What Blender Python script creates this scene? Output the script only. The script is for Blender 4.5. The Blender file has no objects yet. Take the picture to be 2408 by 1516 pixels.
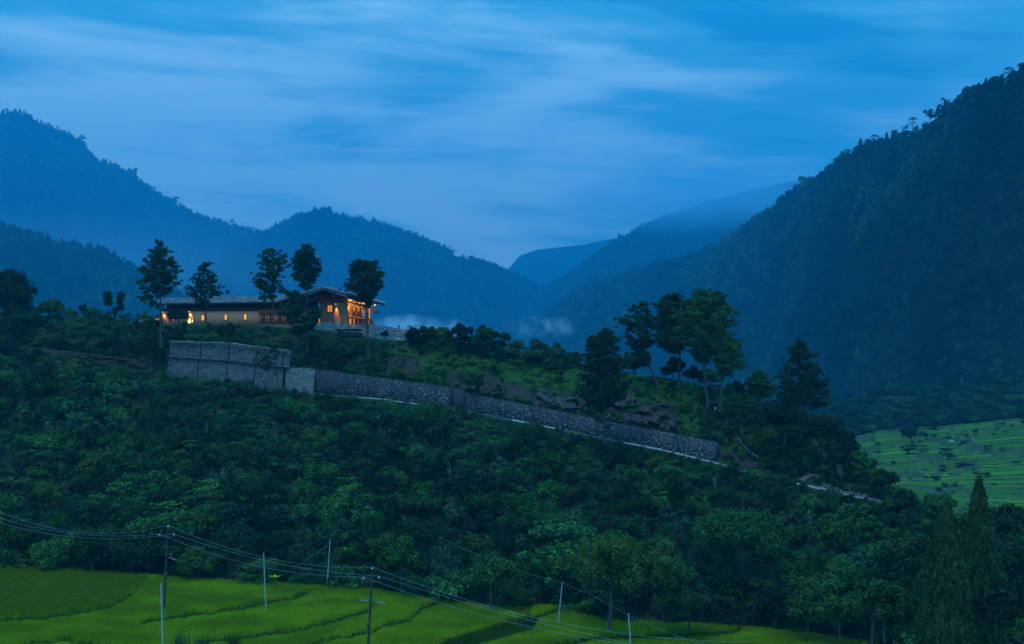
import bpy, math, random
import numpy as np
from mathutils import Vector, Matrix

C = bpy.context.scene.collection
SC = bpy.context.scene
FPX = 3344.0                      # focal length in units of a 2408 px wide picture


def at(X, Y, D):
    """the point at depth D metres seen at (X, Y) of the 2408 px wide photograph"""
    return np.array([(X - 1204.0) / FPX * D, D, (758.0 - Y) / FPX * D])


# ------------------------------------------------------------------ camera, sky, sun, exposure
cam = bpy.data.objects.new('camera', bpy.data.cameras.new('camera'))
C.objects.link(cam)
cam.location = (0, 0, 0)
cam.rotation_euler = (math.radians(90), 0, 0)
cam.data.sensor_width = 36.0
cam.data.lens = 36.0 * FPX / 2408.0
cam.data.clip_start = 1.0
cam.data.clip_end = 40000.0
SC.camera = cam

SC.view_settings.view_transform = 'Standard'
SC.view_settings.look = 'None'
SC.view_settings.gamma = 1.0
SC.view_settings.exposure = -0.08
SC.view_settings.use_curve_mapping = False
SC.cycles.use_denoising = True
SC.cycles.max_bounces = 6
SC.cycles.diffuse_bounces = 2
SC.cycles.glossy_bounces = 2
SC.cycles.transmission_bounces = 3
SC.cycles.transparent_max_bounces = 8
SC.cycles.volume_bounces = 3
SC.cycles.sample_clamp_indirect = 4.0
SC.cycles.volume_max_steps = 64

SUN_EL, SUN_ROT = math.radians(62.0), math.radians(205.0)


def N(nt, kind, loc=None, **kw):
    n = nt.nodes.new(kind)
    for k, v in kw.items():
        if k.startswith('in_'):
            key = k[3:]
            key = int(key) if key.isdigit() else key.replace('_', ' ')
            n.inputs[key].default_value = v
        else:
            setattr(n, k, v)
    return n


def ramp(nt, stops, interp='LINEAR'):
    r = nt.nodes.new('ShaderNodeValToRGB')
    r.color_ramp.interpolation = interp
    e = r.color_ramp.elements
    while len(e) < len(stops):
        e.new(0.5)
    for i, (p, c) in enumerate(stops):
        e[i].position = p
        e[i].color = (c[0], c[1], c[2], 1.0) if len(c) == 3 else c
    return r


world = bpy.data.worlds.new('World')
SC.world = world
world.use_nodes = True
wt = world.node_tree
wt.nodes.clear()
out = N(wt, 'ShaderNodeOutputWorld')
bg = N(wt, 'ShaderNodeBackground', in_Strength=0.1)
sky = N(wt, 'ShaderNodeTexSky', sky_type='NISHITA', sun_disc=False, sun_elevation=math.radians(6.0), sun_rotation=SUN_ROT,
        altitude=1300.0, air_density=1.0, dust_density=0.4, ozone_density=4.0)
tc = N(wt, 'ShaderNodeTexCoord')
# blue dusk: the clear sky between the clouds
tint = N(wt, 'ShaderNodeMix', data_type='RGBA', blend_type='MULTIPLY')
tint.inputs[0].default_value = 1.0
tint.inputs[7].default_value = (0.02, 1.0, 1.1, 1.0)
wt.links.new(sky.outputs[0], tint.inputs[6])
# long soft streaks of cloud, laid out by direction (stretched towards the horizon)
tilt = N(wt, 'ShaderNodeMapping')
tilt.inputs['Rotation'].default_value = (0.0, math.radians(-3.0), 0.0)
wt.links.new(tc.outputs['Generated'], tilt.inputs['Vector'])
mp = N(wt, 'ShaderNodeMapping')
mp.inputs['Scale'].default_value = (2.4, 2.4, 9.0)
mp.inputs['Location'].default_value = (7.3, 2.2, 1.9)
wt.links.new(tilt.outputs[0], mp.inputs['Vector'])
n1 = N(wt, 'ShaderNodeTexNoise', in_Scale=1.6, in_Detail=4.0, in_Roughness=0.45, in_Distortion=0.6)
wt.links.new(mp.outputs[0], n1.inputs['Vector'])
mp2 = N(wt, 'ShaderNodeMapping')
mp2.inputs['Scale'].default_value = (5.0, 5.0, 24.0)
wt.links.new(tilt.outputs[0], mp2.inputs['Vector'])
n2 = N(wt, 'ShaderNodeTexNoise', in_Scale=1.8, in_Detail=6.0, in_Roughness=0.6, in_Distortion=0.6)
wt.links.new(mp2.outputs[0], n2.inputs['Vector'])
mixn = N(wt, 'ShaderNodeMath', operation='MULTIPLY_ADD')
mixn.inputs[1].default_value = 0.32
wt.links.new(n2.outputs['Fac'], mixn.inputs[0])
mp3 = N(wt, 'ShaderNodeMapping')
mp3.inputs['Scale'].default_value = (4.0, 4.0, 46.0)
mp3.inputs['Location'].default_value = (2.3, 0.4, 5.1)
wt.links.new(tilt.outputs[0], mp3.inputs['Vector'])
n3 = N(wt, 'ShaderNodeTexNoise', in_Scale=1.5, in_Detail=5.0, in_Roughness=0.55, in_Distortion=0.4)
wt.links.new(mp3.outputs[0], n3.inputs['Vector'])
rip = N(wt, 'ShaderNodeMath', operation='MULTIPLY_ADD')
rip.inputs[1].default_value = 0.30
rip.inputs[2].default_value = -0.15
wt.links.new(n3.outputs['Fac'], rip.inputs[0])
sc1 = N(wt, 'ShaderNodeMath', operation='MULTIPLY')
sc1.inputs[1].default_value = 0.88
wt.links.new(n1.outputs['Fac'], sc1.inputs[0])
wt.links.new(sc1.outputs[0], mixn.inputs[2])
# the cloud deck is brighter in its lowest ten degrees
sep = N(wt, 'ShaderNodeSeparateXYZ')
wt.links.new(tc.outputs['Generated'], sep.inputs[0])
low = N(wt, 'ShaderNodeMapRange', clamp=True)
low.inputs['From Min'].default_value = 0.03
low.inputs['From Max'].default_value = 0.24
low.inputs['To Min'].default_value = 0.19
low.inputs['To Max'].default_value = -0.05
wt.links.new(sep.outputs['Z'], low.inputs['Value'])
addl = N(wt, 'ShaderNodeMath', operation='ADD')
wt.links.new(mixn.outputs[0], addl.inputs[0])
lowr = N(wt, 'ShaderNodeMath', operation='ADD')
wt.links.new(low.outputs[0], lowr.inputs[0])
wt.links.new(rip.outputs[0], lowr.inputs[1])
wt.links.new(lowr.outputs[0], addl.inputs[1])
crp = ramp(wt, [(0.42, (0.8, 0.8, 0.8)), (0.56, (1, 1, 1))], 'EASE')
wt.links.new(addl.outputs[0], crp.inputs['Fac'])
ccol = ramp(wt, [(0.42, (0.016, 0.235, 0.49)), (0.58, (0.045, 0.345, 0.60)), (0.82, (0.27, 0.60, 0.82))], 'EASE')
wt.links.new(addl.outputs[0], ccol.inputs['Fac'])
cscale = N(wt, 'ShaderNodeVectorMath', operation='SCALE')
cscale.inputs['Scale'].default_value = 9.0
wt.links.new(ccol.outputs['Color'], cscale.inputs[0])
cmix = N(wt, 'ShaderNodeMix', data_type='RGBA')
wt.links.new(cscale.outputs[0], cmix.inputs[7])
wt.links.new(crp.outputs['Color'], cmix.inputs[0])
wt.links.new(tint.outputs[2], cmix.inputs[6])
# an overcast dome is brightest overhead and falls off evenly to the horizon
zen = N(wt, 'ShaderNodeMapRange', clamp=True)
zen.inputs['From Min'].default_value = 0.0
zen.inputs['From Max'].default_value = 1.0
zen.inputs['To Min'].default_value = 0.86
zen.inputs['To Max'].default_value = 4.0
wt.links.new(sep.outputs['Z'], zen.inputs['Value'])
zsc = N(wt, 'ShaderNodeVectorMath', operation='SCALE')
wt.links.new(cmix.outputs[2], zsc.inputs[0])
wt.links.new(zen.outputs[0], zsc.inputs['Scale'])
wt.links.new(zsc.outputs[0], bg.inputs['Color'])
wt.links.new(bg.outputs[0], out.inputs['Surface'])

sun = bpy.data.objects.new('dusk_light', bpy.data.lights.new('dusk_light', 'SUN'))
C.objects.link(sun)
sun.data.energy = 0.85
sun.data.angle = math.radians(30.0)
sun.data.color = (0.85, 0.88, 0.82)
# Nishita: rotation is measured from +Y towards +X
sd = Vector((math.sin(SUN_ROT) * math.cos(SUN_EL), math.cos(SUN_ROT) * math.cos(SUN_EL), math.sin(SUN_EL)))
sun.rotation_euler = sd.to_track_quat('Z', 'Y').to_euler()

# ------------------------------------------------------------------ materials
MATS = {}


def mat(name, col, rough=0.85, var=0.0, vscale=1.0, bump=0.0, bscale=5.0, spec=0.25, metal=0.0, col2=None, rand=None, coords='Object', island=None, patch_=None):
    """diffuse-ish procedural material; var / col2: noise colour, rand: hue ramp picked per object"""
    m = bpy.data.materials.new(name)
    m.use_nodes = True
    nt = m.node_tree
    b = nt.nodes['Principled BSDF']
    b.inputs['Roughness'].default_value = rough
    b.inputs['Specular IOR Level'].default_value = spec
    b.inputs['Metallic'].default_value = metal
    t = N(nt, 'ShaderNodeTexCoord')
    src = None
    if rand:
        oi = N(nt, 'ShaderNodeObjectInfo')
        r = ramp(nt, [(i / (len(rand) - 1), c) for i, c in enumerate(rand)], 'LINEAR')
        nt.links.new(oi.outputs['Random'], r.inputs['Fac'])
        src = r.outputs['Color']
    n = N(nt, 'ShaderNodeTexNoise', in_Scale=vscale, in_Detail=3.0, in_Roughness=0.6)
    nt.links.new(t.outputs[coords], n.inputs['Vector'])
    mr = N(nt, 'ShaderNodeMapRange', clamp=True)
    mr.inputs['From Min'].default_value = 0.32
    mr.inputs['From Max'].default_value = 0.68
    nt.links.new(n.outputs['Fac'], mr.inputs['Value'])
    if col2 is not None:
        mx = N(nt, 'ShaderNodeMix', data_type='RGBA')
        nt.links.new(mr.outputs[0], mx.inputs[0])
        mx.inputs[6].default_value = (*col, 1)
        mx.inputs[7].default_value = (*col2, 1)
        if src is not None:
            nt.links.new(src, mx.inputs[6])
        src = mx.outputs[2]
    if var:
        vr = N(nt, 'ShaderNodeMapRange')
        vr.inputs['To Min'].default_value = 1 - var
        vr.inputs['To Max'].default_value = 1 + var
        nt.links.new(mr.outputs[0], vr.inputs['Value'])
        mm = N(nt, 'ShaderNodeVectorMath', operation='SCALE')
        if src is not None:
            nt.links.new(src, mm.inputs[0])
        else:
            mm.inputs[0].default_value = col
        nt.links.new(vr.outputs[0], mm.inputs['Scale'])
        src = mm.outputs[0]
    if patch_:                      # stands of darker and lighter plants: noise read at the place where each plant stands
        oi2 = N(nt, 'ShaderNodeObjectInfo')
        pn_ = N(nt, 'ShaderNodeTexNoise', in_Scale=patch_[0], in_Detail=2.0)
        nt.links.new(oi2.outputs['Location'], pn_.inputs['Vector'])
        pr_ = N(nt, 'ShaderNodeMapRange', clamp=True)
        pr_.inputs['From Min'].default_value, pr_.inputs['From Max'].default_value = 0.38, 0.62
        pr_.inputs['To Min'].default_value, pr_.inputs['To Max'].default_value = patch_[1], patch_[2]
        nt.links.new(pn_.outputs['Fac'], pr_.inputs['Value'])
        pm_ = N(nt, 'ShaderNodeVectorMath', operation='SCALE')
        nt.links.new(src, pm_.inputs[0])
        nt.links.new(pr_.outputs[0], pm_.inputs['Scale'])
        src = pm_.outputs[0]
    if island:
        gi_ = N(nt, 'ShaderNodeNewGeometry')
        ir = N(nt, 'ShaderNodeMapRange')
        ir.inputs['To Min'].default_value, ir.inputs['To Max'].default_value = island
        nt.links.new(gi_.outputs['Random Per Island'], ir.inputs['Value'])
        mi_ = N(nt, 'ShaderNodeVectorMath', operation='SCALE')
        if src is not None:
            nt.links.new(src, mi_.inputs[0])
        else:
            mi_.inputs[0].default_value = col
        nt.links.new(ir.outputs[0], mi_.inputs['Scale'])
        src = mi_.outputs[0]
    if src is not None:
        nt.links.new(src, b.inputs['Base Color'])
    else:
        b.inputs['Base Color'].default_value = (*col, 1)
    if bump:
        bn = N(nt, 'ShaderNodeTexNoise', in_Scale=bscale, in_Detail=4.0)
        nt.links.new(t.outputs[coords], bn.inputs['Vector'])
        bp = N(nt, 'ShaderNodeBump', in_Strength=1.0, in_Distance=bump)
        nt.links.new(bn.outputs['Fac'], bp.inputs['Height'])
        nt.links.new(bp.outputs[0], b.inputs['Normal'])
    MATS[name] = m
    return m


def emit(name, col, strength):
    m = bpy.data.materials.new(name)
    m.use_nodes = True
    b = m.node_tree.nodes['Principled BSDF']
    b.inputs['Base Color'].default_value = (0.3, 0.2, 0.1, 1)
    b.inputs['Emission Color'].default_value = (*col, 1)
    b.inputs['Emission Strength'].default_value = strength
    MATS[name] = m
    return m


# ------------------------------------------------------------------ numpy helpers
def vnoise(x, y, seed=0):
    """smooth value noise in -1..1"""
    x = np.asarray(x, float); y = np.asarray(y, float)
    xi = np.floor(x).astype(np.int64); yi = np.floor(y).astype(np.int64)
    fx = x - xi; fy = y - yi
    fx = fx * fx * (3 - 2 * fx); fy = fy * fy * (3 - 2 * fy)

    def h(a, b):
        n = (a * 374761393 + b * 668265263 + seed * 974634777) & 0x7fffffff
        n = ((n ^ (n >> 13)) * 1274126177) & 0x7fffffff
        return ((n ^ (n >> 16)) & 0xffff) / 32767.5 - 1.0
    return ((h(xi, yi) * (1 - fx) + h(xi + 1, yi) * fx) * (1 - fy) + (h(xi, yi + 1) * (1 - fx) + h(xi + 1, yi + 1) * fx) * fy)


def fbm(x, y, seed=0, oct=4):
    s = 0; a = 1.0; t = 0
    for i in range(oct):
        s = s + a * vnoise(x * 2 ** i + 17.3 * i, y * 2 ** i - 9.1 * i, seed + i)
        t += a; a *= 0.5
    return s / t


def to_mesh(name, V, faces, mats=(), smooth=False):
    """faces: list of (array (n,k), material index)"""
    me = bpy.data.meshes.new(name)
    V = np.asarray(V, dtype=np.float32)
    me.vertices.add(len(V))
    me.vertices.foreach_set('co', V.ravel())
    loops, starts, midx = [], [], []
    base = 0
    for F, mi in faces:
        F = np.asarray(F, dtype=np.int32)
        if len(F) == 0:
            continue
        k = F.shape[1]
        loops.append(F.ravel())
        starts.append(base + np.arange(len(F)) * k)
        midx.append(np.full(len(F), mi))
        base += F.size
    loops = np.concatenate(loops); starts = np.concatenate(starts); midx = np.concatenate(midx)
    me.loops.add(len(loops))
    me.loops.foreach_set('vertex_index', loops.astype(np.int32))
    me.polygons.add(len(starts))
    me.polygons.foreach_set('loop_start', starts.astype(np.int32))
    me.polygons.foreach_set('material_index', midx.astype(np.int32))
    if smooth:
        me.polygons.foreach_set('use_smooth', np.ones(len(starts), dtype=bool))
    for m in mats:
        me.materials.append(MATS[m] if isinstance(m, str) else m)
    me.update(calc_edges=True)
    me.validate()
    return me


class MB:
    """collects pieces in world coordinates and links them as one mesh object"""
    def __init__(s):
        s.V = []; s.F = []; s.n = 0

    def add(s, V, F, mi=0):
        V = np.asarray(V, float)
        s.V.append(V); s.F.append((np.asarray(F) + s.n, mi)); s.n += len(V)

    def box(s, o, a, b, c, mi=0):
        """parallelepiped from corner o and three edge vectors"""
        o, a, b, c = [np.asarray(q, float) for q in (o, a, b, c)]
        V = [o, o + a, o + a + b, o + b, o + c, o + a + c, o + a + b + c, o + b + c]
        F = [(0, 3, 2, 1), (4, 5, 6, 7), (0, 1, 5, 4), (1, 2, 6, 5), (2, 3, 7, 6), (3, 0, 4, 7)]
        if np.dot(np.cross(a, b), c) < 0:
            F = [f[::-1] for f in F]
        s.add(V, F, mi)

    def beam(s, p, q, w, h=None, mi=0, up=(0, 0, 1)):
        p, q = np.asarray(p, float), np.asarray(q, float)
        h = h or w
        d = q - p
        u = np.asarray(up, float)
        sx = np.cross(d, u)
        if np.linalg.norm(sx) < 1e-6 * np.linalg.norm(d):
            sx = np.cross(d, (1, 0, 0))
        sx /= np.linalg.norm(sx)
        sy = np.cross(sx, d); sy /= np.linalg.norm(sy)
        s.box(p - sx * w / 2 - sy * h / 2, sx * w, sy * h, d, mi)

    def tube(s, P, R, k=6, mi=0, cap=True):
        P = np.asarray(P, float); n = len(P)
        R = np.broadcast_to(np.asarray(R, float), (n,))
        T = np.gradient(P, axis=0)
        T /= np.linalg.norm(T, axis=1)[:, None] + 1e-12
        ref = np.array([0, 0, 1.0]) if abs(T[0][2]) < 0.8 else np.array([1.0, 0, 0])
        A = np.cross(T, ref); A /= np.linalg.norm(A, axis=1)[:, None] + 1e-12
        B = np.cross(T, A)
        an = np.arange(k) * 2 * math.pi / k
        V = (P[:, None] + R[:, None, None] * (A[:, None] * np.cos(an)[None, :, None] + B[:, None] * np.sin(an)[None, :, None])).reshape(-1, 3)
        i = np.arange(n - 1)[:, None] * k; j = np.arange(k)[None]
        j2 = (j + 1) % k
        F = np.stack([i + j, i + j2, i + k + j2, i + k + j], -1).reshape(-1, 4)
        s.add(V, F, mi)

    def build(s, name, mats, parent=None, smooth=False, loc=None, **props):
        V = np.concatenate(s.V)
        off = np.array(loc if loc is not None else (parent['_loc'] if parent is not None else (0, 0, 0)), float)
        me = to_mesh(name, V - off, s.F, mats if isinstance(mats, (list, tuple)) else [mats], smooth)
        o = bpy.data.objects.new(name, me)
        C.objects.link(o)
        if parent is not None:
            o.parent = parent
            o['_loc'] = parent['_loc']
        else:
            o.location = off
            o['_loc'] = tuple(off)
        for k_, v in props.items():
            o[k_] = v
        return o


def thing(name, loc, label, category, group=None):
    e = bpy.data.objects.new(name, None)
    e.empty_display_size = 0.5
    C.objects.link(e)
    e.location = [float(q) for q in loc]
    e['_loc'] = tuple(float(q) for q in loc)
    e['label'] = label
    e['category'] = category
    if group:
        e['group'] = group
    return e


def tag(o, label=None, category=None, group=None, kind=None):
    for k, v in (('label', label), ('category', category), ('group', group), ('kind', kind)):
        if v:
            o[k] = v
    return o


def put(name, me, parent=None, loc=(0, 0, 0), scale=1.0, rz=0.0):
    o = bpy.data.objects.new(name, me)
    C.objects.link(o)
    o.location = [float(q) for q in loc]
    o.scale = (scale,) * 3 if np.isscalar(scale) else scale
    o.rotation_euler = (0, 0, rz)
    if parent is not None:
        o.parent = parent
    return o


def diamonds(Cn, Nn, L, W, rng, droop=0.0, fold=0.0):
    """n leaf-shaped quads at centres Cn facing Nn"""
    n = len(Cn)
    Nn = Nn / (np.linalg.norm(Nn, axis=1)[:, None] + 1e-9)
    r = rng.normal(size=(n, 3)); r[:, 2] -= droop
    T = np.cross(Nn, np.cross(r, Nn)); T /= np.linalg.norm(T, axis=1)[:, None] + 1e-9
    B = np.cross(Nn, T)
    L = np.broadcast_to(L, (n,))[:, None]; W = np.broadcast_to(W, (n,))[:, None]
    V = np.stack([Cn - T * L / 2, Cn + B * W / 2 + Nn * fold * W, Cn + T * L / 2, Cn - B * W / 2 + Nn * fold * W], 1).reshape(-1, 3)
    F = np.arange(4 * n).reshape(-1, 4)
    return V, F


def rdir(rng, n, zmin=-1.0):
    z = rng.uniform(zmin, 1, n); a = rng.uniform(0, 2 * math.pi, n)
    r = np.sqrt(np.maximum(0, 1 - z * z))
    return np.stack([r * np.cos(a), r * np.sin(a), z], 1)

# leaves: the hue differs from plant to plant (Object Info random) and within a crown
mat('leaf_green', (0.05, 0.1, 0.04), rough=0.8, var=0.35, vscale=3.0, spec=0.06, col2=(0.045, 0.14, 0.025), island=(0.5, 1.45), patch_=(0.09, 0.32, 1.22),
    rand=[(0.018, 0.075, 0.022), (0.03, 0.13, 0.045), (0.010, 0.04, 0.016), (0.055, 0.16, 0.022), (0.02, 0.10, 0.05), (0.014, 0.055, 0.018)])
mat('leaf_dark', (0.03, 0.06, 0.03), rough=0.8, var=0.4, vscale=4.0, spec=0.05,
    island=(0.5, 1.4), patch_=(0.09, 0.6, 1.1), rand=[(0.012, 0.042, 0.016), (0.028, 0.062, 0.02), (0.01, 0.032, 0.018)])
mat('leaf_bright', (0.10, 0.17, 0.03), rough=0.8, var=0.3, vscale=4.0, spec=0.06, col2=(0.03, 0.10, 0.03),
    island=(0.5, 1.2), patch_=(0.09, 0.6, 1.0), rand=[(0.12, 0.19, 0.012), (0.08, 0.16, 0.03), (0.15, 0.20, 0.015)])
mat('leaf_grey', (0.08, 0.12, 0.09), rough=0.8, var=0.3, vscale=4.0, spec=0.05,
    island=(0.5, 1.3), patch_=(0.09, 0.6, 1.1), rand=[(0.035, 0.10, 0.06), (0.05, 0.12, 0.05), (0.03, 0.085, 0.05)])
mat('needles', (0.035, 0.06, 0.03), rough=0.8, var=0.35, vscale=0.9, spec=0.06, island=(0.5, 1.5), rand=[(0.024, 0.065, 0.024), (0.045, 0.085, 0.025), (0.028, 0.075, 0.03)])
mat('needles_dark', (0.026, 0.062, 0.027), rough=0.8, var=0.3, vscale=0.9, spec=0.05, island=(0.5, 1.5))
mat('needles_fresh', (0.06, 0.155, 0.04), rough=0.8, var=0.3, vscale=0.9, spec=0.05, col2=(0.035, 0.10, 0.03), island=(0.55, 1.45))
mat('bark', (0.09, 0.075, 0.07), rough=0.95, var=0.35, vscale=4.0, bump=0.05, bscale=7.0, spec=0.1)
mat('bark_pale', (0.24, 0.22, 0.20), rough=0.95, var=0.3, vscale=3.0, spec=0.1)
mat('forest_leaf', (0.04, 0.08, 0.04), rough=0.9, patch_=(0.0045, 0.5, 1.4), var=0.2, vscale=0.4, spec=0.03,
    rand=[(0.014, 0.055, 0.028), (0.03, 0.10, 0.042), (0.007, 0.025, 0.016), (0.05, 0.13, 0.055), (0.014, 0.06, 0.042), (0.008, 0.03, 0.018)])
mat('forest_floor', (0.006, 0.017, 0.010), rough=0.95, spec=0.02, col2=(0.010, 0.024, 0.013), vscale=0.02)


# ------------------------------------------------------------------ plant shapes (unit height 1, base at the origin)
def crown_round(rng, rx=0.5, rz=0.42, zc=0.55, lobes=9, sprays=16, leaves=11, L=0.075, W=0.045, up=0.5, droop=0.2, zmin=-0.35, core=True):
    """an uneven crown of lobes, each lobe a shell of leaf sprays"""
    Cs, Ns = [], []
    for i in range(lobes):
        d = rdir(rng, 1, -0.5)[0]
        k = rng.uniform(0.45, 1.0) if i else 0
        c = np.array([d[0] * rx * k, d[1] * rx * k, zc + d[2] * rz * k * 0.9])
        lr = rng.uniform(0.26, 0.42) * rx * (1.25 - 0.4 * k)
        sd_ = rdir(rng, sprays, zmin)
        sc = c + sd_ * lr * rng.uniform(0.8, 1.15, (sprays, 1)) * np.array([1, 1, 0.85])
        for s, n in zip(sc, sd_):
            off = rng.normal(size=(leaves, 3)) * lr * 0.26
            off -= n * np.abs(off @ n)[:, None] * 0.7
            Cs.append(s + off)
            Ns.append(n + rng.normal(size=(leaves, 3)) * 0.55 + np.array([0, 0, up]))
    Cn = np.concatenate(Cs); Nn = np.concatenate(Ns)
    keep = Cn[:, 2] > 0.02
    Cn, Nn = Cn[keep], Nn[keep]
    s = rng.uniform(0.7, 1.25, len(Cn))
    return diamonds(Cn, Nn, L * s, W * s, rng, droop)


def stems(mb, rng, n=5, top=0.55, spread=0.28, r=0.018, mi=1, k=4):
    for i in range(n):
        a = rng.uniform(0, 6.28); d = np.array([math.cos(a), math.sin(a), 0]) * spread * rng.uniform(0.4, 1)
        P = np.array([[0, 0, -0.1], d * 0.35 + [0, 0, top * 0.45], d + [0, 0, top * rng.uniform(0.8, 1.1)]])
        mb.tube(P, [r, r * 0.7, r * 0.3], k, mi)


def mesh_of(mb, name, mats):
    return to_mesh(name, np.concatenate(mb.V), mb.F, mats)


def shrub_mesh(seed, leafmat, kind='round'):
    rng = np.random.default_rng(seed)
    mb = MB()
    if kind == 'round':
        mb.add(*crown_round(rng))
    elif kind == 'wide':
        mb.add(*crown_round(rng, rx=0.72, rz=0.30, zc=0.5, lobes=12, sprays=14, leaves=11, L=0.085, W=0.05))
    elif kind == 'layer':                       # flat sprays in tiers
        Cs, Ns = [], []
        for i in range(26):
            a = rng.uniform(0, 6.28); h = rng.uniform(0.25, 1.0); rr = 0.55 * (1.05 - (h - 0.35) ** 2) * rng.uniform(0.25, 1)
            c = np.array([math.cos(a) * rr, math.sin(a) * rr, h - 0.12 * rr])
            m = 62
            o = rng.normal(size=(m, 3)) * [0.12, 0.12, 0.022]
            o[:, 2] -= 1.2 * (o[:, 0] ** 2 + o[:, 1] ** 2)
            Cs.append(c + o)
            Ns.append(np.array([0, 0, 1.0]) + rng.normal(size=(m, 3)) * 0.4 + 0.5 * np.array([math.cos(a), math.sin(a), 0]))
        Cn = np.concatenate(Cs)
        mb.add(*diamonds(Cn, np.concatenate(Ns), 0.075, 0.035, rng, 0.3))
    elif kind == 'feather':                     # upright arching wands, willow or bamboo like
        Cs, Ns = [], []
        for i in range(70):
            a = rng.uniform(0, 6.28); R_ = rng.uniform(0.05, 0.5); H = rng.uniform(0.55, 1.0) * (1.05 - 0.5 * R_)
            m = 22
            t = np.linspace(0.25, 1.0, m)
            x = R_ * t ** 1.3; z = H * np.sin(np.minimum(t * 1.75, 1.95)) + rng.normal(size=m) * 0.012
            c = np.stack([np.cos(a) * x, np.sin(a) * x, z], 1) + rng.normal(size=(m, 3)) * 0.02
            Cs.append(c)
            Ns.append(np.array([math.cos(a), math.sin(a), 0.25]) + rng.normal(size=(m, 3)) * 0.5)
        Cn = np.concatenate(Cs)
        mb.add(*diamonds(Cn, np.concatenate(Ns), 0.085, 0.020, rng, 1.6))
    elif kind == 'tuft':                        # tall grass and ferns
        for i in range(34):
            a = rng.uniform(0, 6.28); R_ = rng.uniform(0.15, 0.65); H = rng.uniform(0.5, 1.0)
            w = 0.028
            d = np.array([math.cos(a), math.sin(a), 0]); p = np.array([-d[1], d[0], 0])
            b = rng.normal(size=3) * 0.06; b[2] = -0.05
            pts = [b, b + d * R_ * 0.45 + [0, 0, H * 0.75], b + d * R_ + [0, 0, H * rng.uniform(0.6, 1)]]
            V = [pts[0] - p * w, pts[0] + p * w, pts[1] + p * w * 1.1, pts[1] - p * w * 1.1, pts[2]]
            mb.add(V, [(0, 1, 2, 3)]); mb.add(V, [(3, 2, 4)])
    elif kind == 'tall':
        mb.add(*crown_round(rng, rx=0.34, rz=0.40, zc=0.58, lobes=12, sprays=16, leaves=12, L=0.055, W=0.034))
    if kind != 'tuft':
        stems(mb, rng, 6, 0.6 if kind != 'tall' else 0.7, 0.2)
    return mesh_of(mb, 'shrub_' + kind, [leafmat, 'bark'])


def far_tree_mesh(seed, kind):
    rng = np.random.default_rng(seed)
    mb = MB()
    if kind == 'pine':
        n = 150
        h = rng.uniform(0.22, 1.0, n)
        r = (1.02 - h) ** 0.7 * 0.34 * rng.uniform(0.5, 1.1, n)
        a = rng.uniform(0, 6.28, n)
        Cn = np.stack([np.cos(a) * r, np.sin(a) * r, h - 0.2 * r], 1)
        mb.add(*diamonds(Cn, np.stack([np.cos(a), np.sin(a), np.full(n, 0.9)], 1) + rng.normal(size=(n, 3)) * 0.35, 0.20, 0.10, rng, 0.5))
    elif kind == 'puff':                        # round topped open pine with some bare trunk
        n = 26
        for i in range(n):
            h = rng.uniform(0.45, 0.97); a = rng.uniform(0, 6.28); r = 0.30 * math.sqrt(max(0.02, 1 - ((h - 0.66) / 0.36) ** 2)) * rng.uniform(0.3, 1)
            c = np.array([math.cos(a) * r, math.sin(a) * r, h])
            d = rdir(rng, 9, -0.4)
            mb.add(*diamonds(c + d * 0.06 * [1.3, 1.3, 0.8], d + [0, 0, 0.5], 0.10, 0.06, rng))
    elif kind == 'flat':                        # umbrella shaped old pine
        for i in range(26):
            lev = rng.choice([0.62, 0.76, 0.9, 0.97]); a = rng.uniform(0, 6.28)
            r = {0.62: 0.32, 0.76: 0.36, 0.9: 0.30, 0.97: 0.16}[lev] * rng.uniform(0.3, 1)
            c = np.array([math.cos(a) * r, math.sin(a) * r, lev - 0.1 * r + rng.normal() * 0.015])
            d = rdir(rng, 10, -0.2)
            mb.add(*diamonds(c + d * 0.07 * [1.5, 1.5, 0.4], d * [0.5, 0.5, 1] + [0, 0, 0.7], 0.10, 0.06, rng))
    else:
        mb.add(*crown_round(rng, rx=0.5, rz=0.4, zc=0.5, lobes=5, sprays=9, leaves=5, L=0.17, W=0.11))
    rr = 0.016
    mb.tube([[0, 0, -0.15], [0.01, 0, 0.5], [0.0, 0.01, 0.92]], [rr * 1.4, rr, rr * 0.5], 4, 1)
    if kind in ('puff', 'flat'):
        for i in range(6):
            a = rng.uniform(0, 6.28); h = rng.uniform(0.5, 0.85)
            mb.tube([[0, 0, h - 0.08], [math.cos(a) * 0.24, math.sin(a) * 0.24, h + 0.03]], [rr * 0.5, rr * 0.25], 3, 1)
    return mesh_of(mb, 'far_tree', ['forest_leaf', 'bark'])


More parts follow.
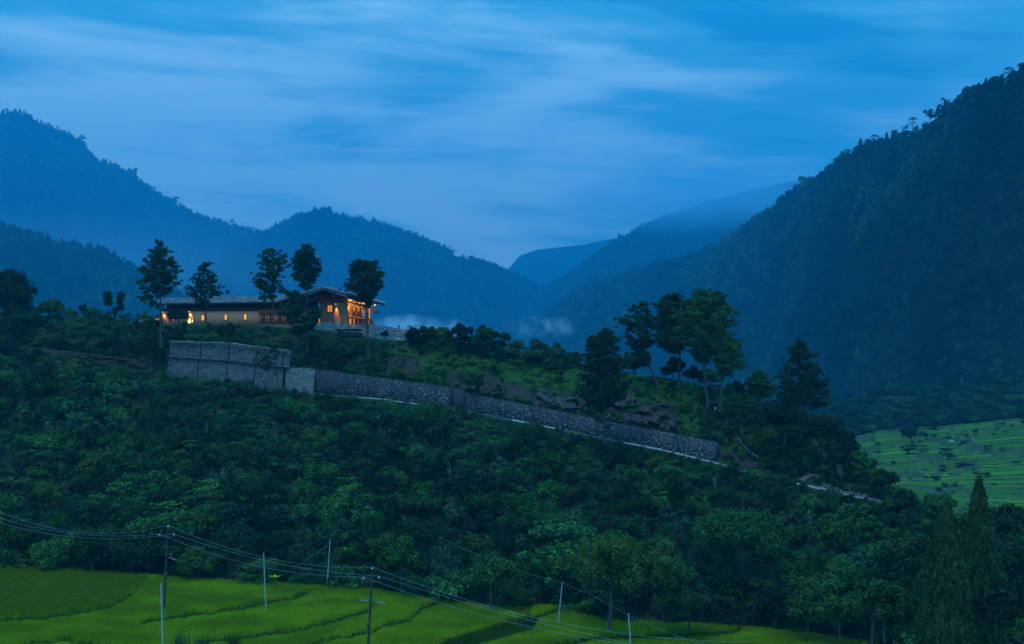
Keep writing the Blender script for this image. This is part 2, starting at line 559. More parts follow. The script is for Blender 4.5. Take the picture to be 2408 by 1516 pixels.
def scatter(name, pts, scale, idx, protos, label, category=None, seed=0, zs=None, kind='stuff', group=None):
    """one 'stuff' object: instances of plants that also stand in the scene singly"""
    rng = np.random.default_rng(seed)
    pts = np.asarray(pts, float)
    o_ = pts.mean(axis=0)
    me = bpy.data.meshes.new(name)
    me.vertices.add(len(pts))
    me.vertices.foreach_set('co', (pts - o_).astype(np.float32).ravel())
    for nm, ty, arr in (('sc', 'FLOAT', scale), ('rz', 'FLOAT', rng.uniform(0, 6.283, len(pts))), ('ix', 'INT', idx)):
        a = me.attributes.new(nm, ty, 'POINT')
        a.data.foreach_set('value', np.asarray(arr, np.int32 if ty == 'INT' else np.float32))
    zs = rng.uniform(0.8, 1.25, len(pts)) if zs is None else zs
    a = me.attributes.new('zs', 'FLOAT', 'POINT'); a.data.foreach_set('value', np.asarray(zs, np.float32))
    me.update()
    o = bpy.data.objects.new(name, me)
    C.objects.link(o)
    o.location = o_
    ng = bpy.data.node_groups.new(name + '_nodes', 'GeometryNodeTree')
    ng.interface.new_socket('Geometry', in_out='INPUT', socket_type='NodeSocketGeometry')
    ng.interface.new_socket('Geometry', in_out='OUTPUT', socket_type='NodeSocketGeometry')
    gi = ng.nodes.new('NodeGroupInput'); go = ng.nodes.new('NodeGroupOutput')
    iop = ng.nodes.new('GeometryNodeInstanceOnPoints')
    jn = ng.nodes.new('GeometryNodeJoinGeometry')
    for p in protos:
        oi = ng.nodes.new('GeometryNodeObjectInfo')
        oi.inputs['Object'].default_value = p
        oi.inputs['As Instance'].default_value = True
        ng.links.new(oi.outputs['Geometry'], jn.inputs[0])

    def attr(nm, ty):
        n = ng.nodes.new('GeometryNodeInputNamedAttribute'); n.data_type = ty
        n.inputs['Name'].default_value = nm
        return n.outputs['Attribute']
    iop.inputs['Pick Instance'].default_value = True
    ng.links.new(gi.outputs[0], iop.inputs['Points'])
    ng.links.new(jn.outputs[0], iop.inputs['Instance'])
    ng.links.new(attr('ix', 'INT'), iop.inputs['Instance Index'])
    cr = ng.nodes.new('ShaderNodeCombineXYZ'); ng.links.new(attr('rz', 'FLOAT'), cr.inputs[2])
    ng.links.new(cr.outputs[0], iop.inputs['Rotation'])
    cs = ng.nodes.new('ShaderNodeCombineXYZ')
    s_ = attr('sc', 'FLOAT')
    m_ = ng.nodes.new('ShaderNodeMath'); m_.operation = 'MULTIPLY'
    ng.links.new(s_, m_.inputs[0]); ng.links.new(attr('zs', 'FLOAT'), m_.inputs[1])
    ng.links.new(s_, cs.inputs[0]); ng.links.new(s_, cs.inputs[1]); ng.links.new(m_.outputs[0], cs.inputs[2])
    ng.links.new(cs.outputs[0], iop.inputs['Scale'])
    ng.links.new(iop.outputs[0], go.inputs[0])
    md = o.modifiers.new('scatter', 'NODES'); md.node_group = ng
    tag(o, label, category, group, kind)
    return o


# ------------------------------------------------------------------ mountains (each a real slope from its foot to its ridge)
GROUND_Z = -200.0


class Mountain:
    def __init__(s, name, sky, base, rough=12.0, gully=0.05, seed=1, p=1.0, x0=None, x1=None, drop=9, bz=None):
        """sky: (X, Y, D) of the ridge; base: (X, D) of the foot"""
        s.kx = [q[0] for q in sky]; s.ky = [q[1] for q in sky]; s.kd = [q[2] for q in sky]
        s.bx = [q[0] for q in base]; s.bd = [q[1] for q in base]
        s.rough, s.gully, s.seed, s.p, s.drop = rough, gully, seed, p, drop
        s.bz = bz or [(0, GROUND_Z - 2), (1, GROUND_Z - 2)]
        nx, nt = 260, 60
        X = np.linspace(x0 or s.kx[0], x1 or s.kx[-1], nx)
        T = np.linspace(0, 1, nt)
        XX, TT = np.meshgrid(X, T)
        P = s.pt(XX, TT)
        back = s.pt(X[None], np.ones((1, nx))).copy()
        back[..., 0] *= 1.15; back[..., 1] *= 1.15; back[..., 2] = GROUND_Z - 2
        skirt = P[:1].copy(); skirt[..., 2] = GROUND_Z - 2.5
        P = np.concatenate([skirt, P, back], 0)
        nt += 2
        V = P.reshape(-1, 3)
        i = (np.arange(nt - 1)[:, None] * nx + np.arange(nx - 1)[None]).ravel()
        F = np.stack([i, i + 1, i + nx + 1, i + nx], 1)
        c = np.array([V[:, 0].mean(), V[:, 1].mean(), GROUND_Z])
        me = to_mesh(name, V - c, [(F, 0)], ['forest_floor'], True)
        o = bpy.data.objects.new(name, me); C.objects.link(o); o.location = c
        o['kind'] = 'structure'
        s.o = o

    def pt(s, X, t):
        Ys = np.interp(X, s.kx, s.ky) + s.drop; Ds = np.interp(X, s.kx, s.kd); Db = np.interp(X, s.bx, s.bd)
        zr = (758.0 - Ys) / FPX * Ds
        Ds = np.maximum(Ds, Db + 20)
        t = np.clip(t, 0, 1)
        w = np.sin(np.pi * np.clip(t, 0, 1)) ** 0.8
        g = fbm(X / 130.0, t * 1.3 + X / 900.0, s.seed, 4)
        D = Db + (Ds - Db) * t - (g * s.gully * (Ds + 0)) * w
        zb = np.interp(X, [q[0] for q in s.bz], [q[1] for q in s.bz])
        z = zb + (zr - zb) * (t ** s.p)
        z = z + fbm(X / 60.0, t * 7, s.seed + 9, 3) * s.rough * w
        return np.stack([(X - 1204.0) / FPX * D, D, z], -1)

    def plant(s, name, n, px, protos, label, seed, X0, X1, tmin=0.05, weights=None, hs=1.0):
        """n trees about px (2408 px wide) tall, evenly spread over the part of the slope in view"""
        rng = np.random.default_rng(seed)
        X = rng.uniform(X0, X1, n)
        t = rng.uniform(tmin, 1.0, n)
        k = rng.uniform(0, 1, n) < 0.10
        t[k] = 1.0 - rng.uniform(0, 0.02, k.sum())
        P = s.pt(X, t)
        D = P[:, 1]
        h = px * D / FPX * rng.uniform(0.6, 1.35, n)
        h *= np.where(rng.uniform(0, 1, n) < 0.05, 1.3, 1.0) * (1 + 0.45 * fbm(X / 70.0, t * 9, seed, 3))
        ok = fbm(X / 45.0, t * 12, seed + 3, 3) < 0.42
        X, t, P, D, h = X[ok], t[ok], P[ok], D[ok], h[ok]
        n = len(X)
        # even cover on screen: thin out where the slope is foreshortened
        Yt = 758.0 - P[:, 2] / D * FPX
        idx = rng.choice(len(protos), n, p=weights)
        zz_ = rng.uniform(0.8, 1.25, n) * hs
        return scatter(name, P - np.array([0, 0, 1.0]), h, idx, protos, label, seed=seed, zs=zz_)


M5 = Mountain('far_mountain', [(1180, 800, 5366), (1290, 665, 5487), (1340, 640, 5487), (1440, 570, 5609), (1530, 520, 5731), (1570, 505, 5731), (1640, 482, 5731), (1800, 440, 5731),
                               (1840, 432, 5731), (2100, 400, 5731)], [(1180, 4511), (2100, 4756)], 60, 0.03, 5, drop=2)
M4 = Mountain('farthest_mountain', [(1120, 760, 8400), (1195, 632, 8400), (1222, 600, 8484), (1262, 586, 8568), (1370, 574, 8568), (1430, 562, 8652), (1600, 540, 8652), (1750, 540, 8652)],
              [(1120, 7728), (1750, 7896)], 40, 0.02, 6, drop=2)
M2 = Mountain('left_mountain', [(-700, 330, 7200), (-200, 275, 7200), (0, 260, 7200), (60, 262, 7200), (100, 285, 7200), (190, 325, 7200), (240, 375, 7200), (310, 405, 7152), (370, 450, 7080), (440, 490, 6960),
                                (540, 525, 6840), (620, 548, 6720), (700, 575, 6600), (800, 620, 6480)], [(-700, 4800), (800, 5040)], 44, 0.05, 7)
M3 = Mountain('middle_hill', [(480, 640, 6000), (560, 585, 6000), (615, 550, 6000), (645, 533, 6000), (700, 500, 6000), (760, 493, 6000), (820, 510, 5952), (900, 520, 5880), (980, 550, 5760), (1060, 590, 5712),
                              (1160, 620, 5640), (1250, 660, 5520), (1330, 695, 5400), (1370, 722, 5400), (1420, 790, 5280)], [(480, 4560), (1420, 4440)], 40, 0.05, 8)
M1 = Mountain('near_left_hill', [(-900, 420, 3213), (-300, 480, 3213), (0, 525, 3213), (130, 560, 3213), (250, 592, 3167), (330, 632, 3121), (420, 690, 3075), (520, 745, 3029), (640, 800, 2984)],
              [(-900, 2066), (640, 2295)], 28, 0.05, 9)
M6 = Mountain('right_mountain', [(1200, 900, 4300), (1255, 808, 4300), (1280, 765, 4300), (1320, 718, 4280), (1400, 662, 4200), (1500, 645, 4000), (1580, 620, 3750), (1660, 600, 3450), (1730, 560, 3150),
                                 (1800, 510, 2850), (1850, 475, 2600), (1900, 440, 2350), (1980, 380, 2050), (2080, 335, 1750), (2150, 305, 1600), (2230, 250, 1430), (2280, 215, 1340),
                                 (2340, 195, 1250), (2408, 165, 1160), (2600, 50, 1050), (3000, -150, 1000), (3800, -300, 1000)],
              [(1200, 3200), (1600, 2200), (2000, 1100), (2408, 830), (3800, 800)], 26, 0.085, 10, p=0.9, bz=[(1200, -202), (1600, -190), (2000, -120), (2408, -100), (3800, -100)])

vf = MB()
vf.box((-12800, -380, GROUND_Z - 3), (25600, 0, 0), (0, 9300, 0), (0, 0, 3))
vfo = vf.build('valley_floor', 'forest_floor', loc=(0, 0, GROUND_Z)); vfo['kind'] = 'structure'

# trees standing on the ridge lines, one by one (the forest masses below re-use their shapes)
FAR = {k: far_tree_mesh(i + 3, k) for i, k in enumerate(('pine', 'puff', 'flat', 'round'))}
FAR['pine2'] = far_tree_mesh(21, 'pine'); FAR['puff2'] = far_tree_mesh(22, 'puff'); FAR['round2'] = far_tree_mesh(23, 'round')
ridge_trees = [  # X, Y of the foot, height in px, shape, label
    (2371, 186, 24, 'flat', 'spreading pine highest on the right mountain ridge, standing clear of the wood'),
    (2272, 232, 20, 'flat', 'broad pine on the right ridge just below the highest stretch of the wood'),
    (2238, 262, 16, 'round', 'rounded tree on the right ridge with a gap of sky below its crown'),
    (2335, 203, 14, 'puff', 'small pine beside the highest spreading pine of the right ridge'),
    (2222, 266, 32, 'puff', 'tall narrow pine standing up from the upper right ridge'),
    (2206, 275, 22, 'pine', 'dark pointed pine to the left of the tall narrow pine on the ridge'),
    (2186, 283, 26, 'round', 'round crowned tree halfway along the upper right ridge'),
    (2146, 306, 26, 'flat', 'layered pine on the ridge leaning over the open sky'),
    (2130, 318, 20, 'puff', 'small puffy pine next below the layered ridge pine'),
    (2103, 328, 22, 'round', 'wide tree on the ridge above the lone thin pine'),
    (2058, 345, 24, 'flat', 'lone thin pine with a tiny umbrella crown on the right ridge'),
    (2085, 333, 18, 'pine', 'pointed pine between the lone thin pine and the wide tree on the ridge'),
    (2020, 366, 16, 'puff', 'small pine on the ridge to the left of the lone thin pine'),
    (1993, 385, 30, 'flat', 'wide flat-topped pine spreading out over the right ridge'),
    (1968, 398, 22, 'puff', 'pine under the left side of the wide flat-topped ridge pine'),
    (1945, 415, 20, 'pine', 'pointed dark pine where the right ridge steepens'),
    (1920, 434, 18, 'round', 'rounded tree on the middle of the right ridge'),
    (1877, 462, 26, 'puff', 'pine with an open crown over the middle of the right ridge'),
    (1835, 490, 22, 'flat', 'flat crowned pine at the place where the far mountain meets the ridge'),
    (1790, 540, 34, 'flat', 'tall layered pine standing alone in front of the blue far mountain'),
    (1772, 556, 20, 'puff', 'low pine beside the tall layered pine on the lower ridge'),
    (1655, 612, 18, 'pine', 'thin dead-topped pine on the lower ridge before the far mountain'),
    (1636, 622, 16, 'round', 'small round tree on the lower right ridge'),
    (1497, 652, 26, 'flat', 'thin pine rising from the toe of the right mountain'),
    (1450, 665, 20, 'puff', 'pine near the toe of the right mountain'),
    (1322, 762, 22, 'round', 'leaning round tree at the very foot of the right ridge, over the mist'),
]
protos_far = {}
for X, Y, h, k, lab in ridge_trees:
    if k in protos_far:
        pass
    D = float(np.interp(X, M6.kx, M6.kd))
    o = put('ridge_tree', FAR[k], None, at(X, Y + 6, D - 8), (h + 9) * D / FPX, X * 0.37)
    tag(o, lab, 'tree', 'trees standing out on the right mountain ridge')
    protos_far.setdefault(k, o)
more = [(195, 332, 16, 'round', 'round tree standing out on the steep ridge of the left mountain'), (316, 412, 18, 'round2', 'clump-like tree on the left mountain ridge, halfway down'),
        (410, 478, 18, 'round', 'dark tree on the left mountain ridge above the tallest lodge pine'), (545, 530, 16, 'puff2', 'small tree near the saddle between left mountain and middle hill'),
        (649, 540, 16, 'pine2', 'small dark tree on the left shoulder of the middle hill'), (773, 502, 17, 'round2', 'tree at the very top of the rounded middle hill'),
        (845, 520, 15, 'puff2', 'tree right of the summit of the middle hill'), (1045, 590, 15, 'pine2', 'tree on the falling right shoulder of the middle hill')]
for X, Y, h, k, lab in more:
    M = M2 if X < 600 else M3
    D = float(np.interp(X, M.kx, M.kd))
    o = put('ridge_tree', FAR[k], None, at(X, Y + 5, D - 10), (h + 6) * D / FPX, X * 0.37)
    tag(o, lab, 'tree', 'trees standing out on the left mountain and middle hill')
    protos_far.setdefault(k, o)
PF = [protos_far[k] for k in ('pine', 'pine2', 'puff', 'puff2', 'round', 'round2')]
M6.plant('mountain_forest', 16000, 22, PF, 'dense pine forest covering the dark right mountain', 31, 1150, 3300, 0.0, [.24, .2, .14, .12, .16, .14])
M5.plant('mountain_forest', 5000, 9, PF, 'forest on the cloud-topped far mountain', 35, 1180, 2050, 0.3, [.0, .0, .08, .1, .42, .40], hs=0.8)
M3.plant('mountain_forest', 9000, 14, PF, 'forest covering the rounded blue hill behind the lodge', 32, 430, 1420, 0.25, [.0, .0, .08, .1, .42, .40], hs=0.72)
M2.plant('mountain_forest', 8000, 14, PF, 'forest covering the hazy high mountain at the left', 33, -500, 800, 0.25, [.0, .0, .08, .1, .42, .40], hs=0.72)
M1.plant('mountain_forest', 7000, 19, PF, 'teal broadleaf forest on the low hill at the left', 34, -700, 620, 0.3, [.0, .0, .08, .1, .42, .40], hs=0.8)

# ------------------------------------------------------------------ the near hill: one sheet laid out by what the photograph shows of it
def kn(*p):
    return np.array(p[0::2], float), np.array(p[1::2], float)


K_Fy = kn(-1500, 1330, -200, 1330, 0, 1335, 200, 1346, 450, 1364, 640, 1374, 830, 1384, 1000, 1408, 1060, 1420, 1170, 1426, 1350, 1430, 1420, 1448, 1700, 1460, 1900, 1480, 2060, 1504, 2200, 1556, 2500, 1640, 3600, 1800)
K_Fd = kn(-1500, 225, 0, 214, 640, 209, 1100, 201, 1400, 196, 2040, 190, 2500, 172, 3600, 165)
K_Ry = kn(-1500, 770, -300, 800, 0, 836, 150, 852, 250, 866, 390, 884, 540, 897, 640, 915, 735, 925, 900, 938, 1000, 952, 1095, 966, 1200, 986, 1300, 1005, 1430, 1032, 1560, 1057, 1685, 1086, 1760, 1109, 1850, 1129, 2000, 1161, 2060, 1173,
          2110, 1186, 2200, 1235, 2450, 1300, 3600, 1500)
K_Rd = kn(-1500, 360, 0, 330, 390, 305, 740, 298, 1095, 284, 1430, 266, 1685, 253, 1850, 246, 2060, 235, 2200, 224, 2450, 205, 3600, 180)
K_Wy = kn(-1500, 745, -300, 775, 0, 812, 150, 828, 250, 842, 380, 855, 392, 803, 540, 808, 683, 826, 685, 865, 742, 869, 900, 890, 1000, 903, 1080, 915, 1095, 925, 1300, 965, 1500, 1005, 1685, 1041, 1700, 1062, 1760, 1085, 1850, 1112,
          2000, 1148, 2060, 1164, 2110, 1178, 2200, 1230, 2450, 1295, 3600, 1495)
K_Gy = kn(-1500, 700, -300, 722, 0, 738, 100, 744, 200, 746, 300, 754, 360, 763, 620, 768, 740, 776, 860, 794, 955, 806, 1000, 812, 1100, 830, 1200, 852, 1290, 866, 1400, 874, 1500, 888, 1600, 903, 1700, 918, 1800, 958, 1900, 990,
          1950, 1015, 2000, 1055, 2060, 1112, 2090, 1152, 2150, 1196, 2200, 1222, 2300, 1248, 2450, 1270, 3600, 1400)
K_Gd = kn(-1500, 400, -300, 370, 0, 352, 200, 336, 360, 324, 620, 314, 955, 306, 1290, 294, 1600, 272, 1900, 256, 2090, 241, 2200, 229, 2450, 212, 3600, 190)


def I(k, X):
    return np.interp(X, k[0], k[1])


def hill_rows(X):
    """control rows (x, D, z) of the hill for each column X"""
    X = np.asarray(X, float)
    Fy, Fd, Ry, Rd, Wy, Gy, Gd = [I(k, X) for k in (K_Fy, K_Fd, K_Ry, K_Rd, K_Wy, K_Gy, K_Gd)]
    zf = (758 - Fy) / FPX * Fd; zr = (758 - Ry) / FPX * Rd
    dw = Rd + 1.0 + (Ry - Wy) * 0.035
    zw = (758 - Wy) / FPX * dw
    Gd = np.maximum(Gd, dw + 5)
    zg = (758 - Gy) / FPX * Gd
    plate = np.clip((1000 - X) / 200.0, 0, 1)                    # level ground for the lodge
    rows = []
    rows.append((Fd * 0 + 60, zf - 6.0))
    rows.append((Fd - 1.5, zf - 1.0))
    Do = Rd - 4.2
    for t in (0.25, 0.5, 0.75):
        D = Fd + (Do - Fd) * t
        z = zf + (zr - zf) * (t ** 1.05) - 0.6
        rows.append((D, z))
    rows.append((Do, zr - 0.5))
    rows.append((Do + 0.6, zr - 0.03))
    rows.append((Rd, zr))
    rows.append((dw, zw))
    rows.append((dw + 1.6, zw + 0.05 * (zg - zw)))
    rows.append(((dw + 1.6 + Gd) / 2, zw + 0.55 * (zg - zw)))
    rows.append((Gd, zg))
    rows.append((Gd + 50 * plate + 6, zg + 0.2 * plate - 0.5 * (1 - plate)))
    rows.append((Gd + 50 * plate + 30, zg - 9.0))
    rows.append((Gd + 50 * plate + 120, np.full_like(X, GROUND_Z - 2)))
    return np.stack([np.stack([(X - 1204) / FPX * d, d + 0 * X, z + 0 * X], -1) for d, z in rows], 0)     # (R, n, 3)


R_FIELD, R_OUT, R_ROAD, R_WALL, R_RIDGE = 1.0, 5.0, 7.0, 8.0, 11.0


def hill(X, r, rough=True):
    """point of the hill surface in column X (2408 px), row r"""
    X = np.atleast_1d(np.asarray(X, float)); r = np.broadcast_to(np.asarray(r, float), X.shape)
    Rw = hill_rows(X)
    i = np.clip(np.floor(r).astype(int), 0, Rw.shape[0] - 2); f = (r - i)[:, None]
    n = np.arange(len(X))
    P = Rw[i, n] * (1 - f) + Rw[i + 1, n] * f
    if rough:
        w = np.clip((r - 1.0) / 0.6, 0, 1) * np.clip((4.9 - r) / 0.7, 0, 1)            # the wooded slope
        w2 = np.clip((r - 9.0) / 0.6, 0, 1) * np.clip((10.9 - r) / 0.5, 0, 1)          # the bank above the walls
        g = fbm(X / 150.0, r * 1.1, 41, 4)
        gl = -np.abs(vnoise(X / 210.0 + 0.6 * vnoise(X / 90.0, r, 3), r * 0.35 + 5, 44))       # gullies running down
        P = P.copy()
        P[:, 2] += w * (g * 2.6 + gl * 3.0 + 1.0) + w2 * fbm(X / 60.0, r * 2, 42, 3) * 0.9
    return P


def sheet(name, Xs, rs, material, rough=True, lift=0.0, extra=None):
    XX, RR = np.meshgrid(Xs, rs)
    P = hill(XX.ravel(), RR.ravel(), rough)
    P[:, 2] += lift
    if extra is not None:
        P = extra(P, XX.ravel(), RR.ravel())
    nx, nr = len(Xs), len(rs)
    i = (np.arange(nr - 1)[:, None] * nx + np.arange(nx - 1)[None]).ravel()
    F = np.stack([i, i + 1, i + nx + 1, i + nx], 1)
    c = P.mean(axis=0)
    me = to_mesh(name, P - c, [(F, 0)], [material], True)
    o = bpy.data.objects.new(name, me); C.objects.link(o); o.location = c
    o['_loc'] = tuple(float(q) for q in c)
    return o, XX.ravel(), RR.ravel(), P


mat('hill_soil', (0.022, 0.035, 0.018), rough=0.95, spec=0.05, col2=(0.03, 0.06, 0.022), vscale=0.25, bump=0.2, bscale=1.5)
mat('earth', (0.085, 0.06, 0.048), rough=0.95, spec=0.05, col2=(0.022, 0.024, 0.014), vscale=0.7, bump=0.15, bscale=2.0, var=0.2)
mat('rock', (0.13, 0.095, 0.09), rough=0.9, spec=0.05, col2=(0.03, 0.024, 0.026), vscale=2.2, bump=0.12, bscale=3.0, var=0.2)
mat('dirt_road', (0.15, 0.13, 0.12), rough=0.95, spec=0.05, col2=(0.08, 0.07, 0.065), vscale=0.6, var=0.15)
mat('path_earth', (0.24, 0.17, 0.14), rough=0.95, spec=0.05, col2=(0.14, 0.10, 0.085), vscale=0.8)
mat('concrete', (0.5, 0.5, 0.49), rough=0.8, col2=(0.3, 0.31, 0.31), vscale=0.5, var=0.2)
mat('meadow', (0.10, 0.17, 0.03), rough=0.9, col2=(0.06, 0.11, 0.03), vscale=0.35, var=0.2)

hs, _, _, _ = sheet('hillside', np.arange(-1500, 3601, 12.0), np.unique(np.concatenate([np.arange(0, 5, 0.125), [5, 6, 7, 7.5, 8], np.arange(8.5, 11, 0.2), [11, 11.5, 12, 13, 14]])), 'hill_soil')
hs['kind'] = 'structure'
# road bed on the hill, 4 mm and more above it
Xr = np.arange(-300, 2100, 12.0)
ro, _, _, _ = sheet('dirt_road', Xr, [6.05, 6.5, 6.97], 'dirt_road', lift=0.02)
ro['kind'] = 'structure'


# kerb-like concrete drain edge that catches the light
def edge_strip(name, X0, X1, r=6.0, w=0.5, h=0.35, material='concrete', dz=0.0):
    mb = MB()
    Xs = np.arange(X0, X1 + 1, 10.0)
    P = hill(Xs, np.full(len(Xs), r), False) + np.array([0, 0, dz])
    rng = np.random.default_rng(int(X0))
    for a, b in zip(P[:-1], P[1:]):
        hh = h * rng.uniform(0.7, 1.15)
        mb.box(a - [0, 0, 0.3], b - a, (0, w * rng.uniform(0.8, 1.1), 0), (0, 0, 0.3 + hh))
    return mb.build(name, material, loc=P.mean(axis=0))


for X0, X1, lab in ((1205, 1312, 'pale concrete drain edge of the road below the middle of the river stone wall'),
                    (1468, 1640, 'pale concrete drain edge of the road below the right part of the river stone wall'),
                    (1700, 1762, 'short pale drain edge of the road just past the end of the river stone wall'),
                    (830, 985, 'faint pale drain edge under the left part of the river stone wall'),
                    (1650, 1690, 'thin drain edge at the right corner of the river stone wall'),
                    (1772, 1838, 'thin low drain edge of the lower road, between the bare bank and the footpath'),
                    (1968, 2052, 'thin pale edge of the last visible stretch of road, by the hill tip'),
                    (1845, 1960, 'thin pale concrete edge of the lower road before the grey rubble heap')):
    o = edge_strip('drain_edge', X0, X1, h=0.30 if X0 in (1205, 1468, 1700, 1845) else 0.14)
    tag(o, lab, 'kerb', 'concrete drain edges along the hill road')

# ------------------------------------------------------------------ bare earth and rock above the walls
def patch(name, X0, X1, r0, r1, material, label, cat_, seed, amp=0.6, out_=0.5, nx=60, nr=16, edge=None, kind=None, top=None):
    Xs = np.linspace(X0, X1, nx); rs = np.linspace(0, 1, nr)
    XX, TT = np.meshgrid(Xs, rs)
    u = (XX - X0) / (X1 - X0)
    lo = r0 + 0.10 * vnoise(XX / 35.0, TT * 0, seed + 3); hi = r1 + 0.28 * vnoise(XX / 45.0, TT * 0, seed + 5)
    hi = np.maximum(hi, lo + 0.1)
    hi = lo + (hi - lo) * np.clip(np.minimum(u, 1 - u) * 7 + 0.15, 0, 1)
    RR = lo + (hi - lo) * TT
    P = hill(XX.ravel(), RR.ravel())
    x, t = XX.ravel(), RR.ravel()
    w = (np.sin(np.pi * np.clip(TT.ravel(), 0, 1)) ** 0.5) * np.clip(np.minimum(u, 1 - u).ravel() * 12, 0, 1)
    strat = fbm(x / 9.0, P[:, 2] * 1.6 + x * 0.02, seed, 5)
    led = np.floor((P[:, 2] * 1.1 + 0.8 * vnoise(x / 30.0, t, seed + 7)) * 1.0)
    jut = vnoise(led * 3.1, x / 22.0, seed + 8)
    P[:, 1] -= (out_ + amp * (0.9 * strat + 1.0 * jut)) * w - 0.25 * (1 - w)
    P[:, 2] += 0.25 * w - 0.2 * (1 - w)
    i = (np.arange(nr - 1)[:, None] * nx + np.arange(nx - 1)[None]).ravel()
    F = np.stack([i, i + 1, i + nx + 1, i + nx], 1)
    c = P.mean(axis=0)
    me = to_mesh(name, P - c, [(F, 0)], [material], False)
    o = bpy.data.objects.new(name, me); C.objects.link(o); o.location = c
    if kind:
        o['kind'] = kind
    else:
        tag(o, label, cat_)
    return o


patch('earth_bank', 905, 990, 9.0, 10.2, 'earth', 'small bare brown earth slip in the green bank right of the lodge terrace wall', 'earth bank', 51)
patch('earth_bank', 1040, 1270, 8.6, 10.0, 'earth', 'long bare brown earth bank over the wall, between the round bush and the boulders', 'earth bank', 52, nx=100)
patch('rock_outcrop', 1250, 1395, 8.4, 9.9, 'rock', 'broken layered rock face left of the big dark pine by the wall', 'rock face', 53, 1.9, nx=150, nr=40)
patch('rock_outcrop', 1385, 1600, 8.5, 10.1, 'rock', 'purple-brown layered rock face right of the big dark pine, under the pine group', 'rock face', 54, 2.0, nx=200, nr=44)
patch('earth_bank', 1688, 1795, 7.2, 9.0, 'earth', 'bare brown cut bank just past the right end of the river stone wall', 'earth bank', 55, 0.5)
patch('earth_bank', 40, 390, 7.2, 8.8, 'earth', 'long bare cut bank beside the path left of the grey block wall', 'earth bank', 56, 0.8, nx=140)
patch('earth_bank', 615, 715, 9.6, 10.4, 'earth', 'worn greyish earth slope directly below the lodge, behind the thin pines', 'earth bank', 57, 0.3)

# ------------------------------------------------------------------ rice field in front of the hill
K_bund = [  # curves (X, Y) of the low banks between paddies, and how much the ground drops across them
    [(-300, 1480), (0, 1455), (110, 1449), (200, 1437), (262, 1420), (310, 1392), (340, 1370)],
    [(-300, 1530), (0, 1512), (150, 1490), (215, 1500), (330, 1516), (420, 1540)],
    [(300, 1462), (420, 1448), (560, 1428), (680, 1404), (745, 1385)],
    [(430, 1500), (600, 1483), (760, 1462), (870, 1432), (900, 1398)],
    [(660, 1530), (700, 1506), (830, 1480), (960, 1456), (985, 1430), (1050, 1408)],
    [(1180, 1530), (1290, 1500), (1420, 1482), (1600, 1476), (1750, 1470)],
]
GULLY = [(900, 1560), (1010, 1524), (1090, 1500), (1150, 1482), (1215, 1464), (1250, 1452), (1190, 1436), (1120, 1428), (1066, 1420)]


def poly_side(px, py, Q):
    """signed distance in px to a polyline (positive below / right of it)"""
    best = np.full(px.shape, 1e9); sgn = np.ones(px.shape)
    for (x0, y0), (x1, y1) in zip(Q[:-1], Q[1:]):
        dx, dy = x1 - x0, y1 - y0
        t = np.clip(((px - x0) * dx + (py - y0) * dy) / (dx * dx + dy * dy), 0, 1)
        d = np.hypot((px - x0 - t * dx), (py - y0 - t * dy) * 1.0)
        s = np.where(dx * (py - y0) - dy * (px - x0) > 0, 1.0, -1.0)
        m = d < best
        best = np.where(m, d, best); sgn = np.where(m, s, sgn)
    return best * sgn


def field_pt(X, t):
    """t = 0 far edge ... 1 near edge below the frame"""
    Fy, Fd = I(K_Fy, X), I(K_Fd, X)
    zf = (758 - Fy) / FPX * Fd
    D = Fd + (128.0 - Fd) * t
    z = zf - 0.3 * t
    Y = 758 - z / D * FPX
    bank = np.zeros_like(X)
    for Q in K_bund:
        d = poly_side(X + 6 * vnoise(X / 40.0, Y / 9.0, 5), Y + 2.5 * vnoise(X / 25.0, Y / 30.0, 6), Q)
        inx = np.clip((X - Q[0][0]) / 40.0, 0, 1) * np.clip((Q[-1][0] - X) / 25.0, 0, 1)
        z = z - 0.48 * np.clip(d / 2.5 + 0.5, 0, 1) * inx
        bank = np.maximum(bank, np.exp(-((d - 3.0) / 3.0) ** 2) * inx)
    d = poly_side(X, Y, GULLY)
    right = np.where(d > 0, 1.0, 0.0)
    inx = np.where((Y > 1426), 1.0, 0.0)
    z = z - 0.75 * np.clip(d / 5.0 + 0.3, 0, 1) * np.clip((Y - 1424) / 10.0, 0, 1)
    gul = np.exp(-((d - 8.0) / 11.0) ** 2) * np.clip((Y - 1430) / 10.0, 0, 1) * np.clip((1300 - X) / 40, 0, 1)
    z = z - 0.9 * np.exp(-((d - 8.0) / 6.0) ** 2) * np.clip((Y - 1430) / 10.0, 0, 1)
    bank = np.maximum(bank, gul)
    return np.stack([(X - 1204) / FPX * D, D, z], -1), bank, Y


mat('paddy_soil', (0.04, 0.07, 0.004), rough=0.95, spec=0.02, col2=(0.025, 0.045, 0.004), vscale=0.5)
nx, nt = 560, 240
XX, TT = np.meshgrid(np.linspace(-420, 2560, nx), np.linspace(-0.03, 1.0, nt) )
P, bank, Yf = field_pt(XX.ravel(), TT.ravel())
i = (np.arange(nt - 1)[:, None] * nx + np.arange(nx - 1)[None]).ravel()
F = np.stack([i, i + nx, i + nx + 1, i + 1], 1)
# the field ends where the scrub at the right begins
keepq = XX.ravel()[F[:, 0]] < 2120
cF = P.mean(axis=0)
me = to_mesh('rice_field', P - cF, [(F[keepq], 0)], ['paddy_soil'], True)
fo = bpy.data.objects.new('rice_field', me); C.objects.link(fo); fo.location = cF; fo['kind'] = 'structure'

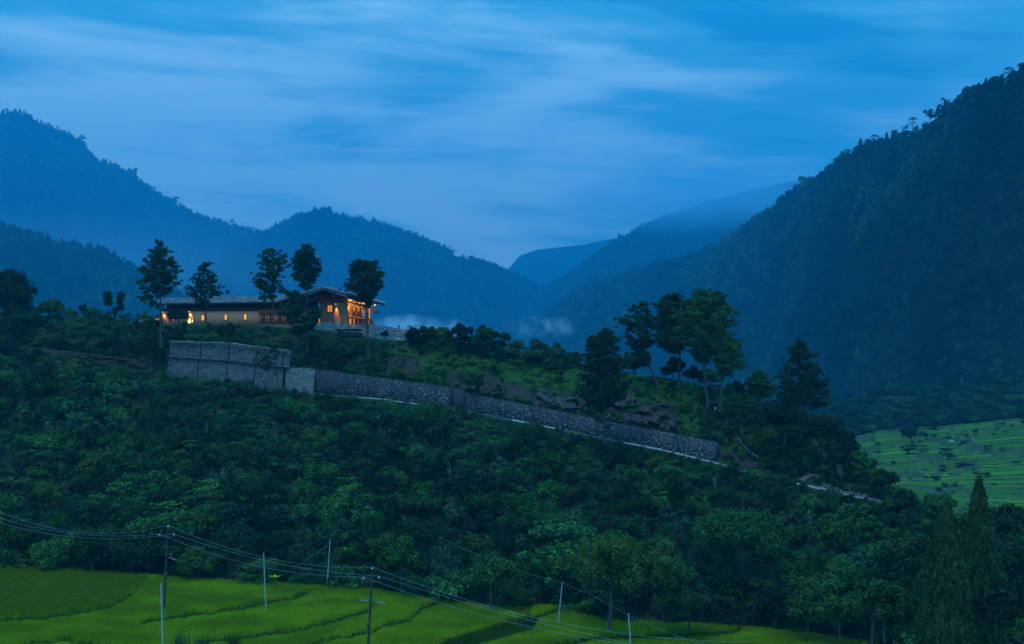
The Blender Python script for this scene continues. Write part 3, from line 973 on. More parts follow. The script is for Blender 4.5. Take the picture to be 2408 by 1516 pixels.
# rice: clumps of blades
RICE = [((0.17, 0.30, 0.012), (0.22, 0.34, 0.015), (0.13, 0.25, 0.012))]
mat('rice_blade', (0.17, 0.30, 0.012), rough=0.8, spec=0.02, var=0.25, vscale=2.0, patch_=(0.13, 0.72, 1.12), rand=[(0.18, 0.30, 0.001), (0.25, 0.37, 0.001), (0.33, 0.39, 0.002)])
mat('rice_old', (0.12, 0.19, 0.02), rough=0.8, spec=0.04, var=0.25, vscale=2.0, rand=[(0.12, 0.17, 0.002), (0.17, 0.22, 0.002), (0.10, 0.15, 0.002)])
mat('bank_weed', (0.04, 0.10, 0.02), rough=0.8, spec=0.04, var=0.3, vscale=2.0, rand=[(0.04, 0.08, 0.006), (0.06, 0.12, 0.006), (0.05, 0.09, 0.006)])


def blade_mesh(seed, n, spread, h, w, m):
    rng = np.random.default_rng(seed)
    mb = MB()
    for i in range(n):
        a = rng.uniform(0, 6.28); b = np.append(rng.normal(size=2) * spread, -0.05)
        d = np.array([math.cos(a), math.sin(a), 0]); p = np.array([-d[1], d[0], 0]) * w
        H = h * rng.uniform(0.7, 1.15); o_ = rng.uniform(0.05, 0.3) * h
        V = [b - p, b + p, b + d * o_ * 0.35 + [0, 0, H * 0.65] + p * 0.8, b + d * o_ * 0.35 + [0, 0, H * 0.65] - p * 0.8, b + d * o_ + [0, 0, H]]
        mb.add(V, [(0, 1, 2, 3)]); mb.add(V, [(3, 2, 4)])
    return mesh_of(mb, 'grass_blades', [m])


# one small clump of each kind stands by itself; the fields re-use it
seed_spots = [('rice_clump', 'rice_blade', 300, .35, 'bright green rice clump at the edge of the lower field'), ('rice_clump', 'rice_old', 120, .12, 'dull green rice clump in the upper left paddy'),
              ('weed_clump', 'bank_weed', 1190, .45, 'dark weed clump on the bank of the ditch')]
BL = []
BH = (0.48, 0.56, 0.75)
for k, (nm, m, X, t, lab) in enumerate(seed_spots):
    me = blade_mesh(k + 1, 16, 0.20, BH[k], 0.022, m)
    p, _, _ = field_pt(np.array([float(X)]), np.array([t]))
    o = put(nm, me, None, p[0]); tag(o, None, None, None, 'stuff')
    BL.append(o)

rng = np.random.default_rng(77)
n = 120000
# even on the ground: D uniform in area terms
D_ = rng.uniform(148, 216, n); X_ = rng.uniform(-60, 2110, n)
t = (I(K_Fd, X_) - D_) / (I(K_Fd, X_) - 128.0)
ok = (t > 0) & (t < 1)
X_, t = X_[ok], t[ok]
P, bk, Y_ = field_pt(X_, t)
edge = 2050 - 1.2 * (1516 - Y_) * 0
rice = (bk < 0.35) & (X_ < 2080)
old = (X_ < 345) & (poly_side(X_ + 14 * vnoise(X_ / 20, Y_ / 6, 91), Y_ + rng.normal(size=len(Y_)) * 2.5, K_bund[0]) < 0) & (rng.uniform(size=len(Y_)) < 0.85)
far_old = rice & ~old & (fbm(X_ / 260.0, Y_ / 40.0, 12, 3) > 0.35)
scatter('rice_crop', P[rice & ~old], rng.uniform(0.75, 1.2, (rice & ~old).sum()), np.zeros((rice & ~old).sum(), int), [BL[0]], 'bright green young rice filling the terraced paddies', seed=5)
scatter('rice_crop', P[rice & old], rng.uniform(0.8, 1.25, (rice & old).sum()), np.zeros((rice & old).sum(), int), [BL[1]], 'duller taller rice in the upper left paddy', seed=6)
wd = (bk >= 0.3) & (rng.uniform(0, 1, len(bk)) < np.where((Y_ > 1430) & (X_ > 900), 0.8, 0.22))
scatter('bank_weeds', P[wd], rng.uniform(0.15, 0.32, wd.sum()) * (1 + 1.6 * (Y_[wd] > 1430) * (X_[wd] > 900)), np.zeros(wd.sum(), int), [BL[2]], 'dark weeds on the low banks and along the ditch', seed=7)

# ------------------------------------------------------------------ retaining walls
mat('mortar', (0.060, 0.066, 0.075), rough=0.95, spec=0.05, col2=(0.035, 0.038, 0.045), vscale=0.5, bump=0.03, bscale=9.0, var=0.25)
mat('mortar_pale', (0.11, 0.115, 0.12), rough=0.95, spec=0.05, col2=(0.07, 0.07, 0.075), vscale=0.4, bump=0.03, bscale=9.0, var=0.2)
mat('block_stone', (0.24, 0.25, 0.26), rough=0.9, spec=0.1, col2=(0.13, 0.13, 0.135), vscale=0.35, var=0.2, island=(0.5, 1.35))
mat('block_stone_pale', (0.34, 0.35, 0.35), rough=0.9, spec=0.1, col2=(0.2, 0.2, 0.2), vscale=0.5, var=0.2, island=(0.5, 1.3))
mat('river_stone', (0.34, 0.36, 0.37), rough=0.8, spec=0.1, island=(0.25, 1.1))
mat('whitewash', (0.50, 0.54, 0.56), rough=0.9, spec=0.1, col2=(0.32, 0.34, 0.36), vscale=0.5, var=0.2, island=(0.5, 1.35))


def quad_pt(q, u, v):
    """q: bottom-left, bottom-right, top-right, top-left"""
    q = [np.asarray(a, float) for a in q]
    u = np.asarray(u, float)[..., None]; v = np.asarray(v, float)[..., None]
    return (q[0] * (1 - u) + q[1] * u) * (1 - v) + (q[3] * (1 - u) + q[2] * u) * v


def panel_slab(mb, q, thick, mi=0, inset=0.0):
    q = [np.asarray(a, float) for a in q]
    n = np.cross(q[1] - q[0], q[3] - q[0]); n /= np.linalg.norm(n)
    if n[1] > 0:
        n = -n
    f = list(q); b = [p - n * thick for p in q]
    V = f + b
    mb.add(V, [(0, 1, 2, 3), (7, 6, 5, 4), (0, 4, 5, 1), (1, 5, 6, 2), (2, 6, 7, 3), (3, 7, 4, 0)], mi)
    return n


def courses(mb, q, n, bw, bh, rng, proud=0.05, gap=0.025, mi=0, jit=0.3, skip=0.03):
    """squared stones laid in rows on a panel, each standing proud of the mortar"""
    W = np.linalg.norm(np.asarray(q[1]) - np.asarray(q[0])); H = np.linalg.norm(np.asarray(q[3]) - np.asarray(q[0]))
    rows = max(1, int(H / bh))
    for r in range(rows):
        x = -rng.uniform(0, bw * 0.5)
        while x < W:
            w = bw * rng.uniform(1 - jit, 1 + jit)
            x0, x1 = max(0, x) + gap, min(W, x + w) - gap
            x += w
            if x1 - x0 < 0.06 or rng.uniform() < skip:
                continue
            v0 = (r + rng.uniform(0.04, 0.12)) / rows; v1 = (r + 1 - rng.uniform(0.02, 0.10)) / rows
            us = np.array([x0, x1, x1, x0]) / W; vs = np.array([v0, v0, v1, v1])
            a = quad_pt(q, us, vs); p = proud * rng.uniform(0.3, 1.4)
            b = a + n * p
            V = np.concatenate([a, b])
            mb.add(V, [(4, 5, 6, 7), (0, 1, 5, 4), (1, 2, 6, 5), (2, 3, 7, 6), (3, 0, 4, 7)], mi)


# low rounded stone, 18 triangles
_a = np.arange(6) * math.pi / 3
_RV = np.concatenate([np.stack([np.cos(_a), np.sin(_a), 0 * _a], 1), np.stack([0.62 * np.cos(_a + 0.3), 0.62 * np.sin(_a + 0.3), 0 * _a + 0.6], 1), [[0, 0, 0.72]]])
_RF3 = [(6 + j, 6 + (j + 1) % 6, 12) for j in range(6)]
_RF4 = [(j, (j + 1) % 6, 6 + (j + 1) % 6, 6 + j) for j in range(6)]


def stones_on(mb, q, n, count, rng, smin=0.07, smax=0.2, rowed=0.5):
    q0, q1, q3 = [np.asarray(q[k], float) for k in (0, 1, 3)]
    U = (q1 - q0) / np.linalg.norm(q1 - q0); W = np.linalg.norm(q1 - q0); H = np.linalg.norm(q3 - q0)
    V_ = np.cross(n, U)
    if V_[2] < 0:
        V_ = -V_
    for i in range(count):
        u = rng.uniform(0.01, 0.99); v = rng.uniform(0.03, 0.97)
        if rng.uniform() < rowed:
            k = max(2, int(H / 0.42)); v = (np.floor(v * k) + 0.5 + rng.normal() * 0.08) / k
        s = rng.uniform(smin, smax) * (1.5 if rng.uniform() < 0.08 else 1)
        a = rng.uniform(0, 6.28); ex = s * rng.uniform(0.9, 1.45); ey = s * rng.uniform(0.6, 0.95)
        R_ = _RV * (1 + rng.normal(size=(13, 1)) * 0.12)
        ca, sa = math.cos(a * 0.12), math.sin(a * 0.12)
        X_ = (R_[:, 0] * ca - R_[:, 1] * sa) * ex; Y_ = (R_[:, 0] * sa + R_[:, 1] * ca) * ey
        P_ = quad_pt(q, u, v) + X_[:, None] * U + Y_[:, None] * V_ + (R_[:, 2] * s * 0.55)[:, None] * n
        mb.add(P_, _RF3); mb.add(P_, _RF4)


def wall_at(X, Ytop, off=0.0):
    """(bottom, top) of the wall face in column X"""
    Ry, Rd = float(I(K_Ry, X)), float(I(K_Rd, X))
    b = at(X, Ry + 6, Rd - 0.35 + off)
    t = at(X, Ytop, Rd - 0.35 + off + (Ry - Ytop) * 0.022)
    return b, t


def wtop(Xs):
    return lambda X: np.interp(X, [p[0] for p in Xs], [p[1] for p in Xs])


# grey block wall: two tiers of panels, the right end a single lower tier
top_up = wtop([(397, 803), (540, 808), (683, 827)]); mid = wtop([(392, 840), (540, 849), (683, 866), (742, 869)])
e = thing('block_retaining_wall', wall_at(540, 808)[0], 'tall pale grey retaining wall of small squared stones in two tiers of panels below the lodge', 'retaining wall')
rng = np.random.default_rng(5)
hc = np.array([0, -0.04, 0])


def tier(Xa, Xb, tb, tt, d0, name, bw, bh, stone, label=None, slant=(0, 0)):
    """one panel: Xa..Xb, bottom / top functions giving Y; d0 depth offset"""
    def p(X, Y, up):
        Rd = float(I(K_Rd, X)); Ry = float(I(K_Ry, X))
        return at(X, Y, Rd - 0.35 + d0 + (Ry + 6 - Y) * 0.014)
    q = [p(Xa + 1.2, tb(Xa), 0), p(Xb - 1.2, tb(Xb), 0), p(Xb - 1.2 + slant[1], tt(Xb), 1), p(Xa + 1.2 + slant[0], tt(Xa), 1)]
    mb = MB(); n = panel_slab(mb, q, 0.6)
    o = mb.build(name, 'mortar_pale', e)
    if label:
        o['label'] = label
    ms = MB(); courses(ms, q, n, bw, bh, rng)
    st = ms.build('stonework', stone, e)
    st['kind'] = 'stuff'
    # move under the panel
    st.parent = o; 
    return q, n


base_f = lambda X: I(K_Ry, X) + 5
for a, b in ((390, 463), (463, 531), (531, 596), (596, 664)):
    tier(a, b, base_f, lambda X: mid(X) + 1.0, 0.0, 'lower_panel', 0.34, 0.22, 'block_stone', slant=(4.5, 4.5))
for a, b in ((397, 471), (471, 537), (537, 602), (602, 664), (664, 682)):
    tier(a, b, lambda X: mid(X) - 1.0, top_up, 1.4, 'upper_panel', 0.34, 0.22, 'block_stone', slant=(3.0, 3.0))
tier(669, 738, base_f, mid, 0.1, 'end_panel', 0.42, 0.24, 'block_stone_pale', 'lower and paler panel at the right end of the block wall', slant=(1, 5))
# ledge between the tiers, coping on top
mb = MB()
Xs = np.arange(392, 686, 12)
for a, b in zip(Xs[:-1], Xs[1:]):
    pa, pb = [at(x, mid(x) + 0.6, float(I(K_Rd, x)) - 0.35) for x in (a, b)]
    mb.box(pa, pb - pa, (0, 3.2, 0), (0, 0, 0.12))
mb.build('ledge', 'mortar_pale', e)
mb = MB()
for a, b in zip(np.arange(398, 680, 8.0), np.arange(406, 688, 8.0)):
    b = min(b, 683)
    pa, pb = [at(x, top_up(x), float(I(K_Rd, x)) + 1.4) for x in (a, b)]
    mb.box(pa - [0, 0.25, 0.02], (pb - pa) * 0.97, (0, 0.7, 0), (0, 0, rng.uniform(0.10, 0.26)))
mb.build('coping', 'block_stone_pale', e)

# dark wall set with pale river stones
top_d = wtop([(742, 869), (900, 891), (1000, 903), (1085, 918)]); top_e = wtop([(1096, 925), (1200, 945), (1300, 965), (1400, 985), (1500, 1005), (1600, 1023), (1686, 1041)])
segs = [(742, 819, top_d, 190), (819, 882, top_d, 300), (882, 921, top_d, 330), (921, 964, top_d, 240), (964, 1024, top_d, 430), (1024, 1060, top_d, 260),
        (1096, 1173, top_e, 480), (1173, 1254, top_e, 430), (1254, 1335, top_e, 420), (1335, 1418, top_e, 560), (1418, 1510, top_e, 480), (1510, 1594, top_e, 540), (1594, 1686, top_e, 700)]
e = thing('river_stone_wall', wall_at(1200, 945)[0], 'long dark mortared retaining wall set with pale rounded river stones beside the hill road', 'retaining wall')
for k, (a, b, tf, cnt) in enumerate(segs):
    (b0, t0), (b1, t1) = wall_at(a + 0.6, tf(a)), wall_at(b - 0.6, tf(b))
    # panels follow the road: split long ones where it bends
    q = [b0, b1, t1, t0]
    mb = MB(); n = panel_slab(mb, q, 0.7)
    o = mb.build('wall_panel', 'mortar', e)
    if k == len(segs) - 1:
        o['label'] = 'last panel at the right end, the most thickly set with stones'
    ms = MB()
    stones_on(ms, q, n, int(cnt * 0.46), rng, 0.045, 0.12, 0.35 if k not in (2, 4, 6) else 0.85)
    st = ms.build('embedded_stones', 'river_stone', e); st['kind'] = 'stuff'; st.parent = o
(b0, t0), (b1, t1) = wall_at(1061, 915), wall_at(1095.4, 923)
mb = MB(); n = panel_slab(mb, [b0 + [0, 0.5, 0], b1 + [0, 0.5, 0], t1 + [0, 0.8, 0], t0 + [0, 0.8, 0]], 0.6)
o = mb.build('plain_panel', 'mortar', e); o['label'] = 'recessed plain panel without stones between the two lengths of wall'

# rubble heap where the lower road comes round, small cairn, low wall
mb = MB()
for k in range(200):
    u = rng.uniform(); X = 1915 + 130 * u; r = rng.uniform(6.2, 8.4)
    p = hill(X, r)[0]
    s = rng.uniform(0.07, 0.18)
    Vv = (_RV * (1 + rng.normal(size=(13, 1)) * 0.15)) * [s * 1.3, s, s * 1.2] + p - [0, 0, 0.05]
    mb.add(Vv, _RF3); mb.add(Vv, _RF4)
o = mb.build('rubble_heap', 'river_stone', loc=hill(1980, 6.5)[0]); tag(o, 'spill of grey rubble along the lowest visible stretch of the hill road', 'rubble', None, 'stuff')


def ribbon(name, pts, width, material, label, cat_, lift=0.45, squash=0.0):
    """footpath following the ground; pts: (X, r)"""
    t = np.arange(len(pts)); tt = np.linspace(0, len(pts) - 1, 40)
    X = np.interp(tt, t, [p[0] for p in pts]); r = np.interp(tt, t, [p[1] for p in pts])
    P = hill(X, r)
    T = np.gradient(P, axis=0); T[:, 2] = 0; T /= np.linalg.norm(T, axis=1)[:, None]
    Nn = np.stack([-T[:, 1], T[:, 0], 0 * T[:, 0]], 1)
    w = width * (0.8 + 0.35 * np.random.default_rng(3).uniform(size=(40, 1)))
    L_, R_ = P + Nn * w / 2, P - Nn * w / 2
    L_[:, 2] += lift; R_[:, 2] += lift
    V = np.concatenate([L_, R_]); V2 = V - [0, 0, 0.5]
    i = np.arange(39)
    F = np.stack([i, i + 1, i + 41, i + 40], 1)
    V = np.concatenate([V, V2])
    F2 = np.stack([i, i + 80, i + 81, i + 1], 1); F3 = np.stack([i + 40, i + 41, i + 121, i + 120], 1)
    c = P.mean(axis=0)
    me = to_mesh(name, V - c, [(np.concatenate([F, F2, F3]), 0)], [material])
    o = bpy.data.objects.new(name, me); C.objects.link(o); o.location = c
    tag(o, label, cat_, None, 'structure')
    return o


ribbon('footpath', [(1880, 6.9), (1905, 8.4), (1942, 9.3), (1935, 9.9), (1895, 10.9)], 1.2, 'path_earth', 'pale dirt footpath climbing from the lower road and turning back', 'footpath')
ribbon('footpath', [(1990, 7.2), (1996, 8.3), (1984, 9.2), (1972, 9.6)], 1.1, 'path_earth', 'short pale dirt footpath at the right end of the hill', 'footpath')

# ------------------------------------------------------------------ the lodge
mat('ochre_plaster', (0.66, 0.29, 0.165), rough=0.95, spec=0.05, col2=(0.54, 0.235, 0.13), vscale=0.35, bump=0.01, bscale=20)
mat('red_timber', (0.16, 0.035, 0.022), rough=0.6, var=0.25, vscale=2.0)
mat('orange_timber', (0.34, 0.11, 0.035), rough=0.55, var=0.25, vscale=2.0)
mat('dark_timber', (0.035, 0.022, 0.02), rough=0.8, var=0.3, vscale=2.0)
mat('slate', (0.26, 0.30, 0.35), rough=0.5, col2=(0.14, 0.16, 0.18), vscale=0.6, var=0.25, spec=0.5, island=(0.35, 1.5))
mat('slate_bed', (0.10, 0.105, 0.12), rough=0.7)
mat('dentil', (0.38, 0.22, 0.15), rough=0.8)
mat('red_clay', (0.33, 0.075, 0.06), rough=0.8, var=0.15)
mat('lamp_metal', (0.05, 0.045, 0.04), rough=0.5, metal=0.6)
mat('curtain_glass', (0.04, 0.03, 0.025), rough=0.12, spec=0.6)
emit('lit_window', (1.0, 0.50, 0.07), 1.3)
emit('lit_window_white', (1.0, 0.80, 0.35), 1.5)
emit('lit_room', (1.0, 0.30, 0.015), 0.95)
emit('dim_room', (1.0, 0.25, 0.04), 0.10)
emit('lamp_glow', (1.0, 0.48, 0.03), 3.0)

WARM = (1.0, 0.60, 0.10)


def lamp(name, parent, p, energy, aim=None, size=None, spot=None):
    if spot:
        l = bpy.data.lights.new(name, 'SPOT'); l.spot_size = math.radians(spot); l.spot_blend = 0.7
    else:
        l = bpy.data.lights.new(name, 'POINT')
    l.energy = energy; l.color = WARM; l.shadow_soft_size = size or 0.05
    o = bpy.data.objects.new(name, l); C.objects.link(o)
    o.parent = parent; o.location = np.asarray(p, float) - np.array(parent['_loc'])
    if aim is not None:
        o.rotation_euler = Vector([-q for q in aim]).to_track_quat('Z', 'Y').to_euler()
    return o


def c1(x, y):
    return 294.0 + x * 0.293, 552.6 + y * 0.293


def c2(x, y):
    return 587.9 + x * 0.15626, 646.7 + y * 0.15626


class Frame:
    """vertical wall plane through A (x, y) along direction d; s runs along d, z up, n points out"""
    def __init__(s, A, d):
        s.A = np.array([A[0], A[1], 0.0]); s.d = np.array([d[0], d[1], 0.0]); s.d /= np.linalg.norm(s.d)
        s.n = np.array([s.d[1], -s.d[0], 0.0])
        if s.n[1] > 0:
            s.n = -s.n

    def hit(s, X, Y=758.0):
        """(s, z) where the sight line of (X, Y) meets the plane"""
        r = np.array([(X - 1204) / FPX, 1.0])
        M = np.array([[r[0], -s.d[0]], [r[1], -s.d[1]]])
        t, q = np.linalg.solve(M, s.A[:2])
        return q, (758.0 - Y) / FPX * t

    def p(s, q, z, o=0.0):
        return s.A + s.d * q + s.n * o + np.array([0, 0, z])

    def box(s, mb, s0, s1, z0, z1, o0, o1, mi=0, z0b=None, z1b=None):
        """box on the plane between offsets o0 (back) and o1 (front); z0b / z1b give the heights at s1"""
        z0b = z0 if z0b is None else z0b; z1b = z1 if z1b is None else z1b
        V = [s.p(s0, z0, o0), s.p(s1, z0b, o0), s.p(s1, z1b, o0), s.p(s0, z1, o0), s.p(s0, z0, o1), s.p(s1, z0b, o1), s.p(s1, z1b, o1), s.p(s0, z1, o1)]
        F = [(0, 3, 2, 1), (4, 5, 6, 7), (0, 1, 5, 4), (1, 2, 6, 5), (2, 3, 7, 6), (3, 0, 4, 7)]
        mb.add(V, F, mi)


def window(fr, e, s0, s1, z0, z1, pane, name='window', frame='red_timber', cols=2, rows=1, fw=0.12, proud=0.14, slope=0.0, tilt1=None):
    """timber frame standing proud of the wall with panes set back in it"""
    mb = MB()
    zz = lambda q, z: z + slope * (q - s0)

    def bx(a, b, c, d, o0, o1, m=mb):
        fr.box(m, a, b, zz(a, c), zz(a, d), o0, o1, 0, zz(b, c), zz(b, d))
    bx(s0 - fw, s1 + fw, z1, z1 + fw * 1.3, 0.0, proud + 0.06)
    bx(s0 - fw, s1 + fw, z0 - fw, z0, 0.0, proud + 0.04)
    bx(s0 - fw, s0, z0, z1, 0.0, proud); bx(s1, s1 + fw, z0, z1, 0.0, proud)
    for c in range(1, cols):
        q = s0 + (s1 - s0) * c / cols
        bx(q - fw * 0.35, q + fw * 0.35, z0, z1, 0.004, proud - 0.02)
    for r in range(1, rows):
        z = z0 + (z1 - z0) * r / rows
        bx(s0, s1, z - fw * 0.3, z + fw * 0.3, 0.006, proud - 0.03)
    o = mb.build(name, frame, e)
    for c in range(cols):
        a = s0 + (s1 - s0) * c / cols; b = s0 + (s1 - s0) * (c + 1) / cols
        pn = pane[c % len(pane)] if isinstance(pane, (list, tuple)) else pane
        m = MB(); bx(a + 0.01, b - 0.01, z0 + 0.01, z1 - 0.01, 0.0, 0.05, m)
        g = m.build('pane', pn, e); g.parent = o
    return o


def dentils(fr, e, s0, s1, z, z2=None, size=0.16, gap=0.34, o=0.12, name='dentils', material='dentil'):
    m = MB(); n = int(abs(s1 - s0) / gap)
    z2 = z if z2 is None else z2
    for k in range(n):
        q = s0 + (s1 - s0) * (k + 0.5) / n; zz = z + (z2 - z) * (k + 0.5) / n
        fr.box(m, q - size / 2, q + size / 2, zz, zz + size * 1.2, 0.0, o)
    ob = m.build(name, material, e); ob['kind'] = 'stuff'
    return ob


def slates(mb, A, B, Cc, Dd, w, h, rng, mi=0):
    """A-B eave, D-C ridge: overlapping slates in courses"""
    A, B, Cc, Dd = [np.asarray(q, float) for q in (A, B, Cc, Dd)]
    n = np.cross(B - A, Dd - A); n /= np.linalg.norm(n)
    if n[2] < 0:
        n = -n
    L = np.linalg.norm(B - A); H = np.linalg.norm(Dd - A)
    rows = int(H / h)
    for r in range(rows):
        x = -rng.uniform(0, w)
        while x < L:
            ww = w * rng.uniform(0.7, 1.3); x0, x1 = max(0, x) / L, min(L, x + ww - 0.03) / L; x += ww
            if x1 <= x0:
                continue
            v0 = (r - 0.25 * rng.uniform(0.3, 1)) / rows; v1 = min(1.0, (r + 1.05) / rows)
            q = quad_pt([A, B, Cc, Dd], np.array([x0, x1, x1, x0]), np.array([v0, v0, v1, v1]))
            th = rng.uniform(0.03, 0.09)
            q[0] += n * (0.05 + th); q[1] += n * (0.05 + th); q[2] += n * 0.03; q[3] += n * 0.03
            lo = q - n * 0.04
            V = np.concatenate([q, lo])
            mb.add(V, [(0, 1, 2, 3), (0, 4, 5, 1), (1, 5, 6, 2), (3, 7, 4, 0)], mi)


rngb = np.random.default_rng(11)
# ---- long wing: front plane F1 along u, right end plane F1e along v
ul = np.array([-0.866, 0.5]); vv = np.array([0.5, 0.866])
P0 = at(733.5, 758, 320)[:2]                       # right front corner of the eaves
A1 = P0 + ul * 1.25 + vv * 1.1                     # right front corner of the walls
F1 = Frame(A1, ul)
F1e = Frame(A1, vv); F1e.n = np.array([0.866, -0.5, 0])
sL = F1.hit(c1(298, 0)[0])[0]                      # left end of the wall
e = thing('long_lodge_wing', F1.p(sL / 2, -3.0, -2.5), 'long single-storey ochre lodge wing with a slate gable roof and small lit windows', 'building')
zb, zt = -1.6, 3.05
wd = 4.7                                           # depth of the wing
m = MB()
F1.box(m, -0.0, sL, zb, zt, -wd, 0.0)
m.build('wall', 'ochre_plaster', e)
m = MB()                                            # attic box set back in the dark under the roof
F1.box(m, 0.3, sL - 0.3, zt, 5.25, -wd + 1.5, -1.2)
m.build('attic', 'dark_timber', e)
m = MB()
F1.box(m, -0.25, sL + 0.25, zt - 0.12, zt + 0.14, -wd - 0.25, 0.32)
F1.box(m, -0.12, sL + 0.12, zt - 0.46, zt - 0.30, -wd - 0.1, 0.14)
m.build('cornice', 'red_timber', e)
dentils(F1, e, 0.0, sL, zt - 0.30, size=0.15, gap=0.36, o=0.22, material='red_timber')
ob = dentils(F1e, e, 0.1, wd, zt - 0.30, size=0.15, gap=0.36, o=0.22, material='red_timber')
# roof
zeR, zeL, zrR, zrL = 4.66, 4.45, 6.05, 5.85
s_r = 0.0; s_l = F1.hit(c1(222, 0)[0])[0]
E_R = np.append(P0, zeR); E_L = np.append(P0 + ul * (s_l + 1.2), zeL)
Wr = 3.3
R_R = np.append(P0 + vv * Wr + ul * (-0.2), zrR); R_L = np.append(P0 + ul * (s_l - 1.5) + vv * Wr, zrL)
B_R = np.append(P0 + vv * 2 * Wr, zeR - 0.1); B_L = np.append(P0 + ul * (s_l + 1.2) + vv * 2 * Wr, zeL)
m = MB()
th = np.array([0, 0, 0.14])
for a, b, c_, d in ((E_R, E_L, R_L, R_R), (B_L, B_R, R_R, R_L)):
    m.add([a, b, c_, d, a - th, b - th, c_ - th, d - th], [(0, 3, 2, 1), (4, 5, 6, 7), (0, 1, 5, 4), (1, 2, 6, 5), (2, 3, 7, 6), (3, 0, 4, 7)])
rf = m.build('roof', 'slate_bed', e)
m = MB()
slates(m, E_L, E_R, R_R, R_L, 0.75, 0.36, rngb)
slates(m, B_R, B_L, R_L, R_R, 0.75, 0.36, rngb)
o = m.build('slates', 'slate', e); o.parent = rf; o['kind'] = 'stuff'
m = MB()                                            # rafters and barge boards
for k in range(38):
    q = k / 37.0
    a = E_R * (1 - q) + E_L * q; b = R_R * (1 - q) + R_L * q
    m.beam(a - [0, 0, 0.24], b - [0, 0, 0.24], 0.10, 0.16)
o = m.build('rafters', 'dark_timber', e); o['kind'] = 'stuff'
for a, b in ((E_R, R_R), (R_R, B_R), (E_L, R_L)):
    m = MB(); m.beam(a - [0, 0, 0.18], b - [0, 0, 0.18], 0.16, 0.30)
    m.build('barge_board', 'red_timber', e)
m = MB(); m.beam(E_R + [0, 0, -0.28], E_L + [0, 0, -0.28], 0.12, 0.2); m.build('eave_beam', 'dark_timber', e)
for k in range(13):                                 # posts carrying the roof over the open attic
    q = 0.3 + (sL - 0.6) * k / 12
    m = MB(); F1.box(m, q - 0.1, q + 0.1, zt + 0.14, 4.3, -0.1, 0.1); m.build('roof_post', 'dark_timber', e)
# windows (crop coordinates of their left/right/top/bottom)
for x0, x1, y0, y1, pane, cols in ((616, 637, 645, 688, ['lit_window'], 2), (801, 820, 641, 684, ['lit_window'], 2), (957, 977, 637, 683, ['lit_window'], 2),
                                   (376, 391, 655, 693, ['lit_window'], 2)):
    s0, z1 = F1.hit(*c1(x1, y0)); s1, z0 = F1.hit(*c1(x0, y1))
    window(F1, e, s0, s1, z0, z1, pane, cols=cols)
s0, z1 = F1.hit(*c1(530, 670)); s1, z0 = F1.hit(*c1(505, 712))
o = window(F1, e, s0, s1, z0, z1, 'lit_window_white', name='doorway', cols=1)
s0, z1 = F1.hit(*c1(549, 680)); s1, z0 = F1.hit(*c1(536, 705))
window(F1, e, s0, s1, z0, z1, 'lit_window_white', cols=1)
# carved timber bay window
s0, z1 = F1.hit(*c1(1385, 603)); s1, z0 = F1.hit(*c1(1085, 704))
m = MB(); F1.box(m, s0, s1, z0, z0 + 0.25, 0.0, 0.62); F1.box(m, s0, s1, z1 - 1.0, z1 - 0.02, 0.0, 0.6)
bay = m.build('timber_bay', 'red_timber', e); bay['label'] = 'projecting carved timber bay with a row of dim windows'
for r in range(3):
    ob = dentils(F1, e, s0, s1, z1 - 0.92 + r * 0.28, size=0.16, gap=0.36, o=0.72 + 0.03 * r, material='orange_timber')
    ob.parent = bay
Fb = Frame(F1.p(0, 0, 0.3)[:2], ul)
zlo, zhi = z0 + 0.28, z1 - 1.1
nb = 9
for k in range(nb):
    a = s0 + (s1 - s0) * k / nb; b = s0 + (s1 - s0) * (k + 1) / nb
    window(Fb, e, a + 0.16, b - 0.16, zlo, zhi, ['dim_room', 'curtain_glass', 'curtain_glass'] if k % 2 else ['curtain_glass', 'dim_room'], frame='orange_timber', cols=2, fw=0.09)
m = MB(); F1.box(m, s0, s1, zb - 0.6, z0 - 0.1, 0.0, 0.12); m.build('plinth', 'ochre_plaster', e)
# end wall windows glimpsed behind the pines
for x0, x1, y0, y1, pane in ((938, 968, 556, 596, 'lit_room'), (1002, 1022, 560, 598, 'lit_room'), (1022, 1050, 660, 722, 'lit_room')):
    q0, z1 = F1e.hit(*c2(x0, y0)); q1, z0 = F1e.hit(*c2(x1, y1))
    window(F1e, e, q0, q1, z0, z1, [pane], cols=1)
# wall lamps
for x, y in ((312, 617), (523, 612)):
    q, z = F1.hit(*c1(x, y))
    m = MB(); p = F1.p(q, z, 0.34)
    m.tube([p + [0, 0, 0.12], p, p - [0, 0, 0.10]], [0.10, 0.13, 0.13], 8)
    f = m.build('wall_lamp', 'lamp_metal', e)
    m = MB(); m.tube([p - [0, 0, 0.10], p - [0, 0, 0.26]], [0.13, 0.08], 8); g = m.build('bulb', 'lamp_glow', e); g.parent = f
    lamp('lamp_light', e, p - [0, 0, 0.35], 260, aim=(-F1.n[0] * 0.28, -F1.n[1] * 0.28, -1), spot=85)

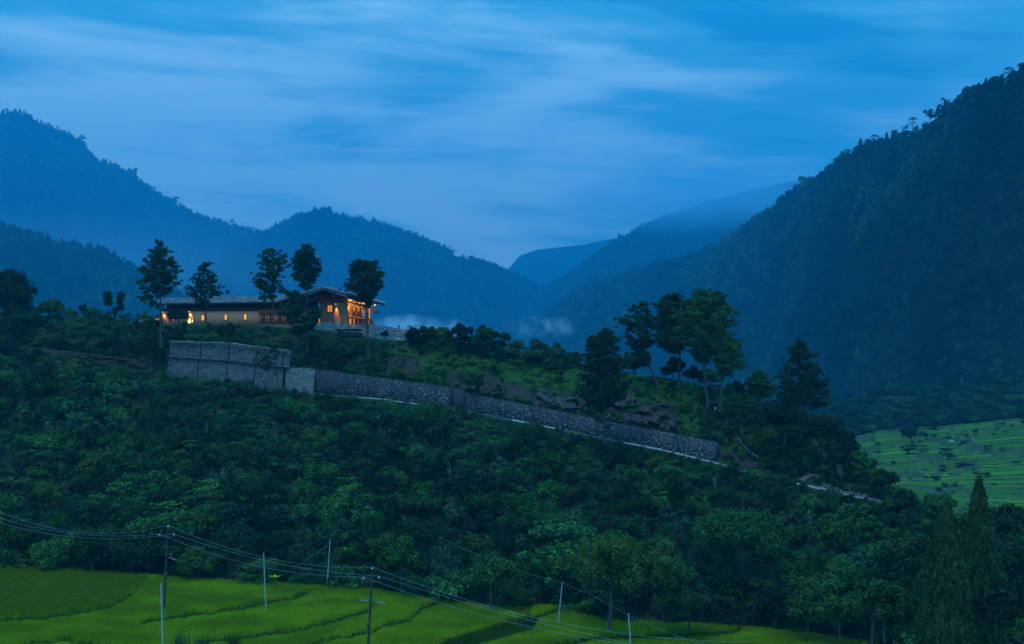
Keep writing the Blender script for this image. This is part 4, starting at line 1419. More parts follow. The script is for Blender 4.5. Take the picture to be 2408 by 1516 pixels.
# ---- annexe at the far left end
e2 = thing('annexe', F1.p(sL + 4, -2.0, -1.0), 'low lit annexe behind the tallest pine at the left end of the long wing', 'building')
s0 = sL + 0.05; s1 = F1.hit(c1(238, 0)[0])[0]; sA = F1.hit(c1(112, 0)[0])[0]
m = MB(); F1.box(m, s0, s1, -1.6, 1.55, -4.4, -0.35); F1.box(m, s1 + 0.01, sA, -1.6, 1.1, -5.0, -0.6); m.build('wall', 'ochre_plaster', e2)
m = MB(); F1.box(m, s0, s1 + 0.3, 1.55, 1.75, -4.7, 0.1); F1.box(m, s1 + 0.31, sA + 0.3, 1.1, 1.3, -5.2, -0.3, 0, None, 1.45); m.build('roof', 'red_timber', e2)
Fc = Frame(F1.p(0, 0, -0.34)[:2], ul)
q0, z1 = Fc.hit(*c1(300, 672)); q1, z0 = Fc.hit(*c1(242, 706))
window(Fc, e2, q0 + 0.2, q1 - 0.2, z0, z1, ['lit_window', 'lit_room', 'lit_window'], cols=3)

# ---- entrance link between the wing and the hall (red timber porch)
Dm = 324.0
a = at(c2(1052, 0)[0], 758, Dm)[:2]; b = at(c2(1165, 0)[0], 758, Dm - 0.3)[:2]
Fk = Frame(a, b - a)
e3 = thing('entrance_porch', Fk.p(1.5, -1.5, -1.5), 'small red timber entrance porch with its own roof between the wing and the hall', 'porch')
L = np.linalg.norm(b - a)
zP = lambda y: (758 - c2(0, y)[1]) / FPX * Dm
m = MB(); Fk.box(m, 0.0, L - 0.5, zP(735) - 1.0, zP(598), -1.6, 0.0); m.build('wall', 'red_timber', e3)
m = MB(); Fk.box(m, -0.6, L + 0.4, zP(606), zP(590), -1.8, 0.6, 0); Fk.box(m, -0.3, L + 0.1, zP(622), zP(606) - 0.01, -1.7, 0.35); m.build('roof', 'red_timber', e3)
window(Fk, e3, 0.25, L - 0.85, zP(728), zP(640), ['curtain_glass', 'dim_room'], name='door', cols=2)

# ---- tall hall
A = at(c2(1052, 0)[0], 758, 322)[:2]; B = at(c2(1470, 0)[0], 758, 317.5)[:2]; Cq = at(c2(1815, 0)[0], 758, 325)[:2]
FA = Frame(A, B - A); FB = Frame(B, Cq - B)
LA = np.linalg.norm(B - A); LB = np.linalg.norm(Cq - B)
e4 = thing('lodge_hall', FA.p(LA / 2, -2.5, -5), 'tall two-storey lodge hall with a broad slate gable roof and a glowing timber-framed glass front', 'building')
_, zA = FA.hit(*c2(1060, 384)); _, zB = FA.hit(*c2(1470, 384)); _, zC = FB.hit(*c2(1815, 476))
_, zgB = FB.hit(*c2(1470, 760)); _, zgC = FB.hit(*c2(1815, 752))
zbot = -3.6
back = np.array([-0.13, 0.99]) * 13.0
Ab, Bb, Cb = A + back, B + back, Cq + back
zA = zB
m = MB()
pts = [A, B, Cq, Cb, Ab]
tops = [zA - 0.01, zB - 0.01, zC, zC, zA]
V = [np.append(p, zbot) for p in pts] + [np.append(p, z) for p, z in zip(pts, tops)]
m.add(V, [(0, 1, 6, 5), (2, 3, 8, 7), (3, 4, 9, 8), (4, 0, 5, 9)])
m.add(V, [(5, 6, 7), (5, 7, 8), (5, 8, 9)])
FB.box(m, 0.0, LB, zbot, zgB + 0.05, -0.4, 0.0, 0, zbot, zgC + 0.05)
m.build('wall', 'ochre_plaster', e4)
# cornice bands on the plain wall
m = MB(); FA.box(m, -0.2, LA + 0.25, zB - 0.02, zB + 0.16, -0.4, 0.36); FA.box(m, -0.1, LA + 0.1, zB - 0.62, zB - 0.50, -0.1, 0.14)
m.build('cornice', 'orange_timber', e4)
dentils(FA, e4, 0.05, LA, zB - 0.30, size=0.16, gap=0.34, o=0.30)
dentils(FA, e4, 0.22, LA, zB - 0.48, size=0.14, gap=0.34, o=0.20)
m = MB(); FA.box(m, -0.1, LA, zB + 0.162, zB + 0.55, -0.5, 0.02); m.build('frieze', 'dark_timber', e4)
# lit window and lamp
q0, z1 = FA.hit(*c2(1172, 462)); q1, z0 = FA.hit(*c2(1244, 560))
window(FA, e4, q0, q1, z0, z1, ['lit_room', 'lit_room'], cols=2, fw=0.16, proud=0.2)
for fr, x, y, en, sp in ((FA, 1303, 432, 900, 46), (FB, 1476, 440, 350, 60)):
    q, z = fr.hit(*c2(x, y)); p = fr.p(q, z, 0.34 if fr is FA else 0.28)
    m = MB(); m.tube([p + [0, 0, 0.14], p, p - [0, 0, 0.08]], [0.09, 0.13, 0.12], 8)
    f = m.build('wall_lamp', 'lamp_metal', e4)
    m = MB(); m.tube([p - [0, 0, 0.08], p - [0, 0, 0.22]], [0.12, 0.07], 8); g = m.build('bulb', 'lamp_glow', e4); g.parent = f
    lamp('lamp_light', e4, p - [0, 0, 0.3], en, aim=(-fr.n[0] * 0.10, -fr.n[1] * 0.10, -1), spot=sp)
# glazed front of five bays, two storeys
zm = lambda q: FB.hit(*c2(1470, 632))[1] * (1 - q / LB) + FB.hit(*c2(1815, 676))[1] * q / LB
zt_ = lambda q: zB * (1 - q / LB) + zC * q / LB
zg_ = lambda q: zgB * (1 - q / LB) + zgC * q / LB
m = MB()
qs = [FB.hit(c2(x, 0)[0])[0] for x in (1470, 1530, 1598, 1668, 1738, 1812)]
V = []
FB.box(m, 0.02, LB - 0.02, zg_(0) + 0.06, zt_(0) - 0.02, -0.32, -0.30, 0, zg_(LB) + 0.06, zt_(LB) - 0.02)
m.build('glazing_back', 'curtain_glass', e4)
for k, q in enumerate(qs):
    q = min(max(q, 0.16), LB - 0.16)
    m = MB(); FB.box(m, q - 0.15, q + 0.15, zg_(q) - 0.02, zt_(q), -0.2, 0.16); m.build('pillar', 'orange_timber', e4)
m = MB(); FB.box(m, 0.0, LB, zm(0) - 0.2, zm(0) + 0.16, -0.2, 0.26, 0, zm(LB) - 0.2, zm(LB) + 0.16); m.build('floor_beam', 'orange_timber', e4)
m = MB(); FB.box(m, 0.0, LB + 0.2, zt_(0) - 0.28, zt_(0) + 0.2, -0.2, 0.3, 0, zt_(LB) - 0.28, zt_(LB) + 0.2); m.build('head_beam', 'orange_timber', e4)
lows = [['lit_room', 'lit_room', 'lit_room'], ['dim_room', 'lit_room', 'curtain_glass'], ['dim_room', 'dim_room', 'curtain_glass'], ['dim_room', 'curtain_glass', 'dim_room'], ['dim_room', 'lit_room', 'dim_room']]
ups = [['lit_room', 'dim_room', 'lit_room'], ['curtain_glass', 'dim_room', 'dim_room'], ['curtain_glass', 'dim_room', 'curtain_glass'], ['dim_room', 'curtain_glass', 'dim_room'], ['dim_room', 'dim_room', 'lit_room']]
for k in range(5):
    a, b = qs[k] + 0.17, qs[k + 1] - 0.17
    sl = (zt_(b) - zt_(a)) / (b - a)
    window(FB, e4, a + 0.06, b - 0.06, zm(a) + 0.26, zt_(a) - 0.42, ups[k], frame='red_timber', cols=3, rows=2, fw=0.06, proud=0.10, slope=sl)
    window(FB, e4, a + 0.06, b - 0.06, zg_(a) + 0.18, zm(a) - 0.32, lows[k], frame='red_timber', cols=3, rows=1, fw=0.06, proud=0.10, slope=(zg_(b) - zg_(a)) / (b - a) * 0.6)
# soffit lamps shining on the rafters and down the pillars
for k, (x, y) in enumerate(((1478, 398), (1555, 416), (1628, 428), (1697, 442), (1840, 470))):
    q, z = FB.hit(*c2(x, y)); p = FB.p(q, z, 0.75)
    m = MB(); m.tube([p + [0, 0, 0.10], p - [0, 0, 0.12]], [0.10, 0.10], 8)
    f = m.build('soffit_lamp', 'lamp_metal', e4)
    m = MB(); m.beam(p - FB.d * 0.2 + [0, 0, 0.16], p + FB.d * 0.22 + [0, 0, 0.22], 0.16, 0.12); g = m.build('bulb', 'lamp_glow', e4); g.parent = f
    lamp('lamp_light', e4, p + [0, 0, 0.34] - FB.n * 0.1, 110, size=0.1)
    lamp('lamp_light', e4, FB.p(q, z - 0.35, 0.55), 650, aim=(-FB.n[0] * 0.12, -FB.n[1] * 0.12, -1), spot=52)
# roof: straight front rake through the apex
Rk = lambda x, y, D: at(*c2(x, y), D)
apex = Rk(1100, 188, 315.5); er = Rk(2036, 436, 314.0); el = Rk(430, 392, 319.0)
bk = np.array([-0.7, 11.5, 0.45])
m = MB(); th = np.array([0, 0, 0.22])
for a, b, c_, d in ((apex, er, er + bk, apex + bk), (el, apex, apex + bk, el + bk)):
    m.add([a, b, c_, d, a - th, b - th, c_ - th, d - th], [(0, 1, 2, 3), (4, 7, 6, 5), (0, 4, 5, 1), (1, 5, 6, 2), (2, 6, 7, 3), (3, 7, 4, 0)])
rf = m.build('roof', 'slate_bed', e4)
m = MB(); slates(m, er + bk, er, apex, apex + bk, 0.8, 0.4, rngb); slates(m, el, el + bk, apex + bk, apex, 0.8, 0.4, rngb)
o = m.build('slates', 'slate', e4); o.parent = rf; o['kind'] = 'stuff'
for a, b in ((apex, er), (el, apex)):
    m = MB(); m.beam(a + [0, -0.08, -0.26], b + [0, -0.08, -0.26], 0.16, 0.36); m.build('barge_board', 'red_timber', e4)
# purlins that stick out under the right eave
for k in range(9):
    t = 0.06 + 0.9 * k / 8
    a = apex * (1 - t) + er * t - [0, 0, 0.55]
    m = MB(); m.beam(a + [0, 0.2, 0], a + bk * 0.98, 0.2, 0.26, up=(0, 0, 1)); m.build('purlin', 'dark_timber', e4)
for x0, y0, x1, y1, dz in ((1820, 395, 2000, 437, 0), (1800, 410, 1955, 443, 0)):
    m = MB(); m.beam(Rk(x0, y0, 315.5), Rk(x1, y1, 314.8), 0.2, 0.22); m.build('eave_rafter', 'red_timber', e4)
    m = MB(); m.beam(Rk(x0, y0, 319.5), Rk(x1, y1, 318.8), 0.2, 0.22); m.build('eave_rafter', 'red_timber', e4)
# open gable truss
tie0, tie1 = Rk(1128, 372, 317.0), Rk(1480, 350, 316.5)
m = MB(); m.beam(tie0 - [1.5, 0, 0], tie1, 0.24, 0.3); m.build('tie_beam', 'red_timber', e4)
for x, yt in ((1140, 228), (1274, 258), (1420, 296)):
    m = MB(); m.beam(Rk(x, 375, 316.9), Rk(x, yt, 316.9), 0.2, 0.24, up=(0, 1, 0)); m.build('truss_post', 'red_timber', e4)
m = MB()
g0, g1, g2 = Rk(640, 378, 324.0), Rk(1102, 225, 324.0), Rk(1560, 372, 324.0)
yb = np.array([0, 0.3, 0])
m.add([g0, g2, g1, g0 + yb, g2 + yb, g1 + yb], [(0, 1, 2), (5, 4, 3)]); m.add([g0, g2, g1, g0 + yb, g2 + yb, g1 + yb], [(0, 3, 4, 1), (1, 4, 5, 2), (2, 5, 3, 0)])
m.build('gable_infill', 'dark_timber', e4)
# lower rear roof corner
m = MB(); a, b, c_ = Rk(1822, 508, 328), Rk(1898, 570, 327), Rk(1822, 562, 327)
d = np.array([0.4, 5.0, 0.4]); V = [a, b, b + d, a + d]; V += [p - [0, 0, 0.25] for p in V]
m.add(V, [(0, 1, 2, 3), (4, 7, 6, 5), (0, 4, 5, 1), (1, 5, 6, 2), (2, 6, 7, 3), (3, 7, 4, 0)])
m.build('rear_roof', 'red_timber', e4)
# gable roof over the right end of the wing reads as part of the wing: rafters of its open end
m = MB()
for t in (0.12, 0.35, 0.6, 0.85):
    m.beam(E_R * (1 - t) + R_R * t - [0, 0, 0.3], B_R * (1 - t) + R_R * t - [0, 0, 0.3], 0.12, 0.16)
o = m.build('end_truss', 'red_timber', e)

# ---- whitewashed terrace wall
e5 = thing('terrace_wall', at(840, 800, 309), 'pale whitewashed stone terrace wall running down to the right of the glass fronted hall', 'wall')
tw = [(960, 733, 792, 312.5), (1095, 722, 800, 311.5), (1290, 716, 812, 309.5), (1472, 752, 850, 311.5), (1790, 752, 935, 311.0), (1880, 748, 945, 309.0), (2350, 832, 968, 305.5)]
for k, ((x0, t0, b0, d0), (x1, t1, b1, d1)) in enumerate(zip(tw[:-1], tw[1:])):
    q = [at(*c2(x0, b0 + 30), d0), at(*c2(x1, b1 + 30), d1), at(*c2(x1, t1), d1), at(*c2(x0, t0), d0)]
    mb = MB(); n = panel_slab(mb, q, 0.55)
    o = mb.build('wall_length', 'mortar_pale', e5)
    ms = MB(); courses(ms, q, n, 0.62, 0.24, rngb, proud=0.05, jit=0.35)
    st = ms.build('stonework', 'whitewash', e5); st['kind'] = 'stuff'; st.parent = o
# ledge with planting in front of the wall
m = MB(); a, b = at(*c2(1305, 852), 308.0), at(*c2(1672, 852), 308.0)
m.box(a, b - a, (0, 1.6, 0), (0, 0, 0.5)); o = m.build('planter', 'dark_timber', loc=(a + b) / 2); tag(o, 'long dark planter box in front of the whitewashed terrace wall', 'planter')
m = MB(); a, b = at(*c2(1305, 930), 308.3), at(*c2(1690, 950), 308.3)
c_, d = at(*c2(1690, 870), 308.3), at(*c2(1305, 856), 308.3)
q = [a, b, c_, d]; n = panel_slab(m, q, 1.2); o = m.build('low_wall', 'mortar', loc=(a + b) / 2); tag(o, 'low dark stone wall carrying the planter below the terrace', 'wall')
m = MB(); a, b = at(*c2(2180, 962), 303.5), at(*c2(2285, 992), 303.0)
m.box(a, b - a, (0.3, 2.0, 0), (0, 0, 0.12)); o = m.build('paving_slab', 'concrete', loc=a); tag(o, 'small pale concrete slab on the grass under the right end of the terrace wall', 'slab')

# red clay chimney-like lamps on the terrace wall
def chimney(x, y0, y1, D, wpx, lab):
    b = at(*c2(x, y1), D); hgt = (y1 - y0) * 0.15626 / FPX * D; w = wpx * 0.15626 / FPX * D
    e_ = thing('clay_post', b, lab, 'post', 'red clay posts along the terrace')
    m = MB(); m.tube([b + [0, 0, 0.0], b + [0, 0, 0.10], b + [0, 0, hgt * 0.28]], [w * 1.05, w * 1.0, w * 0.62], 12); m.tube([b + [0, 0, hgt * 0.28], b + [0, 0, hgt * 0.281]], [w * 0.62, 0.01], 12)
    m.build('base', 'red_clay', e_)
    m = MB(); p = b + [0, 0, hgt * 0.26]
    m.box(p - [w * 0.42, w * 0.42, 0], (w * 0.84, 0, 0), (0, w * 0.84, 0), (0, 0, hgt * 0.68)); m.build('shaft', 'red_clay', e_)
    m = MB(); p = b + [0, 0, hgt * 0.94]
    m.box(p - [w * 0.5, w * 0.5, 0], (w, 0, 0), (0, w, 0), (0, 0, hgt * 0.06)); m.build('cap', 'red_clay', e_)


chimney(1253, 650, 716, 309.9, 26, 'red clay post in front of the plain ochre wall, below the lit window')
chimney(1386, 680, 736, 310.8, 24, 'red clay post in front of the plain ochre wall, near the hall corner')
chimney(1840, 690, 750, 310.6, 30, 'red clay post just right of the glass front')
chimney(2237, 757, 812, 306.8, 26, 'red clay post standing alone on the far right of the terrace wall')
chimney(1668, 738, 756, 311.6, 20, 'short red clay post before the glass front, behind the pine trunk')

# white flag on a pole in front of the glass front
b = at(*c2(1732, 760), 310.6); t = at(*c2(1730, 520), 310.6)
e6 = thing('prayer_flag', b, 'white vertical flag hanging on a thin pole before the glass front', 'flag')
m = MB(); m.tube([b, t], [0.05, 0.035], 6); m.build('pole', 'dark_timber', e6)
mat('white_cloth', (0.75, 0.74, 0.80), rough=0.9)
m = MB(); m_ = 10
for k in range(m_):
    pass
ys = np.linspace(528, 632, 12); V = []
for k, y in enumerate(ys):
    w = [2, 10, 16, 21, 26, 30, 33, 34, 33, 30, 22, 12][k]
    V += [at(*c2(1729, y), 310.55), at(*c2(1729 - w * 0.5, y + 2), 310.35 + 0.15 * math.sin(k)), at(*c2(1729 - w, y + 5), 310.5 - 0.1 * math.sin(k * 1.7))]
Fq = [(3 * k + j, 3 * k + j + 1, 3 * k + j + 4, 3 * k + j + 3) for k in range(11) for j in range(2)]
m.add(V, Fq); m.add(np.array(V) + [0, 0.03, 0], [f[::-1] for f in Fq]); m.build('cloth', 'white_cloth', e6)

# ------------------------------------------------------------------ pines drawn from their outlines
def pine(foot, trunk, D, prof, label, seed=1, mat_='needles', pad=0.62, nb=22, dens=1.0, category='pine tree', group=None, tr=0.24, extra_pads=(), nl=(34, 0.70, 0.075), limbs=1.0, name='pine_tree', upl=0.35):
    """trunk: (X, Y) from foot to top; prof: (Y, Xleft, Xright) of the crown"""
    rng = np.random.default_rng(seed)
    pad *= 0.82
    base = at(*trunk[0], D)
    e = thing(name, base, label, category, group)
    T = np.array([at(x, y, D) for x, y in trunk])
    T[:, 1] += np.linspace(0, rng.normal() * 0.4, len(T))
    zt = T[:, 2]
    m = MB()
    f = np.linspace(0, 1, 14)
    zz = zt[0] + (zt[-1] - zt[0]) * f
    order = np.argsort(zt)
    xx = np.interp(zz, zt[order], T[order, 0]); yy = np.interp(zz, zt[order], T[order, 1])
    P = np.stack([xx + rng.normal(size=14) * 0.05, yy, zz], 1); P[0, 2] -= 0.6
    m.tube(P, tr * (1 - 0.78 * f) * np.where(f < 0.05, 1.35, 1), 7)
    trk = m.build('trunk', 'bark', e)
    Yp = np.array([p[0] for p in prof], float)
    zp = (758 - Yp) / FPX * D
    xl = (np.array([p[1] for p in prof]) - 1204) / FPX * D; xr = (np.array([p[2] for p in prof]) - 1204) / FPX * D
    o = np.argsort(zp); zp, xl, xr = zp[o], xl[o], xr[o]
    Hc = zp[-1] - zp[0]
    widths = xr - xl
    # branch ends
    cum = np.linspace(zp[0], zp[-1], 60); wz = np.interp(cum, zp, widths)
    pr = wz / wz.sum()
    pads = []
    br = MB()
    for k in range(int(nb * 2.4)):
        z = rng.choice(cum, p=pr) + rng.uniform(-0.3, 0.3)
        z = min(max(z, zp[0]), zp[-1] - 0.1)
        a, b = np.interp(z, zp, xl), np.interp(z, zp, xr)
        tx, ty = np.interp(z, zz, xx), np.interp(z, zz, yy)
        ang = rng.uniform(0, 2 * math.pi)
        R_ = (b - a) / 2
        ux = math.cos(ang); rr = rng.uniform(0.5, 1.0) ** 0.7
        ex = (a + b) / 2 + ux * R_ * rr; ey = ty + math.sin(ang) * R_ * rr
        end = np.array([ex, ey, z])
        zs = max(z - 0.35 * np.hypot(ex - tx, ey - ty) - 0.2, zt[0] + 0.3 * (zt[-1] - zt[0]))
        st = np.array([np.interp(zs, zz, xx), np.interp(zs, zz, yy), zs])
        midp = (st + end) / 2 + [0, 0, 0.12 * np.hypot(ex - tx, ey - ty)] + rng.normal(size=3) * 0.12
        if rng.uniform() < limbs * 0.6:
            br.tube([st, midp, end], [tr * 0.30, tr * 0.20, tr * 0.08], 4)
        npd = max(2, int(rng.uniform(3, 6.5) * dens))
        for j in range(npd):
            q = rng.uniform(0.45, 1.06)
            c = (st * (1 - q) + end * q) if q < 1 else end
            c = c + rng.normal(size=3) * [pad * 0.75, pad * 0.75, pad * 0.42]
            pads.append(c)
    for k in range(int(nb * 0.8 * dens)):             # tufts close round the stem
        z = rng.uniform(zp[0] + 0.35 * Hc, zp[-1])
        a, b = np.interp(z, zp, xl), np.interp(z, zp, xr)
        pads.append(np.array([(a + b) / 2 + rng.normal() * (b - a) * 0.16, yy[0] + rng.normal() * (b - a) * 0.16, z]))
    pads.append(np.array([xx[-1], yy[-1], zz[-1] - 0.2]))
    for x, y in extra_pads:
        pads.append(at(x, y, D) + [0, rng.normal() * 0.3, 0])
    o = br.build('branches', 'bark', e) if br.V else None
    if o:
        o.parent = trk
    pads = np.array(pads)
    n_, L_, w_ = nl
    cc = np.repeat(pads, n_, axis=0)
    d = rdir(rng, len(cc), -0.6); d[:, 2] += upl; d /= np.linalg.norm(d, axis=1)[:, None]
    s = np.repeat(rng.uniform(0.65, 1.2, len(pads)), n_)[:, None] * pad
    ln = s * rng.uniform(0.8, 1.35, (len(cc), 1)) * L_ / 0.62
    r2 = rng.normal(size=cc.shape); Bn = np.cross(d, r2); Bn /= np.linalg.norm(Bn, axis=1)[:, None]
    w = w_ * rng.uniform(0.7, 1.2, (len(cc), 1))
    i0 = cc + d * s * 0.12
    V = np.stack([i0, i0 + d * ln * 0.55 + Bn * w, i0 + d * ln, i0 + d * ln * 0.55 - Bn * w], 1).reshape(-1, 3)
    m = MB(); m.add(V, np.arange(len(V)).reshape(-1, 4))
    m.build('crown', mat_, e)
    return e


def A1c(x, y):       # crop of the lodge
    return c1(x, y)


def prof1(*rows):
    return [(c1(0, y)[1], c1(a, 0)[0], c1(b, 0)[0]) for y, a, b in rows]


G = 'tall pines round the lodge'
pine(0, [c1(287, 880), c1(285, 600), c1(280, 300), c1(280, 66)], 306,
     prof1((62, 268, 292), (100, 230, 330), (140, 178, 360), (200, 170, 395), (240, 120, 425), (300, 105, 450), (380, 100, 448), (440, 112, 380), (500, 95, 320), (560, 110, 290)),
     'tallest pine at the left end of the lodge, with a broad layered crown', 1, nb=44, pad=0.62, dens=1.15, tr=0.26, group=G)
pine(0, [c1(655, 712), c1(645, 560), c1(635, 400), c1(650, 225)], 311,
     prof1((225, 635, 675), (260, 595, 708), (300, 600, 700), (340, 555, 780), (390, 470, 800), (440, 450, 825), (470, 445, 815), (520, 560, 740), (585, 570, 745)),
     'slimmer pine with thin flat layers in front of the middle of the long wing', 2, nb=30, pad=0.55, dens=0.85, tr=0.2, group=G)
pine(0, [c1(1178, 790), c1(1185, 600), c1(1180, 330), c1(1180, 125)], 310,
     prof1((120, 1150, 1210), (150, 1065, 1285), (200, 1050, 1300), (250, 1060, 1308), (300, 1010, 1270), (350, 1005, 1235), (395, 1020, 1220), (440, 1062, 1215), (500, 1090, 1205), (530, 1100, 1200)),
     'pine with a split crown before the timber bay of the long wing', 3, nb=34, pad=0.58, dens=0.95, tr=0.24, group=G)
pine(0, [c1(1462, 915), c1(1462, 640), c1(1460, 430), c1(1450, 95)], 305,
     prof1((88, 1435, 1465), (115, 1385, 1515), (170, 1350, 1540), (230, 1325, 1565), (290, 1330, 1568), (340, 1355, 1530), (390, 1385, 1530), (425, 1410, 1520)),
     'dark dense pine with a tapered crown left of the hall roof peak', 4, 'needles_dark', nb=34, pad=0.62, dens=1.3, tr=0.22, group=G)
pine(0, [c1(1945, 815), c1(1942, 650), c1(1938, 500), c1(1925, 225)], 301.5,
     prof1((215, 1850, 2010), (250, 1815, 2050), (300, 1790, 2078), (350, 1745, 2088), (400, 1738, 2085), (440, 1750, 2068), (490, 1775, 2040), (540, 1850, 1990), (580, 1880, 1950)),
     'dark pine with a full round crown standing before the glass front', 5, 'needles_dark', nb=46, pad=0.6, dens=1.35, tr=0.30, group=G)
pine(0, [c1(1338, 745), c1(1335, 600), c1(1290, 480), c1(1245, 425)], 303,
     prof1((415, 1225, 1265), (450, 1240, 1340), (480, 1280, 1410), (540, 1240, 1450), (580, 1215, 1450), (630, 1210, 1440), (680, 1280, 1420), (735, 1310, 1370)),
     'bushy young pine leaning left in front of the entrance end of the long wing', 6, 'needles', nb=13, pad=0.6, dens=1.3, tr=0.12, limbs=0.3)
pine(0, [c1(1475, 790), c1(1500, 700), c1(1535, 600)], 304,
     prof1((598, 1515, 1570), (640, 1420, 1578), (690, 1410, 1565), (740, 1430, 1500), (775, 1440, 1490)),
     'small shaggy pine at the foot of the dark tapered pine', 7, 'needles', nb=16, pad=0.55, dens=1.1, tr=0.10, limbs=0.3)
pine(0, [(355, 880), (354, 820), (352, 756)], 300,
     [(753, 350, 356), (765, 336, 368), (785, 332, 374), (805, 334, 374), (820, 342, 366)],
     'young pine with an egg shaped crown left of the grey block wall', 8, 'needles', nb=22, pad=0.45, dens=1.3, tr=0.11, limbs=0.4)
pine(0, [(651, 922), (652, 880), (650, 820)], 293,
     [(818, 634, 662), (835, 590, 668), (850, 586, 640), (866, 590, 624), (880, 640, 672)],
     'thin sparse tree with bare forked limbs in front of the grey block wall', 9, 'needles', nb=13, pad=0.42, dens=0.9, tr=0.12, nl=(26, 0.6, 0.07))
pine(0, [(257, 735), (255, 715), (254, 690)], 330, [(689, 249, 260), (698, 246, 263), (708, 249, 262), (718, 252, 258)],
     'small tufted pine rising over the bushes at the left skyline', 10, 'needles', nb=10, pad=0.5, dens=1.0, tr=0.09)
pine(0, [(283, 742), (284, 718), (284, 688)], 330, [(687, 282, 287), (697, 278, 290), (708, 277, 291), (720, 279, 290), (730, 280, 290)],
     'small rust-tinged pine next to the small tufted pine on the left skyline', 11, 'needles', nb=11, pad=0.42, dens=1.0, tr=0.09)


def cA(x, y):
    return 1322.8 + x * 0.293, 646.7 + y * 0.293


def profA(*rows):
    return [(cA(0, y)[1], cA(a, 0)[0], cA(b, 0)[0]) for y, a, b in rows]


G = 'pines grouped on the knoll above the river stone wall'
pine(0, [cA(335, 1395), cA(333, 1100), cA(327, 700), cA(325, 470)], 256,
     profA((462, 265, 400), (510, 205, 440), (580, 155, 455), (650, 130, 500), (720, 128, 525), (800, 110, 530), (880, 95, 545), (950, 92, 525), (1010, 130, 500), (1060, 250, 400)),
     'big dark pine with a conical crown rooted below the road, overlapping the stone wall', 20, 'needles_dark', nb=62, pad=0.62, dens=1.5, tr=0.22, extra_pads=[cA(270, 1165), cA(285, 1180), cA(372, 1220), cA(360, 1235), cA(310, 1180)])
pine(0, [cA(805, 965), cA(745, 850), cA(690, 700), cA(655, 500), cA(640, 240)], 271,
     profA((228, 610, 665), (260, 530, 690), (320, 485, 740), (370, 415, 745), (430, 402, 745), (480, 430, 740), (540, 490, 720), (600, 520, 690), (700, 560, 700)),
     'leaning pine at the left of the knoll group, its trunk bent to the left', 21, 'needles', nb=36, pad=0.55, dens=0.95, tr=0.24, group=G)
pine(0, [cA(945, 975), cA(936, 800), cA(938, 560), cA(900, 200)], 270,
     profA((165, 880, 960), (190, 750, 1010), (250, 712, 1060), (330, 712, 1060), (400, 690, 1000), (470, 675, 1010), (540, 690, 990), (610, 790, 960)),
     'tall pine with a wide double crown, second from the left in the knoll group', 22, 'needles', nb=52, pad=0.62, dens=1.25, tr=0.27, group=G)
pine(0, [cA(1168, 1050), cA(1145, 850), cA(1125, 600), cA(1108, 150)], 264,
     profA((140, 1090, 1150), (160, 990, 1210), (220, 950, 1300), (300, 900, 1390), (370, 880, 1400), (430, 885, 1390), (520, 850, 1250), (600, 1010, 1250), (690, 1045, 1190)),
     'tallest and broadest pine of the knoll group, its crown tipped with fresh green', 23, 'needles_fresh', nb=66, pad=0.66, dens=1.25, tr=0.29, group=G)
pine(0, [cA(1240, 800), cA(1240, 600), cA(1262, 165)], 279,
     profA((158, 1200, 1300), (200, 1190, 1305), (280, 1180, 1335), (360, 1190, 1320), (430, 1180, 1290), (500, 1180, 1280)),
     'very dark narrow pine behind the tallest pine of the knoll group', 24, 'needles_dark', nb=26, pad=0.6, dens=1.3, tr=0.22, group=G)
pine(0, [cA(1270, 1110), cA(1280, 850), cA(1290, 600), cA(1305, 475)], 261,
     profA((465, 1240, 1380), (500, 1215, 1405), (560, 1195, 1440), (630, 1195, 1440), (700, 1215, 1450), (745, 1240, 1475), (800, 1290, 1440)),
     'lower pine at the right side of the knoll group with drooping right branches', 25, 'needles_fresh', nb=40, pad=0.6, dens=1.2, tr=0.2, group=G)
pine(0, [cA(1578, 1015), cA(1575, 940), cA(1570, 785)], 268,
     profA((775, 1555, 1585), (810, 1500, 1640), (870, 1445, 1680), (930, 1470, 1690), (980, 1510, 1670)),
     'short bushy pine between the knoll group and the dark leaning pine', 26, 'needles_fresh', nb=26, pad=0.6, dens=1.2, tr=0.13)
pine(0, [cA(1915, 1290), cA(1910, 1000), cA(1903, 760), cA(1890, 530)], 250,
     profA((522, 1870, 1920), (560, 1820, 1965), (620, 1812, 2030), (690, 1820, 2062), (750, 1765, 2080), (820, 1690, 2100), (880, 1695, 2190), (940, 1710, 2180), (1000, 1780, 2160), (1060, 1830, 2150)),
     'ragged dark tree on the right hilltop with a long branch reaching out to the right', 27, 'needles_dark', nb=58, pad=0.55, dens=1.1, tr=0.22, nl=(32, 0.65, 0.065))
pine(0, [(1588, 1290), (1590, 1200), (1588, 1110)], 214,
     [(1106, 1584, 1592), (1120, 1568, 1606), (1140, 1562, 1614), (1160, 1566, 1614), (1175, 1572, 1606), (1190, 1580, 1600)],
     'young pine with a brush-like crown alone on the lower wooded slope', 28, 'needles', nb=24, pad=0.42, dens=1.3, tr=0.10, limbs=0.4)
pine(0, [(1838, 1250), (1837, 1200), (1835, 1150)], 226,
     [(1142, 1831, 1838), (1155, 1820, 1850), (1175, 1818, 1852), (1195, 1826, 1846)],
     'slim pale-barked young pine below the lower road at the right', 29, 'needles', nb=12, pad=0.4, dens=1.0, tr=0.10)


